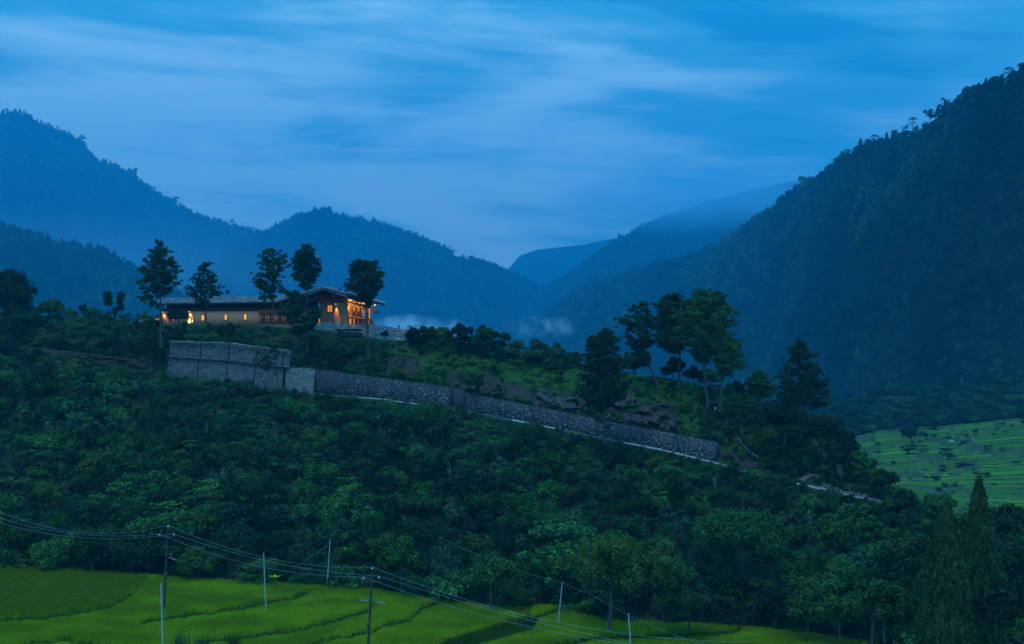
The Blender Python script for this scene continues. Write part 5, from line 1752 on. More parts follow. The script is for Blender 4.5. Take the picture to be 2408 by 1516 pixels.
# ------------------------------------------------------------------ broadleaf and other single trees
def leafy(foot_X, foot_Y, D, H, rx, leafmat, label, seed, kind='round', category='tree', name='broadleaf_tree', lobes=14, zc=0.56, rz=0.42, group=None, leafL=0.42, barkm='bark', dens=1.0):
    rng = np.random.default_rng(seed)
    b = at(foot_X, foot_Y, D)
    e = thing(name, b, label, category, group)
    h = H * D / FPX; r = rx * D / FPX
    m = MB()
    Ln = leafL / h
    V, F_ = crown_round(rng, rx=r / h, rz=rz, zc=zc, lobes=lobes, sprays=int(22 * dens), leaves=13, L=Ln, W=Ln * 0.6, zmin=-0.5)
    m.add(V * h + b, F_)
    m.build('crown', leafmat, e)
    m = MB()
    tr = 0.018 * h + 0.05
    m.tube([b - [0, 0, 0.6], b + [rng.normal() * 0.1, 0, h * 0.35], b + [rng.normal() * 0.3, 0, h * 0.75]], [tr, tr * 0.75, tr * 0.3], 6)
    for k in range(6):
        a = rng.uniform(0, 6.28); q = rng.uniform(0.25, 0.5)
        m.tube([b + [0, 0, h * q], b + [math.cos(a) * r * 0.35, math.sin(a) * r * 0.35, h * (q + 0.14)], b + [math.cos(a) * r * 0.65, math.sin(a) * r * 0.65, h * (q + 0.25)]], [tr * 0.5, tr * 0.35, tr * 0.12], 4)
    m.build('trunk', barkm, e)
    return e


SPEC = [
    (22, 752, 335, 132, 50, 'leaf_dark', 'large dark broadleaf tree at the left end of the skyline', 40, dict(lobes=30, rz=0.5, zc=0.46, dens=1.3)),
    (20, 764, 332, 92, 54, 'leaf_dark', 'dark leafy mass below the large dark broadleaf tree, at the left frame edge', 140, dict(lobes=22, rz=0.5, zc=0.48, dens=1.2)),
    (120, 748, 345, 40, 30, 'leaf_green', 'spreading low tree on the skyline right of the large dark broadleaf tree', 41, {}),
    (700, 798, 304, 26, 20, 'leaf_dark', 'dark bush directly under the lodge entrance, on the worn slope', 42, {}),
    (420, 768, 309, 38, 23, 'leaf_dark', 'rounded dark tree hiding the wall between two lit windows of the long wing', 43, dict(zc=0.6)),
    (905, 807, 300, 28, 10, 'leaf_green', 'small ball-topped tree in front of the terrace wall', 44, dict(lobes=6, zc=0.68, rz=0.26)),
    (973, 812, 302, 32, 16, 'leaf_dark', 'small dark tree just right of the end of the terrace wall', 45, {}),
    (1010, 818, 303, 40, 22, 'leaf_dark', 'rounded tree in the ridge row, second right of the terrace wall', 46, {}),
    (1045, 824, 303, 46, 24, 'leaf_green', 'leafy tree in the ridge row left of the gap of blue sky', 47, {}),
    (1085, 828, 300, 52, 28, 'leaf_dark', 'taller dark tree in the middle of the ridge row', 48, dict(lobes=15)),
    (1135, 838, 298, 58, 26, 'leaf_green', 'tallest tree of the ridge row, with an uneven top', 49, dict(lobes=15)),
    (1172, 850, 297, 54, 26, 'leaf_dark', 'dark spreading tree at the right of the tallest ridge row tree', 50, {}),
    (1215, 856, 296, 40, 24, 'leaf_grey', 'grey-green tree lower down the ridge row', 51, {}),
    (1262, 864, 295, 50, 26, 'leaf_grey', 'pale leafy tree in the ridge row before the meadow edge', 52, {}),
    (1308, 868, 294, 44, 24, 'leaf_grey', 'open grey-green tree near the right end of the ridge row', 53, {}),
    (1345, 872, 292, 34, 20, 'leaf_green', 'last small tree of the ridge row, left of the big dark pine', 54, {}),
    (1492, 900, 284, 78, 36, 'leaf_grey', 'broadleaf tree behind the big dark pine, under the leaning pine', 55, dict(lobes=16)),
    (1582, 908, 276, 64, 26, 'leaf_dark', 'dark leafy tree between the first two trunks of the knoll group', 56, {}),
    (1632, 912, 274, 54, 22, 'leaf_dark', 'leafy tree seen between the middle trunks of the knoll group', 57, {}),
    (1672, 915, 275, 44, 26, 'leaf_green', 'rounded green tree behind the tallest knoll pine trunk', 58, {}),
    (1730, 940, 270, 40, 24, 'leaf_green', 'round bush right of the knoll group trunks', 59, {}),
    (1845, 1040, 247, 106, 56, 'leaf_dark', 'broad very dark tree below the ragged hilltop tree', 60, dict(lobes=20, dens=1.2)),
    (1935, 1062, 242, 88, 46, 'leaf_dark', 'dark rounded tree under the ragged hilltop tree, to its right', 61, dict(lobes=16)),
    (1992, 1090, 240, 66, 30, 'leaf_dark', 'dark tree on the right skyline where the hill drops steeply', 62, {}),
    (2072, 1168, 235, 62, 34, 'leaf_dark', 'dark tree at the tip of the hill above the end of the road', 63, dict(lobes=15)),
    (2032, 1122, 238, 50, 26, 'leaf_green', 'green tree on the right skyline above the tip of the hill', 64, {}),
    (2128, 1222, 225, 66, 42, 'leaf_dark', 'large dark rounded tree below the tip of the hill', 65, dict(lobes=16)),
    (2205, 1240, 214, 74, 38, 'leaf_green', 'broad crowned tree standing against the far rice terraces', 66, dict(lobes=16)),
    (2160, 1225, 232, 46, 30, 'leaf_green', 'lower green tree left of the broad crowned tree against the terraces', 67, {}),
    (2262, 1268, 212, 62, 36, 'leaf_green', 'dark tree between the two tall cypresses and the terraces', 68, {}),
    (2370, 1300, 190, 120, 62, 'leaf_dark', 'dark bushy tree at the right frame edge behind the right cypress', 69, dict(lobes=18)),
    (1435, 1470, 184, 232, 84, 'leaf_bright', 'largest tree by the rice field, its top lit yellow-green', 70, dict(lobes=26, rz=0.46, zc=0.52, dens=1.35, leafL=0.38)),
    (1560, 1450, 187, 168, 62, 'leaf_bright', 'rounded yellow-green tree to the right of the largest field-side tree', 71, dict(lobes=20, dens=1.2, leafL=0.36)),
    (1620, 1470, 185, 100, 54, 'leaf_dark', 'dark bushy tree with a pale flowering side, low by the right field edge', 72, dict(lobes=16)),
    (945, 1385, 200, 122, 48, 'leaf_green', 'round glossy tree right of the middle dark power pole', 73, dict(lobes=16)),
    (905, 1370, 205, 112, 40, 'leaf_bright', 'smaller bright-topped tree just behind the middle dark power pole', 74, {}),
    (1155, 1420, 196, 112, 52, 'leaf_green', 'leafy green tree halfway between the willow and the slanting pole', 75, dict(lobes=16)),
    (1900, 1482, 186, 88, 44, 'leaf_green', 'bright-leaved bush tree at the right end of the lower field', 76, dict(lobes=15)),
    (1975, 1494, 184, 98, 46, 'leaf_green', 'green tree overhanging the right tip of the rice field', 77, dict(lobes=15)),
    (2050, 1506, 182, 150, 40, 'leaf_green', 'pale-tipped tree left of the left cypress', 78, dict(lobes=14)),
    (2150, 1400, 186, 140, 74, 'leaf_dark', 'big dark glossy tree with light tips left of the two cypresses', 79, dict(lobes=20, dens=1.2)),
    (2385, 1410, 168, 130, 74, 'leaf_dark', 'big glossy dark tree at the right frame edge before the right cypress', 80, dict(lobes=18)),
    (1745, 1330, 200, 130, 96, 'leaf_green', 'very broad domed tree on the lower slope right of the brush-like pine', 81, dict(lobes=24, rz=0.34, zc=0.55, dens=1.3)),
    (1010, 1040, 266, 96, 50, 'leaf_green', 'leafy tree rising over the road at the gap in the stone wall', 82, dict(lobes=16)),
    (1118, 918, 283, 34, 24, 'leaf_green', 'round bush sitting on the wall top at the recessed plain panel', 83, {}),
    (600, 1220, 238, 110, 60, 'leaf_dark', 'broad dark grey-green tree in the middle of the slope under the thin sparse tree', 84, dict(lobes=18)),
    (262, 1180, 245, 120, 62, 'leaf_green', 'large domed tree in the middle of the left slope', 85, dict(lobes=18)),
    (100, 1370, 212, 96, 44, 'leaf_green', 'olive tree behind the upper left paddy', 86, {}),
    (215, 1360, 212, 100, 46, 'leaf_green', 'leafy tree with a pale trunk at the edge of the upper left paddy', 87, dict(barkm='bark_pale')),
    (470, 1378, 210, 88, 42, 'leaf_bright', 'light green tree right of the left dark power pole', 88, {}),
    (310, 1372, 212, 74, 40, 'leaf_dark', 'dark bush at the field edge left of the left dark power pole', 89, {}),
    (350, 850, 306, 44, 30, 'leaf_dark', 'dark bush at the left end of the grey block wall', 90, {}),
    (10, 862, 326, 52, 34, 'leaf_green', 'blue-green rounded tree above the left path at the frame edge', 91, {}),
    (2340, 1490, 150, 110, 70, 'leaf_dark', 'dark scrub tree in the lower right corner', 92, dict(lobes=16)),
    (2080, 1500, 165, 130, 46, 'leaf_green', 'large-leaved tree immediately left of the left cypress foot', 93, {}),
]
for X, Y, D, H, rx, lm, lab, sd_, kw in SPEC:
    if 960 < X < 1400 and Y < 880:
        H, rx = H * 1.3, rx * 1.12; kw = dict(kw, zc=0.47, rz=0.50, lobes=16)
    leafy(X, Y, D, H * 1.05, rx, lm, lab, sd_, **kw)


def cypress(X, Yb, Yt, D, wpx, label, seed, m_='needles'):
    rng = np.random.default_rng(seed)
    b = at(X, Yb, D); H = (Yb - Yt) / FPX * D; R0 = wpx / FPX * D
    e = thing('cypress_tree', b, label, 'cypress tree', 'pair of tall drooping cypresses')
    n = 3000
    h = rng.uniform(0.02, 1.0, n)
    Rr = R0 * np.interp(h, [0, 0.25, 0.5, 0.75, 0.93, 1], [0.96, 1.0, 0.80, 0.50, 0.17, 0.03])
    Rr *= 1 + 0.22 * vnoise(h * 14, rng.uniform(0, 6.28, n) * 0, seed)
    a = rng.uniform(0, 6.28, n)
    Rr *= 1 + 0.25 * np.sin(a * 3 + h * 9) * 0.5
    rr = Rr * rng.uniform(0.55, 1.05, n)
    c = np.stack([np.cos(a) * rr, np.sin(a) * rr, h * H], 1) + b
    k = 11
    cc = np.repeat(c, k, 0); aa = np.repeat(a, k)
    t = np.tile(np.linspace(-0.5, 0.5, k), n)[:, None]
    outd = np.stack([np.cos(aa), np.sin(aa), 0 * aa], 1)
    pos = cc + outd * t * 0.7 + np.array([0, 0, -1.0]) * (t + 0.5) ** 2 * 0.9 + rng.normal(size=cc.shape) * 0.08
    Nn = outd + rng.normal(size=cc.shape) * 0.5
    m = MB(); m.add(*diamonds(pos, Nn, 0.42, 0.11, rng, 2.4)); m.build('crown', m_, e)
    m = MB(); m.tube([b - [0, 0, 1.0], b + [0, 0, H * 0.5], b + [0, 0, H * 0.99]], [0.35, 0.2, 0.03], 7); m.build('trunk', 'bark', e)


cypress(2225, 1560, 1178, 150, 66, 'left one of the two tall drooping cypresses at the right, slightly shorter', 101)
cypress(2302, 1540, 1122, 158, 58, 'right one of the two tall drooping cypresses, with the sharper and higher tip', 102)

# ------------------------------------------------------------------ shrubs of the slope
KINDS = [  # key, shape, leaf material, words
    ('r1', 'round', 'leaf_green', 'mid-green rounded'), ('r2', 'round', 'leaf_green', 'mid-green rounded'), ('r3', 'round', 'leaf_green', 'mid-green rounded'),
    ('d1', 'round', 'leaf_dark', 'dark rounded'), ('d2', 'wide', 'leaf_dark', 'dark spreading'),
    ('w1', 'wide', 'leaf_green', 'mid-green spreading'), ('w2', 'wide', 'leaf_green', 'mid-green spreading'),
    ('l1', 'layer', 'leaf_green', 'tiered mid-green'), ('l2', 'layer', 'leaf_bright', 'tiered yellow-green'),
    ('b1', 'round', 'leaf_bright', 'yellow-green rounded'), ('f1', 'feather', 'leaf_grey', 'feathery grey-green'), ('f2', 'feather', 'leaf_green', 'feathery mid-green'),
    ('t1', 'tall', 'leaf_green', 'upright mid-green'), ('t2', 'tall', 'leaf_dark', 'upright dark'), ('g1', 'round', 'leaf_grey', 'grey-green rounded')]
KW = np.array([1.3, 1.3, 1.3, 1.4, 1.0, 1.1, 1.1, 1.1, 0.35, 0.5, 0.7, 0.8, 0.7, 0.6, 0.8]); KW /= KW.sum()
SM = [shrub_mesh(200 + i, k[2], k[1]) for i, k in enumerate(KINDS)]
BARE = [(905, 990, 8.8, 10.2), (1040, 1270, 8.5, 9.9), (1250, 1600, 8.3, 10.0), (1690, 1795, 7.0, 8.8), (40, 390, 7.0, 8.6), (600, 720, 9.0, 10.4)]
rng = np.random.default_rng(2024)


def yscreen(P):
    return 758.0 - P[:, 2] / P[:, 1] * FPX, 1204.0 + P[:, 0] / P[:, 1] * FPX


plants = []   # X, r, height in m, kind


def too_near(X, Y, s, lst, k=0.42):
    for (x2, y2, s2) in lst:
        if abs(x2 - X) < k * (s + s2) and abs(y2 - Y) < k * 0.62 * (s + s2):
            return True
    return False


placed = []
cell = {}


def try_add(X, r, hpx, kinds, kf=0.30):
    P = hill([X], [r])
    Y, _ = yscreen(P)
    Y = float(Y[0]); D = P[0, 1]
    key = (int(X // 120), int(Y // 120))
    near = [q for dx in (-1, 0, 1) for dy in (-1, 0, 1) for q in cell.get((key[0] + dx, key[1] + dy), ())]
    if too_near(X, Y, hpx, near, kf):
        return False
    cell.setdefault(key, []).append((X, Y, hpx))
    plants.append((X, r, Y, D, P[0], hpx, kinds))
    return True


# the wooded slope
cnt = 0
for it in range(16000):
    X = rng.uniform(-320, 2560); r = 1.03 + 3.9 * rng.uniform() ** 0.95
    Fy, Ry = I(K_Fy, X), I(K_Ry, X)
    f = (r - 1) / 4.0
    hp = rng.uniform(34, 66) * (1.5 - 0.75 * f) * (1.0 if rng.uniform() > 0.06 else 1.35)
    if it > 9000:
        hp *= 0.6
    Yg = Fy + (Ry - Fy) * f
    if 380 < X < 1700:
        hp = min(hp, (Yg - Ry) * 0.95 + 7)
    elif X <= 380 or X < 2060:
        hp = min(hp, (Yg - Ry) * 0.95 + 12)
    if hp < 10:
        continue
    k = rng.choice(len(KINDS), p=KW)
    if try_add(X, r, hp, k, 0.26):
        cnt += 1
    if cnt > 2300:
        break
n_slope = len(plants)
# the bank above the walls and the skyline
for it in range(9000):
    X = rng.uniform(-320, 2110); r = rng.uniform(7.4, 11.25)
    if any(a < X < b and c < r < d for a, b, c, d in BARE) and rng.uniform() < 0.93:
        continue
    if 392 < X < 1688 and r < 8.35:
        continue
    hp = rng.uniform(12, 34)
    if X < 370:
        hp = rng.uniform(16, 38)
        if r < 8.5:
            hp *= 0.5
    elif X < 960:
        if r > 10.3 or (740 < X and r > 10.0):
            continue
        P = hill([X], [r]); Yg = float(yscreen(P)[0][0])
        hp = min(rng.uniform(12, 28), Yg - 758 if X < 740 else Yg - 790)
    elif X < 1480:
        if r > 9.6 and rng.uniform() < 0.86:
            continue
        hp = rng.uniform(9, 22)
        if r > 10.8:
            continue
    elif X < 1700:
        hp = rng.uniform(8, 20)
        if rng.uniform() < 0.35 or r > 10.9:
            continue
    else:
        hp = rng.uniform(14, 34) * (1.0 if r > 8 else 0.6)
        if 1855 < X < 2010 and r < 9.9 and rng.uniform() < 0.88:
            continue
    if hp < 6:
        continue
    k = rng.choice(len(KINDS), p=KW)
    try_add(X, r, hp, k, 0.28)

inview = [i for i, p in enumerate(plants) if -10 < p[0] < 2420]
order = sorted(inview, key=lambda i: -plants[i][5])
# keep those that are not at the very same spot; the 300 largest become single shrubs
single = set(order[:300])


def zone(X, r, Y):
    if r < 1.75 and X < 2060:
        for lim, w in ((130, 'at the far left edge of the upper paddy'), (330, 'behind the upper left paddy'), (460, 'behind the left dark power pole'), (690, 'behind the left white pole'),
                       (830, 'beside the slanting white pole'), (960, 'behind the middle dark power pole'), (1230, 'behind the middle field edge'), (1400, 'behind the right slanting pole'),
                       (1640, 'beside the largest field-side trees'), (2061, 'over the right end of the rice field')):
            if X < lim:
                return w
    if X >= 2060 and r < 6:
        return 'near the left cypress' if X < 2240 else 'near the right cypress'
    if r < 3.2:
        for lim, w in ((200, 'low on the far left slope'), (420, 'low on the slope left of the left dark pole'), (650, 'low on the slope under the grey block wall'), (900, 'low on the slope above the slanting white pole'),
                       (1150, 'low on the slope right of the middle dark pole'), (1400, 'low on the slope above the right slanting pole'), (1680, 'low on the slope by the brush-like pine'), (2061, 'low on the slope by the broad domed tree')):
            if X < lim:
                return w
    if r < 5.2:
        for lim, w in ((200, 'high on the far left slope'), (390, 'under the path left of the grey block wall'), (680, 'just under the grey block wall'), (900, 'just under the left part of the river stone wall'),
                       (1100, 'under the recessed plain panel of the wall'), (1400, 'under the middle of the river stone wall'), (1690, 'under the right part of the river stone wall'), (2061, 'under the lower road at the right')):
            if X < lim:
                return w
    for lim, w in ((200, 'on the left skyline bank'), (390, 'on the bank left of the lodge'), (740, 'between the lodge and the grey block wall'), (960, 'on the bank under the terrace wall'), (1300, 'on the green bank above the river stone wall'),
                   (1690, 'by the rock face under the knoll pines'), (1900, 'on the hillside past the end of the stone wall'), (2300, 'on the right tip of the hill')):
        if X < lim:
            return w
    return 'on the hill'


lab = {}
for i in single:
    X, r, Y, D, P, hp, k = plants[i]
    h = hp * D / FPX
    size = 'large' if hp > 66 else ('medium' if hp > 48 else 'small')
    lab.setdefault((zone(X, r, Y), KINDS[k][3], size), []).append(i)
ORD = ['leftmost', 'second from left', 'third from left', 'fourth from left', 'fifth from left', 'sixth from left', 'seventh from left', 'eighth from left']
labels = {}
for (zn, kd, size), lst in lab.items():
    lst.sort(key=lambda i: plants[i][0])
    for j, i in enumerate(lst):
        if len(lst) == 1:
            s_ = ''
        elif len(lst) == 2:
            s_ = ', ' + ('left of two', 'right of two')[j]
        elif j == len(lst) - 1:
            s_ = ', rightmost'
        else:
            s_ = ', ' + ORD[min(j, 7)]
        labels[i] = ' '.join(f'{size} {kd} shrub {zn}{s_}'.replace('low on the slope ', 'low on slope ').split())
first = {}
for i in sorted(single):
    X, r, Y, D, P, hp, k = plants[i]
    h = hp * D / FPX
    if len(labels[i].split()) > 16:
        labels[i] = ' '.join(w for w in labels[i].split() if w != 'the')
    o = put('shrub', SM[k], None, P - [0, 0, 0.12], 1.0, rng.uniform(0, 6.28))
    asp = rng.uniform(0.9, 1.35)
    o.scale = (h * asp, h * asp, h)
    tag(o, labels[i], 'shrub', 'shrubs and small trees on the hillside')
    first.setdefault(k, o)
for k in range(len(KINDS)):
    if k not in first:
        i = [q for q in range(len(plants)) if q not in single and plants[q][6] == k][0]
        first[k] = None
P_, S_, X_ = [], [], []
mp_ = {k: j for j, k in enumerate(sorted(kk for kk in first if first[kk] is not None))}
PROT = [first[k] for k in sorted(mp_)]
for i, p in enumerate(plants):
    if i in single:
        continue
    k = p[6] if p[6] in mp_ else 0
    P_.append(p[4] - [0, 0, 0.12]); S_.append(p[5] * p[3] / FPX * rng.uniform(0.95, 1.3)); X_.append(mp_.get(k, 0))
scatter('hillside_shrubbery', P_, S_, X_, PROT, 'dense mixed shrubbery covering the hillside between the larger shrubs', seed=8, zs=rng.uniform(0.7, 1.05, len(P_)))

# ferns and undergrowth
fern = put('fern_tuft', shrub_mesh(300, 'leaf_green', 'tuft'), None, hill([1180], [9.95])[0], 0.9); tag(fern, None, None, None, 'stuff')
fern2 = put('fern_tuft', shrub_mesh(301, 'leaf_bright', 'tuft'), None, hill([1500], [9.97])[0], 0.9); tag(fern2, None, None, None, 'stuff')
n = 9000
X = rng.uniform(-320, 2500, n); r = np.where(rng.uniform(size=n) < 0.6, rng.uniform(1.0, 4.95, n), rng.uniform(7.9, 11.3, n))
keep = np.ones(n, bool)
for a, b, c, d in BARE:
    keep &= ~((X > a) & (X < b) & (r > c) & (r < d) & (rng.uniform(size=n) < 0.93))
keep &= ~((X > 390) & (X < 1690) & (r > 5) & (r < 8.2))
keep &= ~((X > 370) & (X < 960) & (r > 10.7))
P = hill(X, r)
s = rng.uniform(0.5, 1.3, n)
ix = rng.choice(3, n, p=[.55, .15, .30])
scatter('undergrowth', P[keep] - [0, 0, 0.05], s[keep], ix[keep], [fern, fern2, first[0] or first[1]], 'ferns, brambles and low undergrowth on the hillside', seed=9)
# meadow grass on the ridge
mat('meadow_blade', (0.10, 0.19, 0.02), rough=0.7, spec=0.2, var=0.3, vscale=1.0, rand=[(0.07, 0.20, 0.035), (0.10, 0.26, 0.035), (0.07, 0.17, 0.035)])
mg = put('meadow_tuft', blade_mesh(9, 14, 0.25, 0.45, 0.03, 'meadow_blade'), None, hill([1250], [10.6])[0]); tag(mg, None, None, None, 'stuff')
n = 26000
X = rng.uniform(930, 2080, n); r = rng.uniform(8.6, 11.7, n)
keep = ((X < 1480) & (r > 9.7)) | ((X >= 1480) & (X < 1640)) | ((X > 1690) & (rng.uniform(size=n) < 0.25)) | ((fbm(X / 60, r * 2, 61, 3) > 0.1) & (X < 1480))
for a, b, c, d in BARE:
    keep &= ~((X > a) & (X < b) & (r > c) & (r < d))
P = hill(X, r)
scatter('meadow_grass', P[keep], rng.uniform(0.6, 1.4, keep.sum()), np.zeros(keep.sum(), int), [mg], 'bright grass on the open ridge and between the knoll pines', seed=10)

# single trees of other habits standing out of the slope
for X, Y, hpx, wf, k, lab_ in ((1035, 1400, 128, 1.0, 10, 'big soft willow-like tree at the field edge right of the middle dark power pole'), (1390, 1440, 132, 0.95, 10, 'drooping grey-green tree just left of the largest field-side tree'),
                               (925, 1285, 118, 0.42, 13, 'narrow dark blue-green conical tree above the middle dark power pole'), (730, 1370, 92, 1.0, 10, 'feathery tree behind the slanting white pole'),
                               (330, 1010, 74, 0.8, 9, 'yellow-green tree high on the left slope under the block wall'), (640, 1105, 84, 0.9, 9, 'yellow-green rounded tree in the upper middle of the slope'),
                               (1285, 1130, 70, 1.0, 9, 'yellow-tipped shrub on the slope below the middle of the stone wall'), (175, 1075, 80, 1.0, 3, 'dark full-crowned tree on the left slope'),
                               (1120, 1190, 92, 1.1, 4, 'spreading dark tree in the middle of the slope under the recessed panel'), (1500, 1240, 84, 1.0, 7, 'tiered tree on the slope left of the brush-like pine'),
                               (880, 1120, 74, 1.0, 7, 'tiered green tree under the left part of the river stone wall'), (1990, 1290, 90, 1.0, 5, 'broad green tree on the lower right slope under the rubble')):
    rr = np.linspace(1.02, 4.9, 200); P = hill(np.full(200, float(X)), rr); yy, _ = yscreen(P); j = int(np.argmin(np.abs(yy - Y))); p = P[j]
    h = hpx * p[1] / FPX
    o = put('slope_tree', SM[k], None, p - [0, 0, 0.2], 1.0, X * 0.11); o.scale = (h * wf, h * wf, h)
    tag(o, lab_, 'tree', 'single trees standing out of the hillside')
# dead or bare young trunks
rng = np.random.default_rng(88)
for q, (X, Y, hpx, lab_) in enumerate(((830, 1075, 26, 'short bare grey trunk on the slope below the joint of the two walls'), (893, 1030, 30, 'thin leafless sapling under the left part of the river stone wall'), (140, 1140, 34, 'thin pale trunk without leaves on the left slope'),
                                     (486, 1050, 34, 'bare forked sapling under the grey block wall'), (1058, 1150, 36, 'thin leafless trunk in the middle of the slope'), (1680, 1180, 34, 'bare forked sapling right of the brush-like pine'),
                                     (1345, 1260, 40, 'leafless trunk above the largest field-side tree'), (395, 1260, 40, 'thin bare trunk above the left dark power pole'), (1905, 1270, 44, 'pale forked dead tree below the lower road'),
                                     (720, 1210, 38, 'slender bare trunk above the slanting white pole'), (1215, 1330, 46, 'leaning bare trunk at the foot of the middle slope'), (250, 985, 30, 'bare sapling under the path left of the block wall'))):
    rr = np.linspace(1.02, 4.95, 200); P = hill(np.full(200, float(X)), rr); yy, _ = yscreen(P); j = int(np.argmin(np.abs(yy - Y))); p = P[j]
    h = hpx * p[1] / FPX * 1.7
    m = MB(); top = p + [rng.normal() * 0.3, 0, h]
    m.tube([p - [0, 0, 0.3], (p + top) / 2 + [rng.normal() * 0.12, 0, 0], top], [0.09, 0.065, 0.02], 5)
    for k in range(5):
        z = rng.uniform(0.45, 0.9); a = rng.uniform(0, 6.28); b = p * (1 - z) + top * z
        m.tube([b, b + np.array([math.cos(a), math.sin(a) * 0.5, 0.9]) * h * 0.16], [0.04, 0.012], 4)
    o = m.build('bare_trunk', 'bark_pale', loc=p); tag(o, lab_, 'dead tree', 'bare young trunks on the hillside')

P_, S_, X_ = [], [], []
for q in range(90):
    X = rng.uniform(960, 1365); r = rng.uniform(10.7, 11.4)
    P_.append(hill([X], [r])[0] - [0, 0, 0.1]); S_.append(rng.uniform(1.4, 3.6)); X_.append(rng.integers(0, len(PROT)))
scatter('ridge_scrub', P_, S_, X_, PROT, 'low irregular scrub filling the gaps of the ridge row of trees', seed=14)

# ------------------------------------------------------------------ poles and wires over the rice field
mat('pole_rust', (0.07, 0.045, 0.038), rough=0.8, var=0.3, vscale=2.0)
mat('pole_white', (0.36, 0.42, 0.48), rough=0.6, var=0.25, vscale=1.5)
mat('rust_plate', (0.25, 0.06, 0.035), rough=0.8)
mat('galvanised', (0.20, 0.23, 0.26), rough=0.45, metal=0.4)
mat('porcelain', (0.34, 0.35, 0.36), rough=0.3, spec=0.5)
mat('bare_wire', (0.34, 0.40, 0.46), rough=0.4, metal=0.2)
mat('black_cable', (0.03, 0.045, 0.045), rough=0.6)


def field_depth(X, Y):
    Fy, Fd = float(I(K_Fy, X)), float(I(K_Fd, X))
    return (758 - Fy) / FPX * Fd * FPX / (758 - Y)


def pole(pts, D, r0, r1, m_, label, group, parts=None):
    b = at(*pts[0], D); t = at(*pts[1], D)
    e = thing('utility_pole', b, label, 'utility pole', group)
    m = MB(); m.tube([b - [0, 0, 0.8], b, b * 0.5 + t * 0.5, t], [r0, r0, (r0 + r1) / 2, r1], 8)
    m.tube([t, t + [0, 0, 0.01]], [r1, 0.001], 8)
    m.build('shaft', m_, e)
    return e


def insulator(e, p, s=0.16):
    m = MB(); m.tube([p - [0, 0, s * 2.2], p - [0, 0, s]], [s * 0.25, s * 0.25], 6)
    m.build('pin', 'pole_rust', e)
    m = MB(); m.tube([p - [0, 0, s * 1.3], p - [0, 0, s * 1.2], p - [0, 0, s * 0.7], p - [0, 0, s * 0.6], p - [0, 0, s * 0.1], p], [s * 0.9, s, s * 0.95, s * 0.6, s * 0.7, s * 0.3], 10)
    m.build('insulator', 'porcelain', e)


def dark_pole(foot, top, D, arms, tops, plate, br, lab):
    e = pole((foot, top), D, 0.17, 0.11, 'pole_rust', lab, 'dark power line poles')
    (xa, xb, ya) = arms
    m = MB(); a, b = at(xa, ya, D), at(xb, ya - 0.4, D); m.beam(a - [0, 0.16, 0], b - [0, 0.16, 0], 0.12, 0.12); m.build('cross_arm', 'pole_rust', e)
    for x, y in tops:
        insulator(e, at(x, y, D - 0.16 if y > top[1] + 10 else D))
    x, y = tops[0]
    m = MB(); m.tube([at(*top, D), at(x, y + 6, D)], [0.06, 0.05], 6); m.build('top_pin', 'pole_rust', e)
    x, y = plate
    m = MB(); c = at(x, y, D - 0.2); m.box(c - [0.26, 0, 0.2], (0.52, 0, 0), (0, 0.06, 0), (0, 0, 0.4)); o = m.build('warning_plate', 'rust_plate', e)
    x, y = br
    m = MB(); p = at(x, y, D - 0.15)
    m.beam(p - [0.35, 0, 0], p + [0.75, 0, 0.03], 0.045, 0.045); m.beam(p + [0.75, 0, 0.05], p + [0.78, 0, -0.42], 0.045, 0.045); m.build('bracket', 'galvanised', e)
    return e


D1 = field_depth(386, 1430); D5 = field_depth(866, 1545)
G_ = None
e1 = dark_pole((386, 1430), (394, 1246), D1, (370, 414, 1263), [(395.5, 1237), (375, 1256), (409, 1256)], (389, 1352), (390, 1304), 'left dark power pole, standing at the far side of the field')
e5_ = dark_pole((864.5, 1548), (875, 1347), D5, (852, 893, 1369), [(875.7, 1335), (855, 1358), (891, 1356)], (866.5, 1470), (873, 1410), 'middle dark power pole, nearest to the camera')


def strain(e, a, b, D, n=11):
    """string of insulator discs from a to b"""
    a, b = at(*a, D - 0.15), at(*b, D - 0.15)
    m = MB(); m.tube([a, b], [0.03, 0.03], 5); rod = m.build('insulator_string', 'galvanised', e)
    for k in range(n):
        q = (k + 0.7) / (n + 0.4); c = a * (1 - q) + b * q; d = (b - a) / np.linalg.norm(b - a)
        m = MB(); m.tube([c - d * 0.035, c + d * 0.02, c + d * 0.035], [0.09, 0.09, 0.03], 8); o = m.build('disc', 'porcelain', e); o.parent = rod


strain(e1, (397, 1311), (415, 1318.5), D1)
strain(e5_, (847, 1412.5), (866, 1413.5), D5)
strain(e5_, (886, 1415.5), (907, 1421), D5)

D2 = field_depth(384, 1575); D3 = field_depth(625, 1432); D4 = field_depth(769, 1386); D6 = field_depth(1313.6, 1456); D7 = field_depth(1483, 1532)
pole(((384.5, 1575), (378, 1372)), D2, 0.09, 0.07, 'pole_white', 'nearest white pole, at the bottom left beside the left dark power pole', 'white service poles')
pole(((625, 1432), (620, 1301)), D3, 0.08, 0.06, 'pole_white', 'white pole standing in the middle of the upper field', 'white service poles')
pole(((768.5, 1386), (776.5, 1271.5)), D4, 0.08, 0.06, 'pole_white', 'white pole leaning right at the far edge of the field', 'white service poles')
pole(((1313.6, 1456), (1322.5, 1369)), D6, 0.09, 0.06, 'pole_white', 'short leaning grey-white pole by the ditch at the right', 'white service poles')
pole(((1483.5, 1532), (1478, 1443)), D7, 0.09, 0.07, 'pole_white', 'short white pole at the bottom right of the field', 'white service poles')
for X, Y, D, lab in ((378, 1380, D2, 'clamp'), (619.5, 1306, D3, 'clamp'), (1322, 1371, D6, 'clamp'), (1478.3, 1450, D7, 'clamp'), (776, 1274, D4, 'clamp')):
    pass


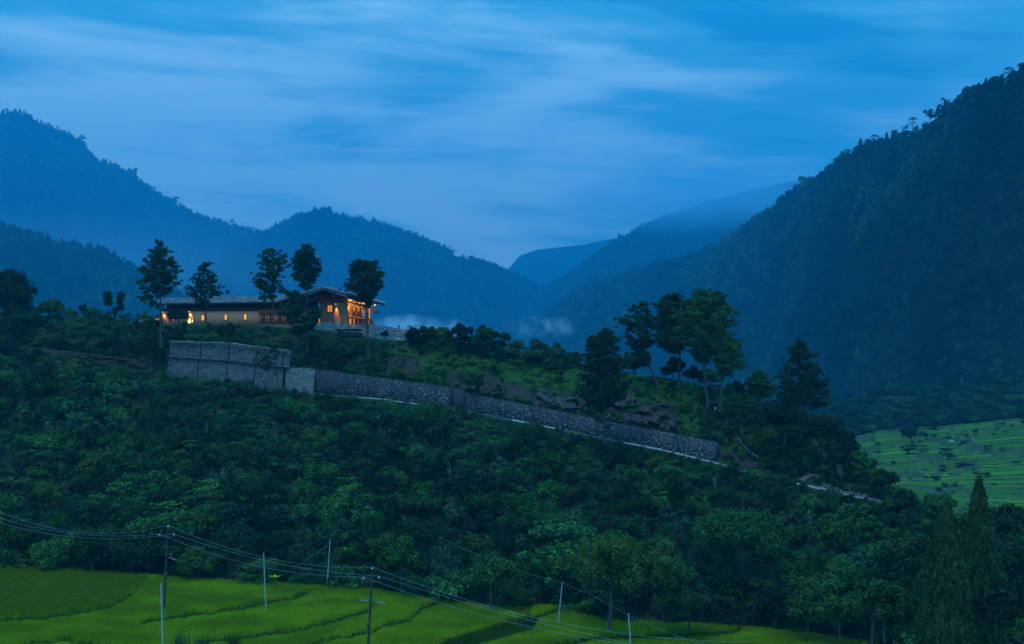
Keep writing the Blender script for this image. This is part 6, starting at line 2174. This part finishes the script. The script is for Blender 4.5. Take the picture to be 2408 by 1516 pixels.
def wire(pts, Da, Db, lab, r=0.012, m_='bare_wire', group='wires of the power line', deg=2, ext=None):
    X = np.array([p[0] for p in pts], float); Y = np.array([p[1] for p in pts], float)
    c = np.polyfit(X, Y, min(deg, len(X) - 1))
    x0, x1 = (X[0], X[-1]) if ext is None else ext
    xs = np.linspace(x0, x1, 40); ys = np.polyval(c, xs)
    # keep the ends exactly on their supports
    e0 = Y[0] - np.polyval(c, X[0]); e1_ = Y[-1] - np.polyval(c, X[-1])
    f = (xs - X[0]) / (X[-1] - X[0])
    ys = ys + e0 * (1 - f) + e1_ * f
    Ds = Da + (Db - Da) * f
    P = np.array([at(x, y, d) for x, y, d in zip(xs, ys, Ds)])
    m = MB(); m.tube(P, r, 5)
    o = m.build('power_line', m_, loc=P.mean(axis=0)); tag(o, lab, 'cable', group)


wire([(395.5, 1236), (290, 1256), (171, 1249), (0, 1205)], D1, 205, 'topmost bare wire leaving the left dark pole to the left', ext=(395.5, -260))
wire([(375, 1256), (236, 1259.5), (120, 1249), (0, 1219)], D1, 205, 'middle bare wire leaving the left dark pole to the left', ext=(375, -260))
wire([(409, 1256), (290, 1266), (205, 1267), (0, 1230.5)], D1, 205, 'lowest bare wire leaving the left dark pole to the left', ext=(409, -260))
wire([(395.5, 1236), (500, 1279), (620, 1311), (764, 1331), (875.7, 1334)], D1, D5, 'topmost bare wire between the two dark power poles')
wire([(409, 1256), (520, 1292), (620, 1319), (764, 1343), (891, 1355)], D1, D5, 'second bare wire between the two dark power poles')
wire([(375, 1256), (500, 1305), (620, 1334), (764, 1353), (855, 1357)], D1, D5, 'third and lowest bare wire between the two dark power poles')
wire([(875.7, 1334), (1044, 1401), (1301, 1459), (1587, 1503)], D5, 130, 'topmost bare wire running down right from the middle dark pole', ext=(875.7, 1760))
wire([(891, 1355), (1030, 1393), (1230, 1458), (1482, 1514)], D5, 132, 'second bare wire running down right from the middle dark pole', ext=(891, 1640))
wire([(855, 1357), (1020, 1409), (1160, 1456), (1277, 1483), (1465, 1514)], D5, 132, 'third bare wire running down right from the middle dark pole', ext=(855, 1620))
G2 = 'dark service cables and thin stay wires'
wire([(0, 1392), (190, 1387), (378, 1380)], D2 - 8, D2, 'black cable crossing the upper left paddy to the nearest white pole', 0.016, 'black_cable', G2, ext=(-300, 378))
wire([(378, 1380), (823, 1434.5), (1174, 1453.7), (1478.3, 1451)], D2, D7, 'long black cable across the field between the nearest and the bottom right white pole', 0.016, 'black_cable', G2)
wire([(1478.3, 1451), (1587, 1466), (1800, 1489), (2032, 1505)], D7, D7 + 12, 'black cable leaving the bottom right white pole to the right', 0.016, 'black_cable', G2, ext=(1478.3, 2500))
wire([(379, 1380), (472, 1421), (545, 1403), (619.5, 1306)], D2, D3, 'deeply sagging cable from the nearest white pole up to the middle one', 0.015, 'black_cable', G2, deg=3)
wire([(415, 1318.5), (547, 1360), (700, 1392), (847, 1412.5)], D1, D5, 'thin dark wire between the insulator strings of the two dark poles', 0.010, 'black_cable', G2)
wire([(907, 1421), (1094, 1476), (1243, 1515)], D5, 150, 'thin dark wire falling right from the lower insulators of the middle dark pole', 0.010, 'black_cable', G2, ext=(907, 1330))
wire([(776, 1274), (745, 1303), (715, 1322), (690, 1334)], D4, D4 - 12, 'thin wire drooping left from the white pole at the field edge', 0.010, 'bare_wire', G2)
wire([(1322, 1371), (1240, 1352), (1188, 1333), (1060, 1272), (955, 1222)], D6, 222, 'thin wire climbing the wooded slope from the leaning pole', 0.010, 'bare_wire', G2, ext=(1322, 900))
wire([(1322, 1371), (1380, 1396), (1430, 1421), (1478.3, 1448)], D6, D7, 'thin wire between the leaning pole and the bottom right white pole', 0.010, 'bare_wire', G2)
wire([(1478.3, 1448), (1560, 1484), (1650, 1514)], D7, 140, 'thin wire falling to the bottom edge from the bottom right white pole', 0.010, 'bare_wire', G2, ext=(1478.3, 1720))


# ------------------------------------------------------------------ small things
def banana(X, Y, D, h, lab, n=4, seed=0):
    rng = np.random.default_rng(seed); b = at(X, Y, D)
    e = thing('banana_plant', b, lab, 'banana plant')
    m = MB(); m.tube([b - [0, 0, 0.3], b + [0, 0, h * 0.5]], [0.12, 0.07], 6); m.build('stem', 'leaf_bright', e)
    for k in range(n):
        a = k * 6.28 / n + 0.4; d = np.array([math.cos(a), math.sin(a), 0]); p = np.array([-d[1], d[0], 0])
        m = MB(); V = []
        for t in np.linspace(0, 1, 7):
            c = b + [0, 0, h * 0.45] + d * t * h * 0.4 + np.array([0, 0, h * (0.75 * t - 0.45 * t * t)])
            w = 0.30 * math.sin(math.pi * min(0.98, 0.08 + t * 0.9)) ** 0.7
            V += [c - p * w - [0, 0, 0.06], c, c + p * w - [0, 0, 0.06]]
        m.add(V, [(3 * i + j, 3 * i + j + 1, 3 * i + j + 4, 3 * i + j + 3) for i in range(6) for j in (0, 1)])
        m.build('leaf', 'rice_blade', e)


banana(646, 1384, field_depth(646, 1384), 2.4, 'banana plant with upright yellow-green leaves at the far field edge right of the white pole', 5, 1)
banana(818, 1320, 212, 2.6, 'single pale banana plant among the dark trees above the field edge', 3, 2)

for X, Y, hpx, lab, sd_ in ((425, 1535, 60, 'tall dry reed clump at the bottom edge, left of the others', 1), (480, 1540, 58, 'tall reed clump at the bottom edge in the middle of three', 2), (548, 1540, 64, 'tall reed clump at the bottom edge, rightmost and darkest', 3)):
    D = field_depth(X, Y); h = hpx * D / FPX
    rng = np.random.default_rng(sd_)
    mb = MB()
    for k in range(120):
        a = rng.uniform(0, 6.28); b = np.append(rng.normal(size=2) * 0.55, -0.1); d = np.array([math.cos(a), math.sin(a), 0]); p = np.array([-d[1], d[0], 0]) * 0.02
        H = h * rng.uniform(0.5, 1.05); o_ = rng.uniform(0.1, 0.6)
        V = [b - p, b + p, b + d * o_ * 0.3 + [0, 0, H * 0.6] + p, b + d * o_ * 0.3 + [0, 0, H * 0.6] - p, b + d * o_ + [0, 0, H]]
        mb.add(V, [(0, 1, 2, 3)]); mb.add(V, [(3, 2, 4)])
    o = put('reed_clump', mesh_of(mb, 'reed_clump', ['leaf_grey' if sd_ < 3 else 'leaf_dark']), None, at(X, Y, D)); tag(o, lab, 'reeds', 'reed clumps at the bottom edge')

# open shed under the knoll pines
b = at(1679, 966, 259)
e = thing('open_shed', b, 'tiny dark open shed between two pine trunks on the knoll', 'shed')
W, H = 17 / FPX * 259, 17 / FPX * 259
for sx in (-1, 1):
    for sy in (0, 1):
        m = MB(); m.tube([b + [sx * W / 2, sy * 1.2, -0.4], b + [sx * W / 2, sy * 1.2, H]], [0.05, 0.05], 6); m.build('post', 'dark_timber', e)
m = MB(); m.box(b + [-W / 2 - 0.15, -0.25, H], (W + 0.3, 0, 0), (0, 1.7, 0.15), (0, 0, 0.10)); m.build('roof', 'dark_timber', e)
m = MB(); m.box(b + [-W / 2, 1.15, 0], (W, 0, 0), (0, 0.05, 0), (0, 0, H * 0.95)); m.build('back_wall', 'dark_timber', e)
m = MB(); m.box(b + [W * 0.12, 0.6, H * 0.1], (0.3, 0, 0), (0, 0.3, 0), (0, 0, 0.45)); o = m.build('white_sack', 'white_cloth', loc=b + [W * 0.12, 0.6, 0]); tag(o, 'small white sack inside the open shed', 'sack')

# fence posts with wire at the edge of the knoll
fp = [(1601, 921, 894), (1613, 919, 897), (1621, 927, 899), (1633, 926, 902)]
for k, (X, Yb_, Yt_) in enumerate(fp):
    m = MB(); a, b_ = at(X, Yb_, 269), at(X + 1, Yt_, 269); m.tube([a - [0, 0, 0.3], b_], [0.07, 0.05], 6)
    o = m.build('fence_post', 'bark', loc=a); tag(o, ['wooden fence post beside the second knoll trunk', 'wooden fence post, second from left on the knoll edge', 'taller wooden fence post in the middle of the knoll gap', 'wooden fence post nearest the tallest knoll pine'][k], 'fence post', 'fence posts on the knoll')

# string of little prayer flags
Pts = [(1727, 1014), (1735, 1024), (1748, 1040), (1762, 1053), (1776, 1066), (1792, 1084)]
P = []
for k, (x, y) in enumerate(Pts):
    P.append(at(x, y, 250 - 0.6 * k))
P = np.array(P); tt = np.linspace(0, 5, 30); P = np.stack([np.interp(tt, np.arange(6), P[:, i]) for i in range(3)], 1); P[:, 2] -= 0.6 * np.sin(tt / 5 * math.pi)
e = thing('prayer_flag_string', P[0], 'string of small white prayer flags stretched down the hillside past the end of the wall', 'flags')
m = MB(); m.tube(P, 0.01, 4); m.build('cord', 'bark', e)
rng = np.random.default_rng(4)
mat('yellow_cloth', (0.6, 0.4, 0.08), rough=0.9)
for k in range(1, 27):
    if rng.uniform() < 0.3:
        continue
    s = rng.uniform(0.08, 0.26); w = rng.uniform(0.08, 0.15)
    m = MB(); c = P[k]; m.add([c, c + [w, 0, -0.02], c + [w * 0.9, 0.05, -s], c + [0, 0.05, -s * 0.9], c + [0, 0.02, 0], c + [w, 0.02, -0.02], c + [w * 0.9, 0.07, -s], c + [0, 0.07, -s * 0.9]],
                              [(0, 1, 2, 3), (7, 6, 5, 4), (0, 4, 5, 1), (1, 5, 6, 2), (2, 6, 7, 3), (3, 7, 4, 0)])
    m.build('flag', 'yellow_cloth' if k < 6 else 'white_cloth', e)

# ------------------------------------------------------------------ far rice terraces behind the tip of the hill
mat('terrace_rice', (0.05, 0.15, 0.012), rough=0.9, spec=0.04, col2=(0.09, 0.21, 0.015), vscale=0.03, var=0.25)
mat('terrace_bank', (0.035, 0.075, 0.025), rough=0.95, col2=(0.05, 0.09, 0.04), vscale=0.2, var=0.3)
mat('boulder', (0.13, 0.14, 0.16), rough=0.9, col2=(0.18, 0.19, 0.21), vscale=0.5, var=0.2)


def terr(X, t, step=True):
    Dn, Df = 440.0, np.interp(X, [1900, 2408, 2800], [690, 650, 640])
    Yn = 1250.0; Yf = np.interp(X, [1880, 1985, 2060, 2140, 2200, 2300, 2408, 2800], [1060, 1036, 1014, 1004, 1004, 994, 984, 960])
    D = Dn + (Df - Dn) * t
    zn = (758 - Yn) / FPX * Dn; zf = (758 - Yf) / FPX * Df
    z = zn + (zf - zn) * (0.15 * t + 0.85 * t ** 1.25)
    return (X - 1204) / FPX * D, D, z


NT = 52
Xs = np.linspace(1420, 2900, 360)
mb = MB(); mb2 = MB()
prev = None
V = []; Fr = []; Fb_ = []
ncol = len(Xs)
for k in range(NT + 1):
    tk = (k + 0.55 * math.sin(k * 2.4) * math.sin(k * 0.9)) / NT + 0.011 * vnoise(Xs / 46.0, k * 0.37 + 0 * Xs, 5) + 0.006 * vnoise(Xs / 160.0, k * 0.11 + 0 * Xs, 6) + np.clip((2050 - Xs) / 1200, 0, 1) * 0.02
    x, D, z = terr(Xs, np.clip(tk, 0, 1.02))
    _, _, z2 = terr(Xs, np.clip(tk + 1.0 / NT, 0, 1.03))
    lo = np.stack([x, D, z - 0.05], 1); hi = np.stack([x, D + 0.1, z2 - 0.02], 1)
    V += [lo, hi]
V = np.concatenate(V)
for k in range(NT + 1):
    a = (2 * k) * ncol; i = np.arange(ncol - 1)
    Fb_.append(np.stack([a + i, a + i + 1, a + ncol + i + 1, a + ncol + i], 1))
    if k < NT:
        b = a + ncol; c = a + 2 * ncol
        q = np.stack([b + i, b + i + 1, c + i + 1, c + i], 1)
        w = fbm(Xs[:-1] / 40.0, k * 0.30 + 0 * Xs[:-1], 8, 3) > 0.24
        Fr.append(q[~w]); Fb_.append(q[w])
cT = V.mean(axis=0)
me = to_mesh('rice_terraces', V - cT, [(np.concatenate(Fr), 0), (np.concatenate(Fb_), 1)], ['terrace_rice', 'terrace_bank'])
o = bpy.data.objects.new('rice_terraces', me); C.objects.link(o); o.location = cT; o['kind'] = 'structure'
bm_ = MB(); n_ = ncol
x0_, D0_, z0_ = terr(Xs, np.zeros(ncol)); f0 = np.stack([x0_, D0_, z0_ - 0.1], 1); f1 = np.stack([x0_ * 0.9, D0_ - 90, 0 * z0_ - 204], 1)
bm_.add(np.concatenate([f0, f1]), np.stack([np.arange(n_ - 1), np.arange(n_ - 1) + n_, np.arange(1, n_) + n_, np.arange(1, n_)], 1))
x, D, z = terr(Xs, np.ones(ncol)); top = np.stack([x, D, z + 0.2], 1); bk_ = np.stack([x * 1.2, D + 130, z + 12], 1); low_ = np.stack([x * 1.25, D + 300, 0 * z - 204], 1)
bm_.add(np.concatenate([top, bk_, low_]), np.concatenate([np.stack([np.arange(n_ - 1) + q * n_, np.arange(1, n_) + q * n_, np.arange(1, n_) + (q + 1) * n_, np.arange(n_ - 1) + (q + 1) * n_], 1) for q in (0, 1)]))
o = bm_.build('terrace_hill', 'forest_floor', loc=top.mean(axis=0)); o['kind'] = 'structure'


def terr_at(X, Y):
    t = np.linspace(0, 1, 300); x, D, z = terr(np.full(300, float(X)), t)
    k = np.argmin(np.abs(758 - z / D * FPX - Y))
    return np.array([x[k], D[k], z[k]])


cTx = lambda x, y: ((3350 + x / 3.228) * 0.58789, (1620 + y / 3.228) * 0.58806)
tt_ = [(965, 545, 240, 230, 3, 'big dark tree in the middle of the far rice terraces'), (905, 640, 110, 130, 0, 'dark round bush below the big dark terrace tree'), (525, 545, 55, 60, 3, 'small dark tree at the left of the far terraces, upper of two'),
       (515, 640, 60, 90, 0, 'small dark bush at the left of the far terraces, lower of two'), (1140, 460, 90, 60, 13, 'little tree on the terrace right of the big dark tree'), (1120, 620, 90, 80, 7, 'thin crowned tree beside the foot of the big terrace tree'),
       (1400, 640, 80, 110, 3, 'dark tree in the terraces above the round rock'), (1440, 715, 75, 130, 3, 'dark tree directly over the round rock in the terraces'), (1915, 590, 85, 105, 0, 'single round dark bush on the right terraces'),
       (725, 795, 70, 75, 13, 'small bare-stemmed tree on the lower left terraces'), (455, 480, 60, 60, 7, 'tiny umbrella-like tree at the top left of the terraces'), (1250, 435, 70, 60, 0, 'small tree on the top terrace behind the boulders'),
       (1780, 405, 90, 70, 13, 'small tree on the upper right terraces by the boulders'), (1890, 215, 150, 110, 3, 'dark tree above the upper right terraces'), (1165, 320, 110, 130, 0, 'rounded tree over the top terrace edge behind the big dark tree'),
       (1260, 330, 120, 120, 3, 'dark rounded tree above the top terrace, left of the boulders'), (2110, 270, 60, 90, 5, 'low bush among the highest right terraces'), (2320, 750, 35, 70, 5, 'low bush on the right terraces near the frame edge'),
       (1275, 955, 35, 80, 4, 'low dark bush on a lower terrace bank'), (1640, 795, 45, 110, 4, 'dark scrub by the flat rocks in the middle of the terraces')]
for x, y, h, w, k, lab_ in tt_:
    X, Y = cTx(x, y); p = terr_at(X, Y) if Y > 1000 else at(X, Y, 665)
    H = 1.2 * h / 3.228 * 0.588 / FPX * p[1]; Wd = 1.45 * w / 3.228 * 0.588 / FPX * p[1]
    kk = k if first.get(k) is not None else 0
    o = put('terrace_tree', SM[kk], None, p - [0, 0, 0.1], 1.0, x * 0.1); o.scale = (Wd, Wd, H); tag(o, lab_, 'tree', 'trees and bushes among the far rice terraces')
rng = np.random.default_rng(12)
rock_me = []
for k in range(4):
    r_ = np.random.default_rng(k + 50); mb = MB(); V = _RV * (1 + r_.normal(size=(13, 1)) * 0.14); mb.add(np.concatenate([V]), _RF3); mb.add(V, _RF4); rock_me.append(mesh_of(mb, 'boulder', ['boulder']))
bl = [(790, 545, 80, 36, 'dark pyramid-shaped boulder at the left of the far terraces'), (1475, 725, 40, 30, 'round pale boulder under the two dark terrace trees'), (1530, 630, 30, 24, 'small pale boulder in the middle terraces'),
      (1755, 460, 70, 34, 'large flat boulder with a round one on top at the upper terraces'), (1755, 435, 36, 22, 'round boulder lying on the flat boulder'), (1485, 430, 40, 40, 'upright pale boulder on the top terrace'),
      (1610, 435, 50, 26, 'pale boulder right of the upright one'), (1050, 805, 46, 20, 'blue-grey boulder on the lower left terraces'), (1570, 795, 60, 30, 'dark flat boulder in the central terraces'),
      (1720, 765, 30, 22, 'pointed pale rock right of the dark flat boulder'), (2110, 270, 110, 60, 'big angular rock at the top right terraces'), (1785, 650, 60, 20, 'low pale rocks by the single round bush'),
      (1140, 1090, 50, 24, 'boulder on the lowest terraces, near the broad crowned tree'), (645, 580, 26, 14, 'tiny pale rock at the left terraces'), (1690, 665, 24, 14, 'little pale rock on the middle right terraces')]
for x, y, w, h, lab_ in bl:
    X, Y = cTx(x, y); p = terr_at(X, Y); s = 0.588 / 3.228 / FPX * p[1]
    o = put('boulder', rock_me[int(x) % 4], None, p - [0, 0, 0.1], 1.0, x * 0.3); o.scale = (w * s / 2, w * s / 2.4, h * s / 0.7); tag(o, lab_, 'boulder', 'boulders on the far rice terraces')
# low scrub on the terrace banks and the scrub belt above them
P_, S_, X_ = [], [], []
for k in range(520):
    X = rng.uniform(1900, 2600); t = rng.uniform(0.03, 1.0)
    if fbm(np.array([X / 60.0]), np.array([t * 9]), 71, 2)[0] < 0.12:
        continue
    x, D, z = terr(np.array([X]), np.array([t])); P_.append([x[0], D[0], z[0]]); S_.append(rng.uniform(1.0, 2.4)); X_.append(rng.integers(0, 4))
for k in range(900):
    X = rng.uniform(1900, 2700); q = rng.uniform()
    x, D, z = terr(np.array([X]), np.array([1.0])); f = rng.uniform(0, 1) ** 1.3 
    P_.append([x[0] * (1 + 0.2 * f), D[0] + 130 * f, z[0] + 12 * f]); S_.append(rng.uniform(2.0, 6.0)); X_.append(rng.integers(0, 6))
scatter('terrace_scrub', P_, S_, X_, [PROT[j % len(PROT)] for j in range(6)], 'scrub on the terrace banks and in a belt above the far rice terraces', seed=13, zs=rng.uniform(0.5, 0.9, len(P_)))
# white cow grazing
p = terr_at(2237.6, 1044)
mat('cow_white', (0.62, 0.62, 0.60), rough=0.9, col2=(0.35, 0.30, 0.28), vscale=1.6)
s = 1.0
sk = [(-0.75, 0, 1.15), (-0.3, 0, 1.18), (0.3, 0, 1.16), (0.62, 0, 1.22), (0.95, 0, 1.12), (1.25, 0, 0.95), (1.48, 0, 0.78),
      (-0.68, 0.2, 0.85), (-0.78, 0.2, 0.45), (-0.70, 0.2, 0.0), (-0.62, -0.2, 0.85), (-0.72, -0.2, 0.45), (-0.6, -0.2, 0.0),
      (0.5, 0.2, 0.85), (0.5, 0.2, 0.42), (0.5, 0.2, 0.0), (0.58, -0.2, 0.85), (0.6, -0.2, 0.42), (0.62, -0.2, 0.0), (-0.98, 0, 1.05), (-1.02, 0, 0.6), (1.18, 0.16, 1.05), (1.18, -0.16, 1.05)]
ed = [(0, 1), (1, 2), (2, 3), (3, 4), (4, 5), (5, 6), (0, 7), (7, 8), (8, 9), (0, 10), (10, 11), (11, 12), (2, 13), (13, 14), (14, 15), (2, 16), (16, 17), (17, 18), (0, 19), (19, 20), (5, 21), (5, 22)]
rad = [0.30, 0.36, 0.34, 0.26, 0.17, 0.15, 0.09, 0.15, 0.08, 0.07, 0.15, 0.08, 0.07, 0.13, 0.07, 0.07, 0.13, 0.07, 0.07, 0.04, 0.035, 0.05, 0.05]
me = bpy.data.meshes.new('cow'); me.from_pydata(sk, ed, []); me.materials.append(MATS['cow_white'])
cow = bpy.data.objects.new('cow', me); C.objects.link(cow); cow.location = p; cow.rotation_euler = (0, 0, -0.2)
md = cow.modifiers.new('skin', 'SKIN')
for v, r in zip(me.skin_vertices[0].data, rad):
    v.radius = (r, r)
me.skin_vertices[0].data[1].use_root = True
sb = cow.modifiers.new('smooth', 'SUBSURF'); sb.levels = 1; sb.render_levels = 1
tag(cow, 'white cow standing sideways on the upper far rice terraces', 'cow')


# ------------------------------------------------------------------ mist in the valley
def mist(X0, X1, Y0, Y1, D, dens, lab_, seed, depth=120.0, noise=3.2, thr=0.42, col=(0.85, 0.92, 1.0)):
    a, b = at(X0, Y1, D), at(X1, Y0, D)
    c = (a + b) / 2
    r = np.array([(b[0] - a[0]) / 2, depth, (b[2] - a[2]) / 2])
    u = np.linspace(0, 2 * math.pi, 17)[:-1]; v = np.linspace(0, math.pi, 9)[1:-1]
    V = [(0, 0, 1)] + [(math.sin(q) * math.cos(p_), math.sin(q) * math.sin(p_), math.cos(q)) for q in v for p_ in u] + [(0, 0, -1)]
    n = 16; m = MB(); V = np.array(V) * r + c
    F3 = [(0, 1 + j, 1 + (j + 1) % n) for j in range(n)] + [(len(V) - 1, len(V) - 1 - n + (j + 1) % n, len(V) - 1 - n + j) for j in range(n)]
    F4 = [(1 + i * n + j, 1 + (i + 1) * n + j, 1 + (i + 1) * n + (j + 1) % n, 1 + i * n + (j + 1) % n) for i in range(6) for j in range(n)]
    m.add(V, F3); m.add(V, F4)
    mt = bpy.data.materials.new('mist_volume'); mt.use_nodes = True; nt = mt.node_tree; nt.nodes.clear()
    o_ = nt.nodes.new('ShaderNodeOutputMaterial'); pv_ = nt.nodes.new('ShaderNodeVolumePrincipled')
    pv_.inputs['Color'].default_value = (*col, 1)
    tc_ = nt.nodes.new('ShaderNodeTexCoord')
    mp_1 = N(nt, 'ShaderNodeMapping'); mp_1.inputs['Scale'].default_value = tuple(1.0 / r)
    nt.links.new(tc_.outputs['Object'], mp_1.inputs['Vector'])
    ln = N(nt, 'ShaderNodeVectorMath', operation='LENGTH'); nt.links.new(mp_1.outputs[0], ln.inputs[0])
    inv = N(nt, 'ShaderNodeMapRange', clamp=True); inv.inputs['From Min'].default_value = 1.0; inv.inputs['From Max'].default_value = 0.35
    nt.links.new(ln.outputs['Value'], inv.inputs['Value'])
    ns = N(nt, 'ShaderNodeTexNoise', in_Scale=noise, in_Detail=6.0, in_Roughness=0.62, in_Distortion=0.8, noise_dimensions='4D'); ns.inputs['W'].default_value = seed
    mp2_ = N(nt, 'ShaderNodeMapping'); mp2_.inputs['Scale'].default_value = tuple(np.array([1.0, 1.0, 1.0]) / max(r[0], r[2]) )
    nt.links.new(tc_.outputs['Object'], mp2_.inputs['Vector']); nt.links.new(mp2_.outputs[0], ns.inputs['Vector'])
    sm = N(nt, 'ShaderNodeMapRange', clamp=True); sm.inputs['From Min'].default_value = thr; sm.inputs['From Max'].default_value = thr + 0.22
    nt.links.new(ns.outputs['Fac'], sm.inputs['Value'])
    mu = N(nt, 'ShaderNodeMath', operation='MULTIPLY'); nt.links.new(inv.outputs[0], mu.inputs[0]); nt.links.new(sm.outputs[0], mu.inputs[1])
    mu2 = N(nt, 'ShaderNodeMath', operation='MULTIPLY'); mu2.inputs[1].default_value = dens; nt.links.new(mu.outputs[0], mu2.inputs[0])
    nt.links.new(mu2.outputs[0], pv_.inputs['Density']); nt.links.new(pv_.outputs[0], o_.inputs['Volume'])
    ob = m.build('mist', mt, loc=c); tag(ob, lab_, None, None, 'stuff')
    return ob


mist(830, 1130, 735, 852, 2400, 0.11, 'bright bank of mist rising behind the terrace wall', 1.3, 45, 2.6, 0.46)
mist(1170, 1380, 738, 800, 3100, 0.05, 'thin wisp of mist at the foot of the right mountain', 4.7, 50, 3.0, 0.52)
mist(-900, 1000, 470, 1000, 5400, 0.00035, 'thin valley mist lying along the foot of the left mountain', 2.2, 1000, 1.5, 0.12)
mist(1200, 2150, 385, 560, 5400, 0.0038, 'low cloud wrapping the top of the far mountain', 9.1, 500, 2.2, 0.36, (0.35, 0.78, 1.0))

# ------------------------------------------------------------------ haze: one even volume round the whole scene
hz = MB()
hz.box((-13000, -400, GROUND_Z - 4), (26000, 0, 0), (0, 9500, 0), (0, 0, 1450))
hm = bpy.data.materials.new('haze_air')
hm.use_nodes = True
ht = hm.node_tree
ht.nodes.clear()
ho = ht.nodes.new('ShaderNodeOutputMaterial')
pv = ht.nodes.new('ShaderNodeVolumePrincipled')
pv.inputs['Color'].default_value = (0.02, 0.57, 1.0, 1)
pv.inputs['Density'].default_value = 0.000132
pv.inputs['Anisotropy'].default_value = 0.2
ht.links.new(pv.outputs[0], ho.inputs['Volume'])
MATS['haze_air'] = hm
hzo = hz.build('haze', 'haze_air', loc=(0, 2500, 200))
hzo['kind'] = 'stuff'
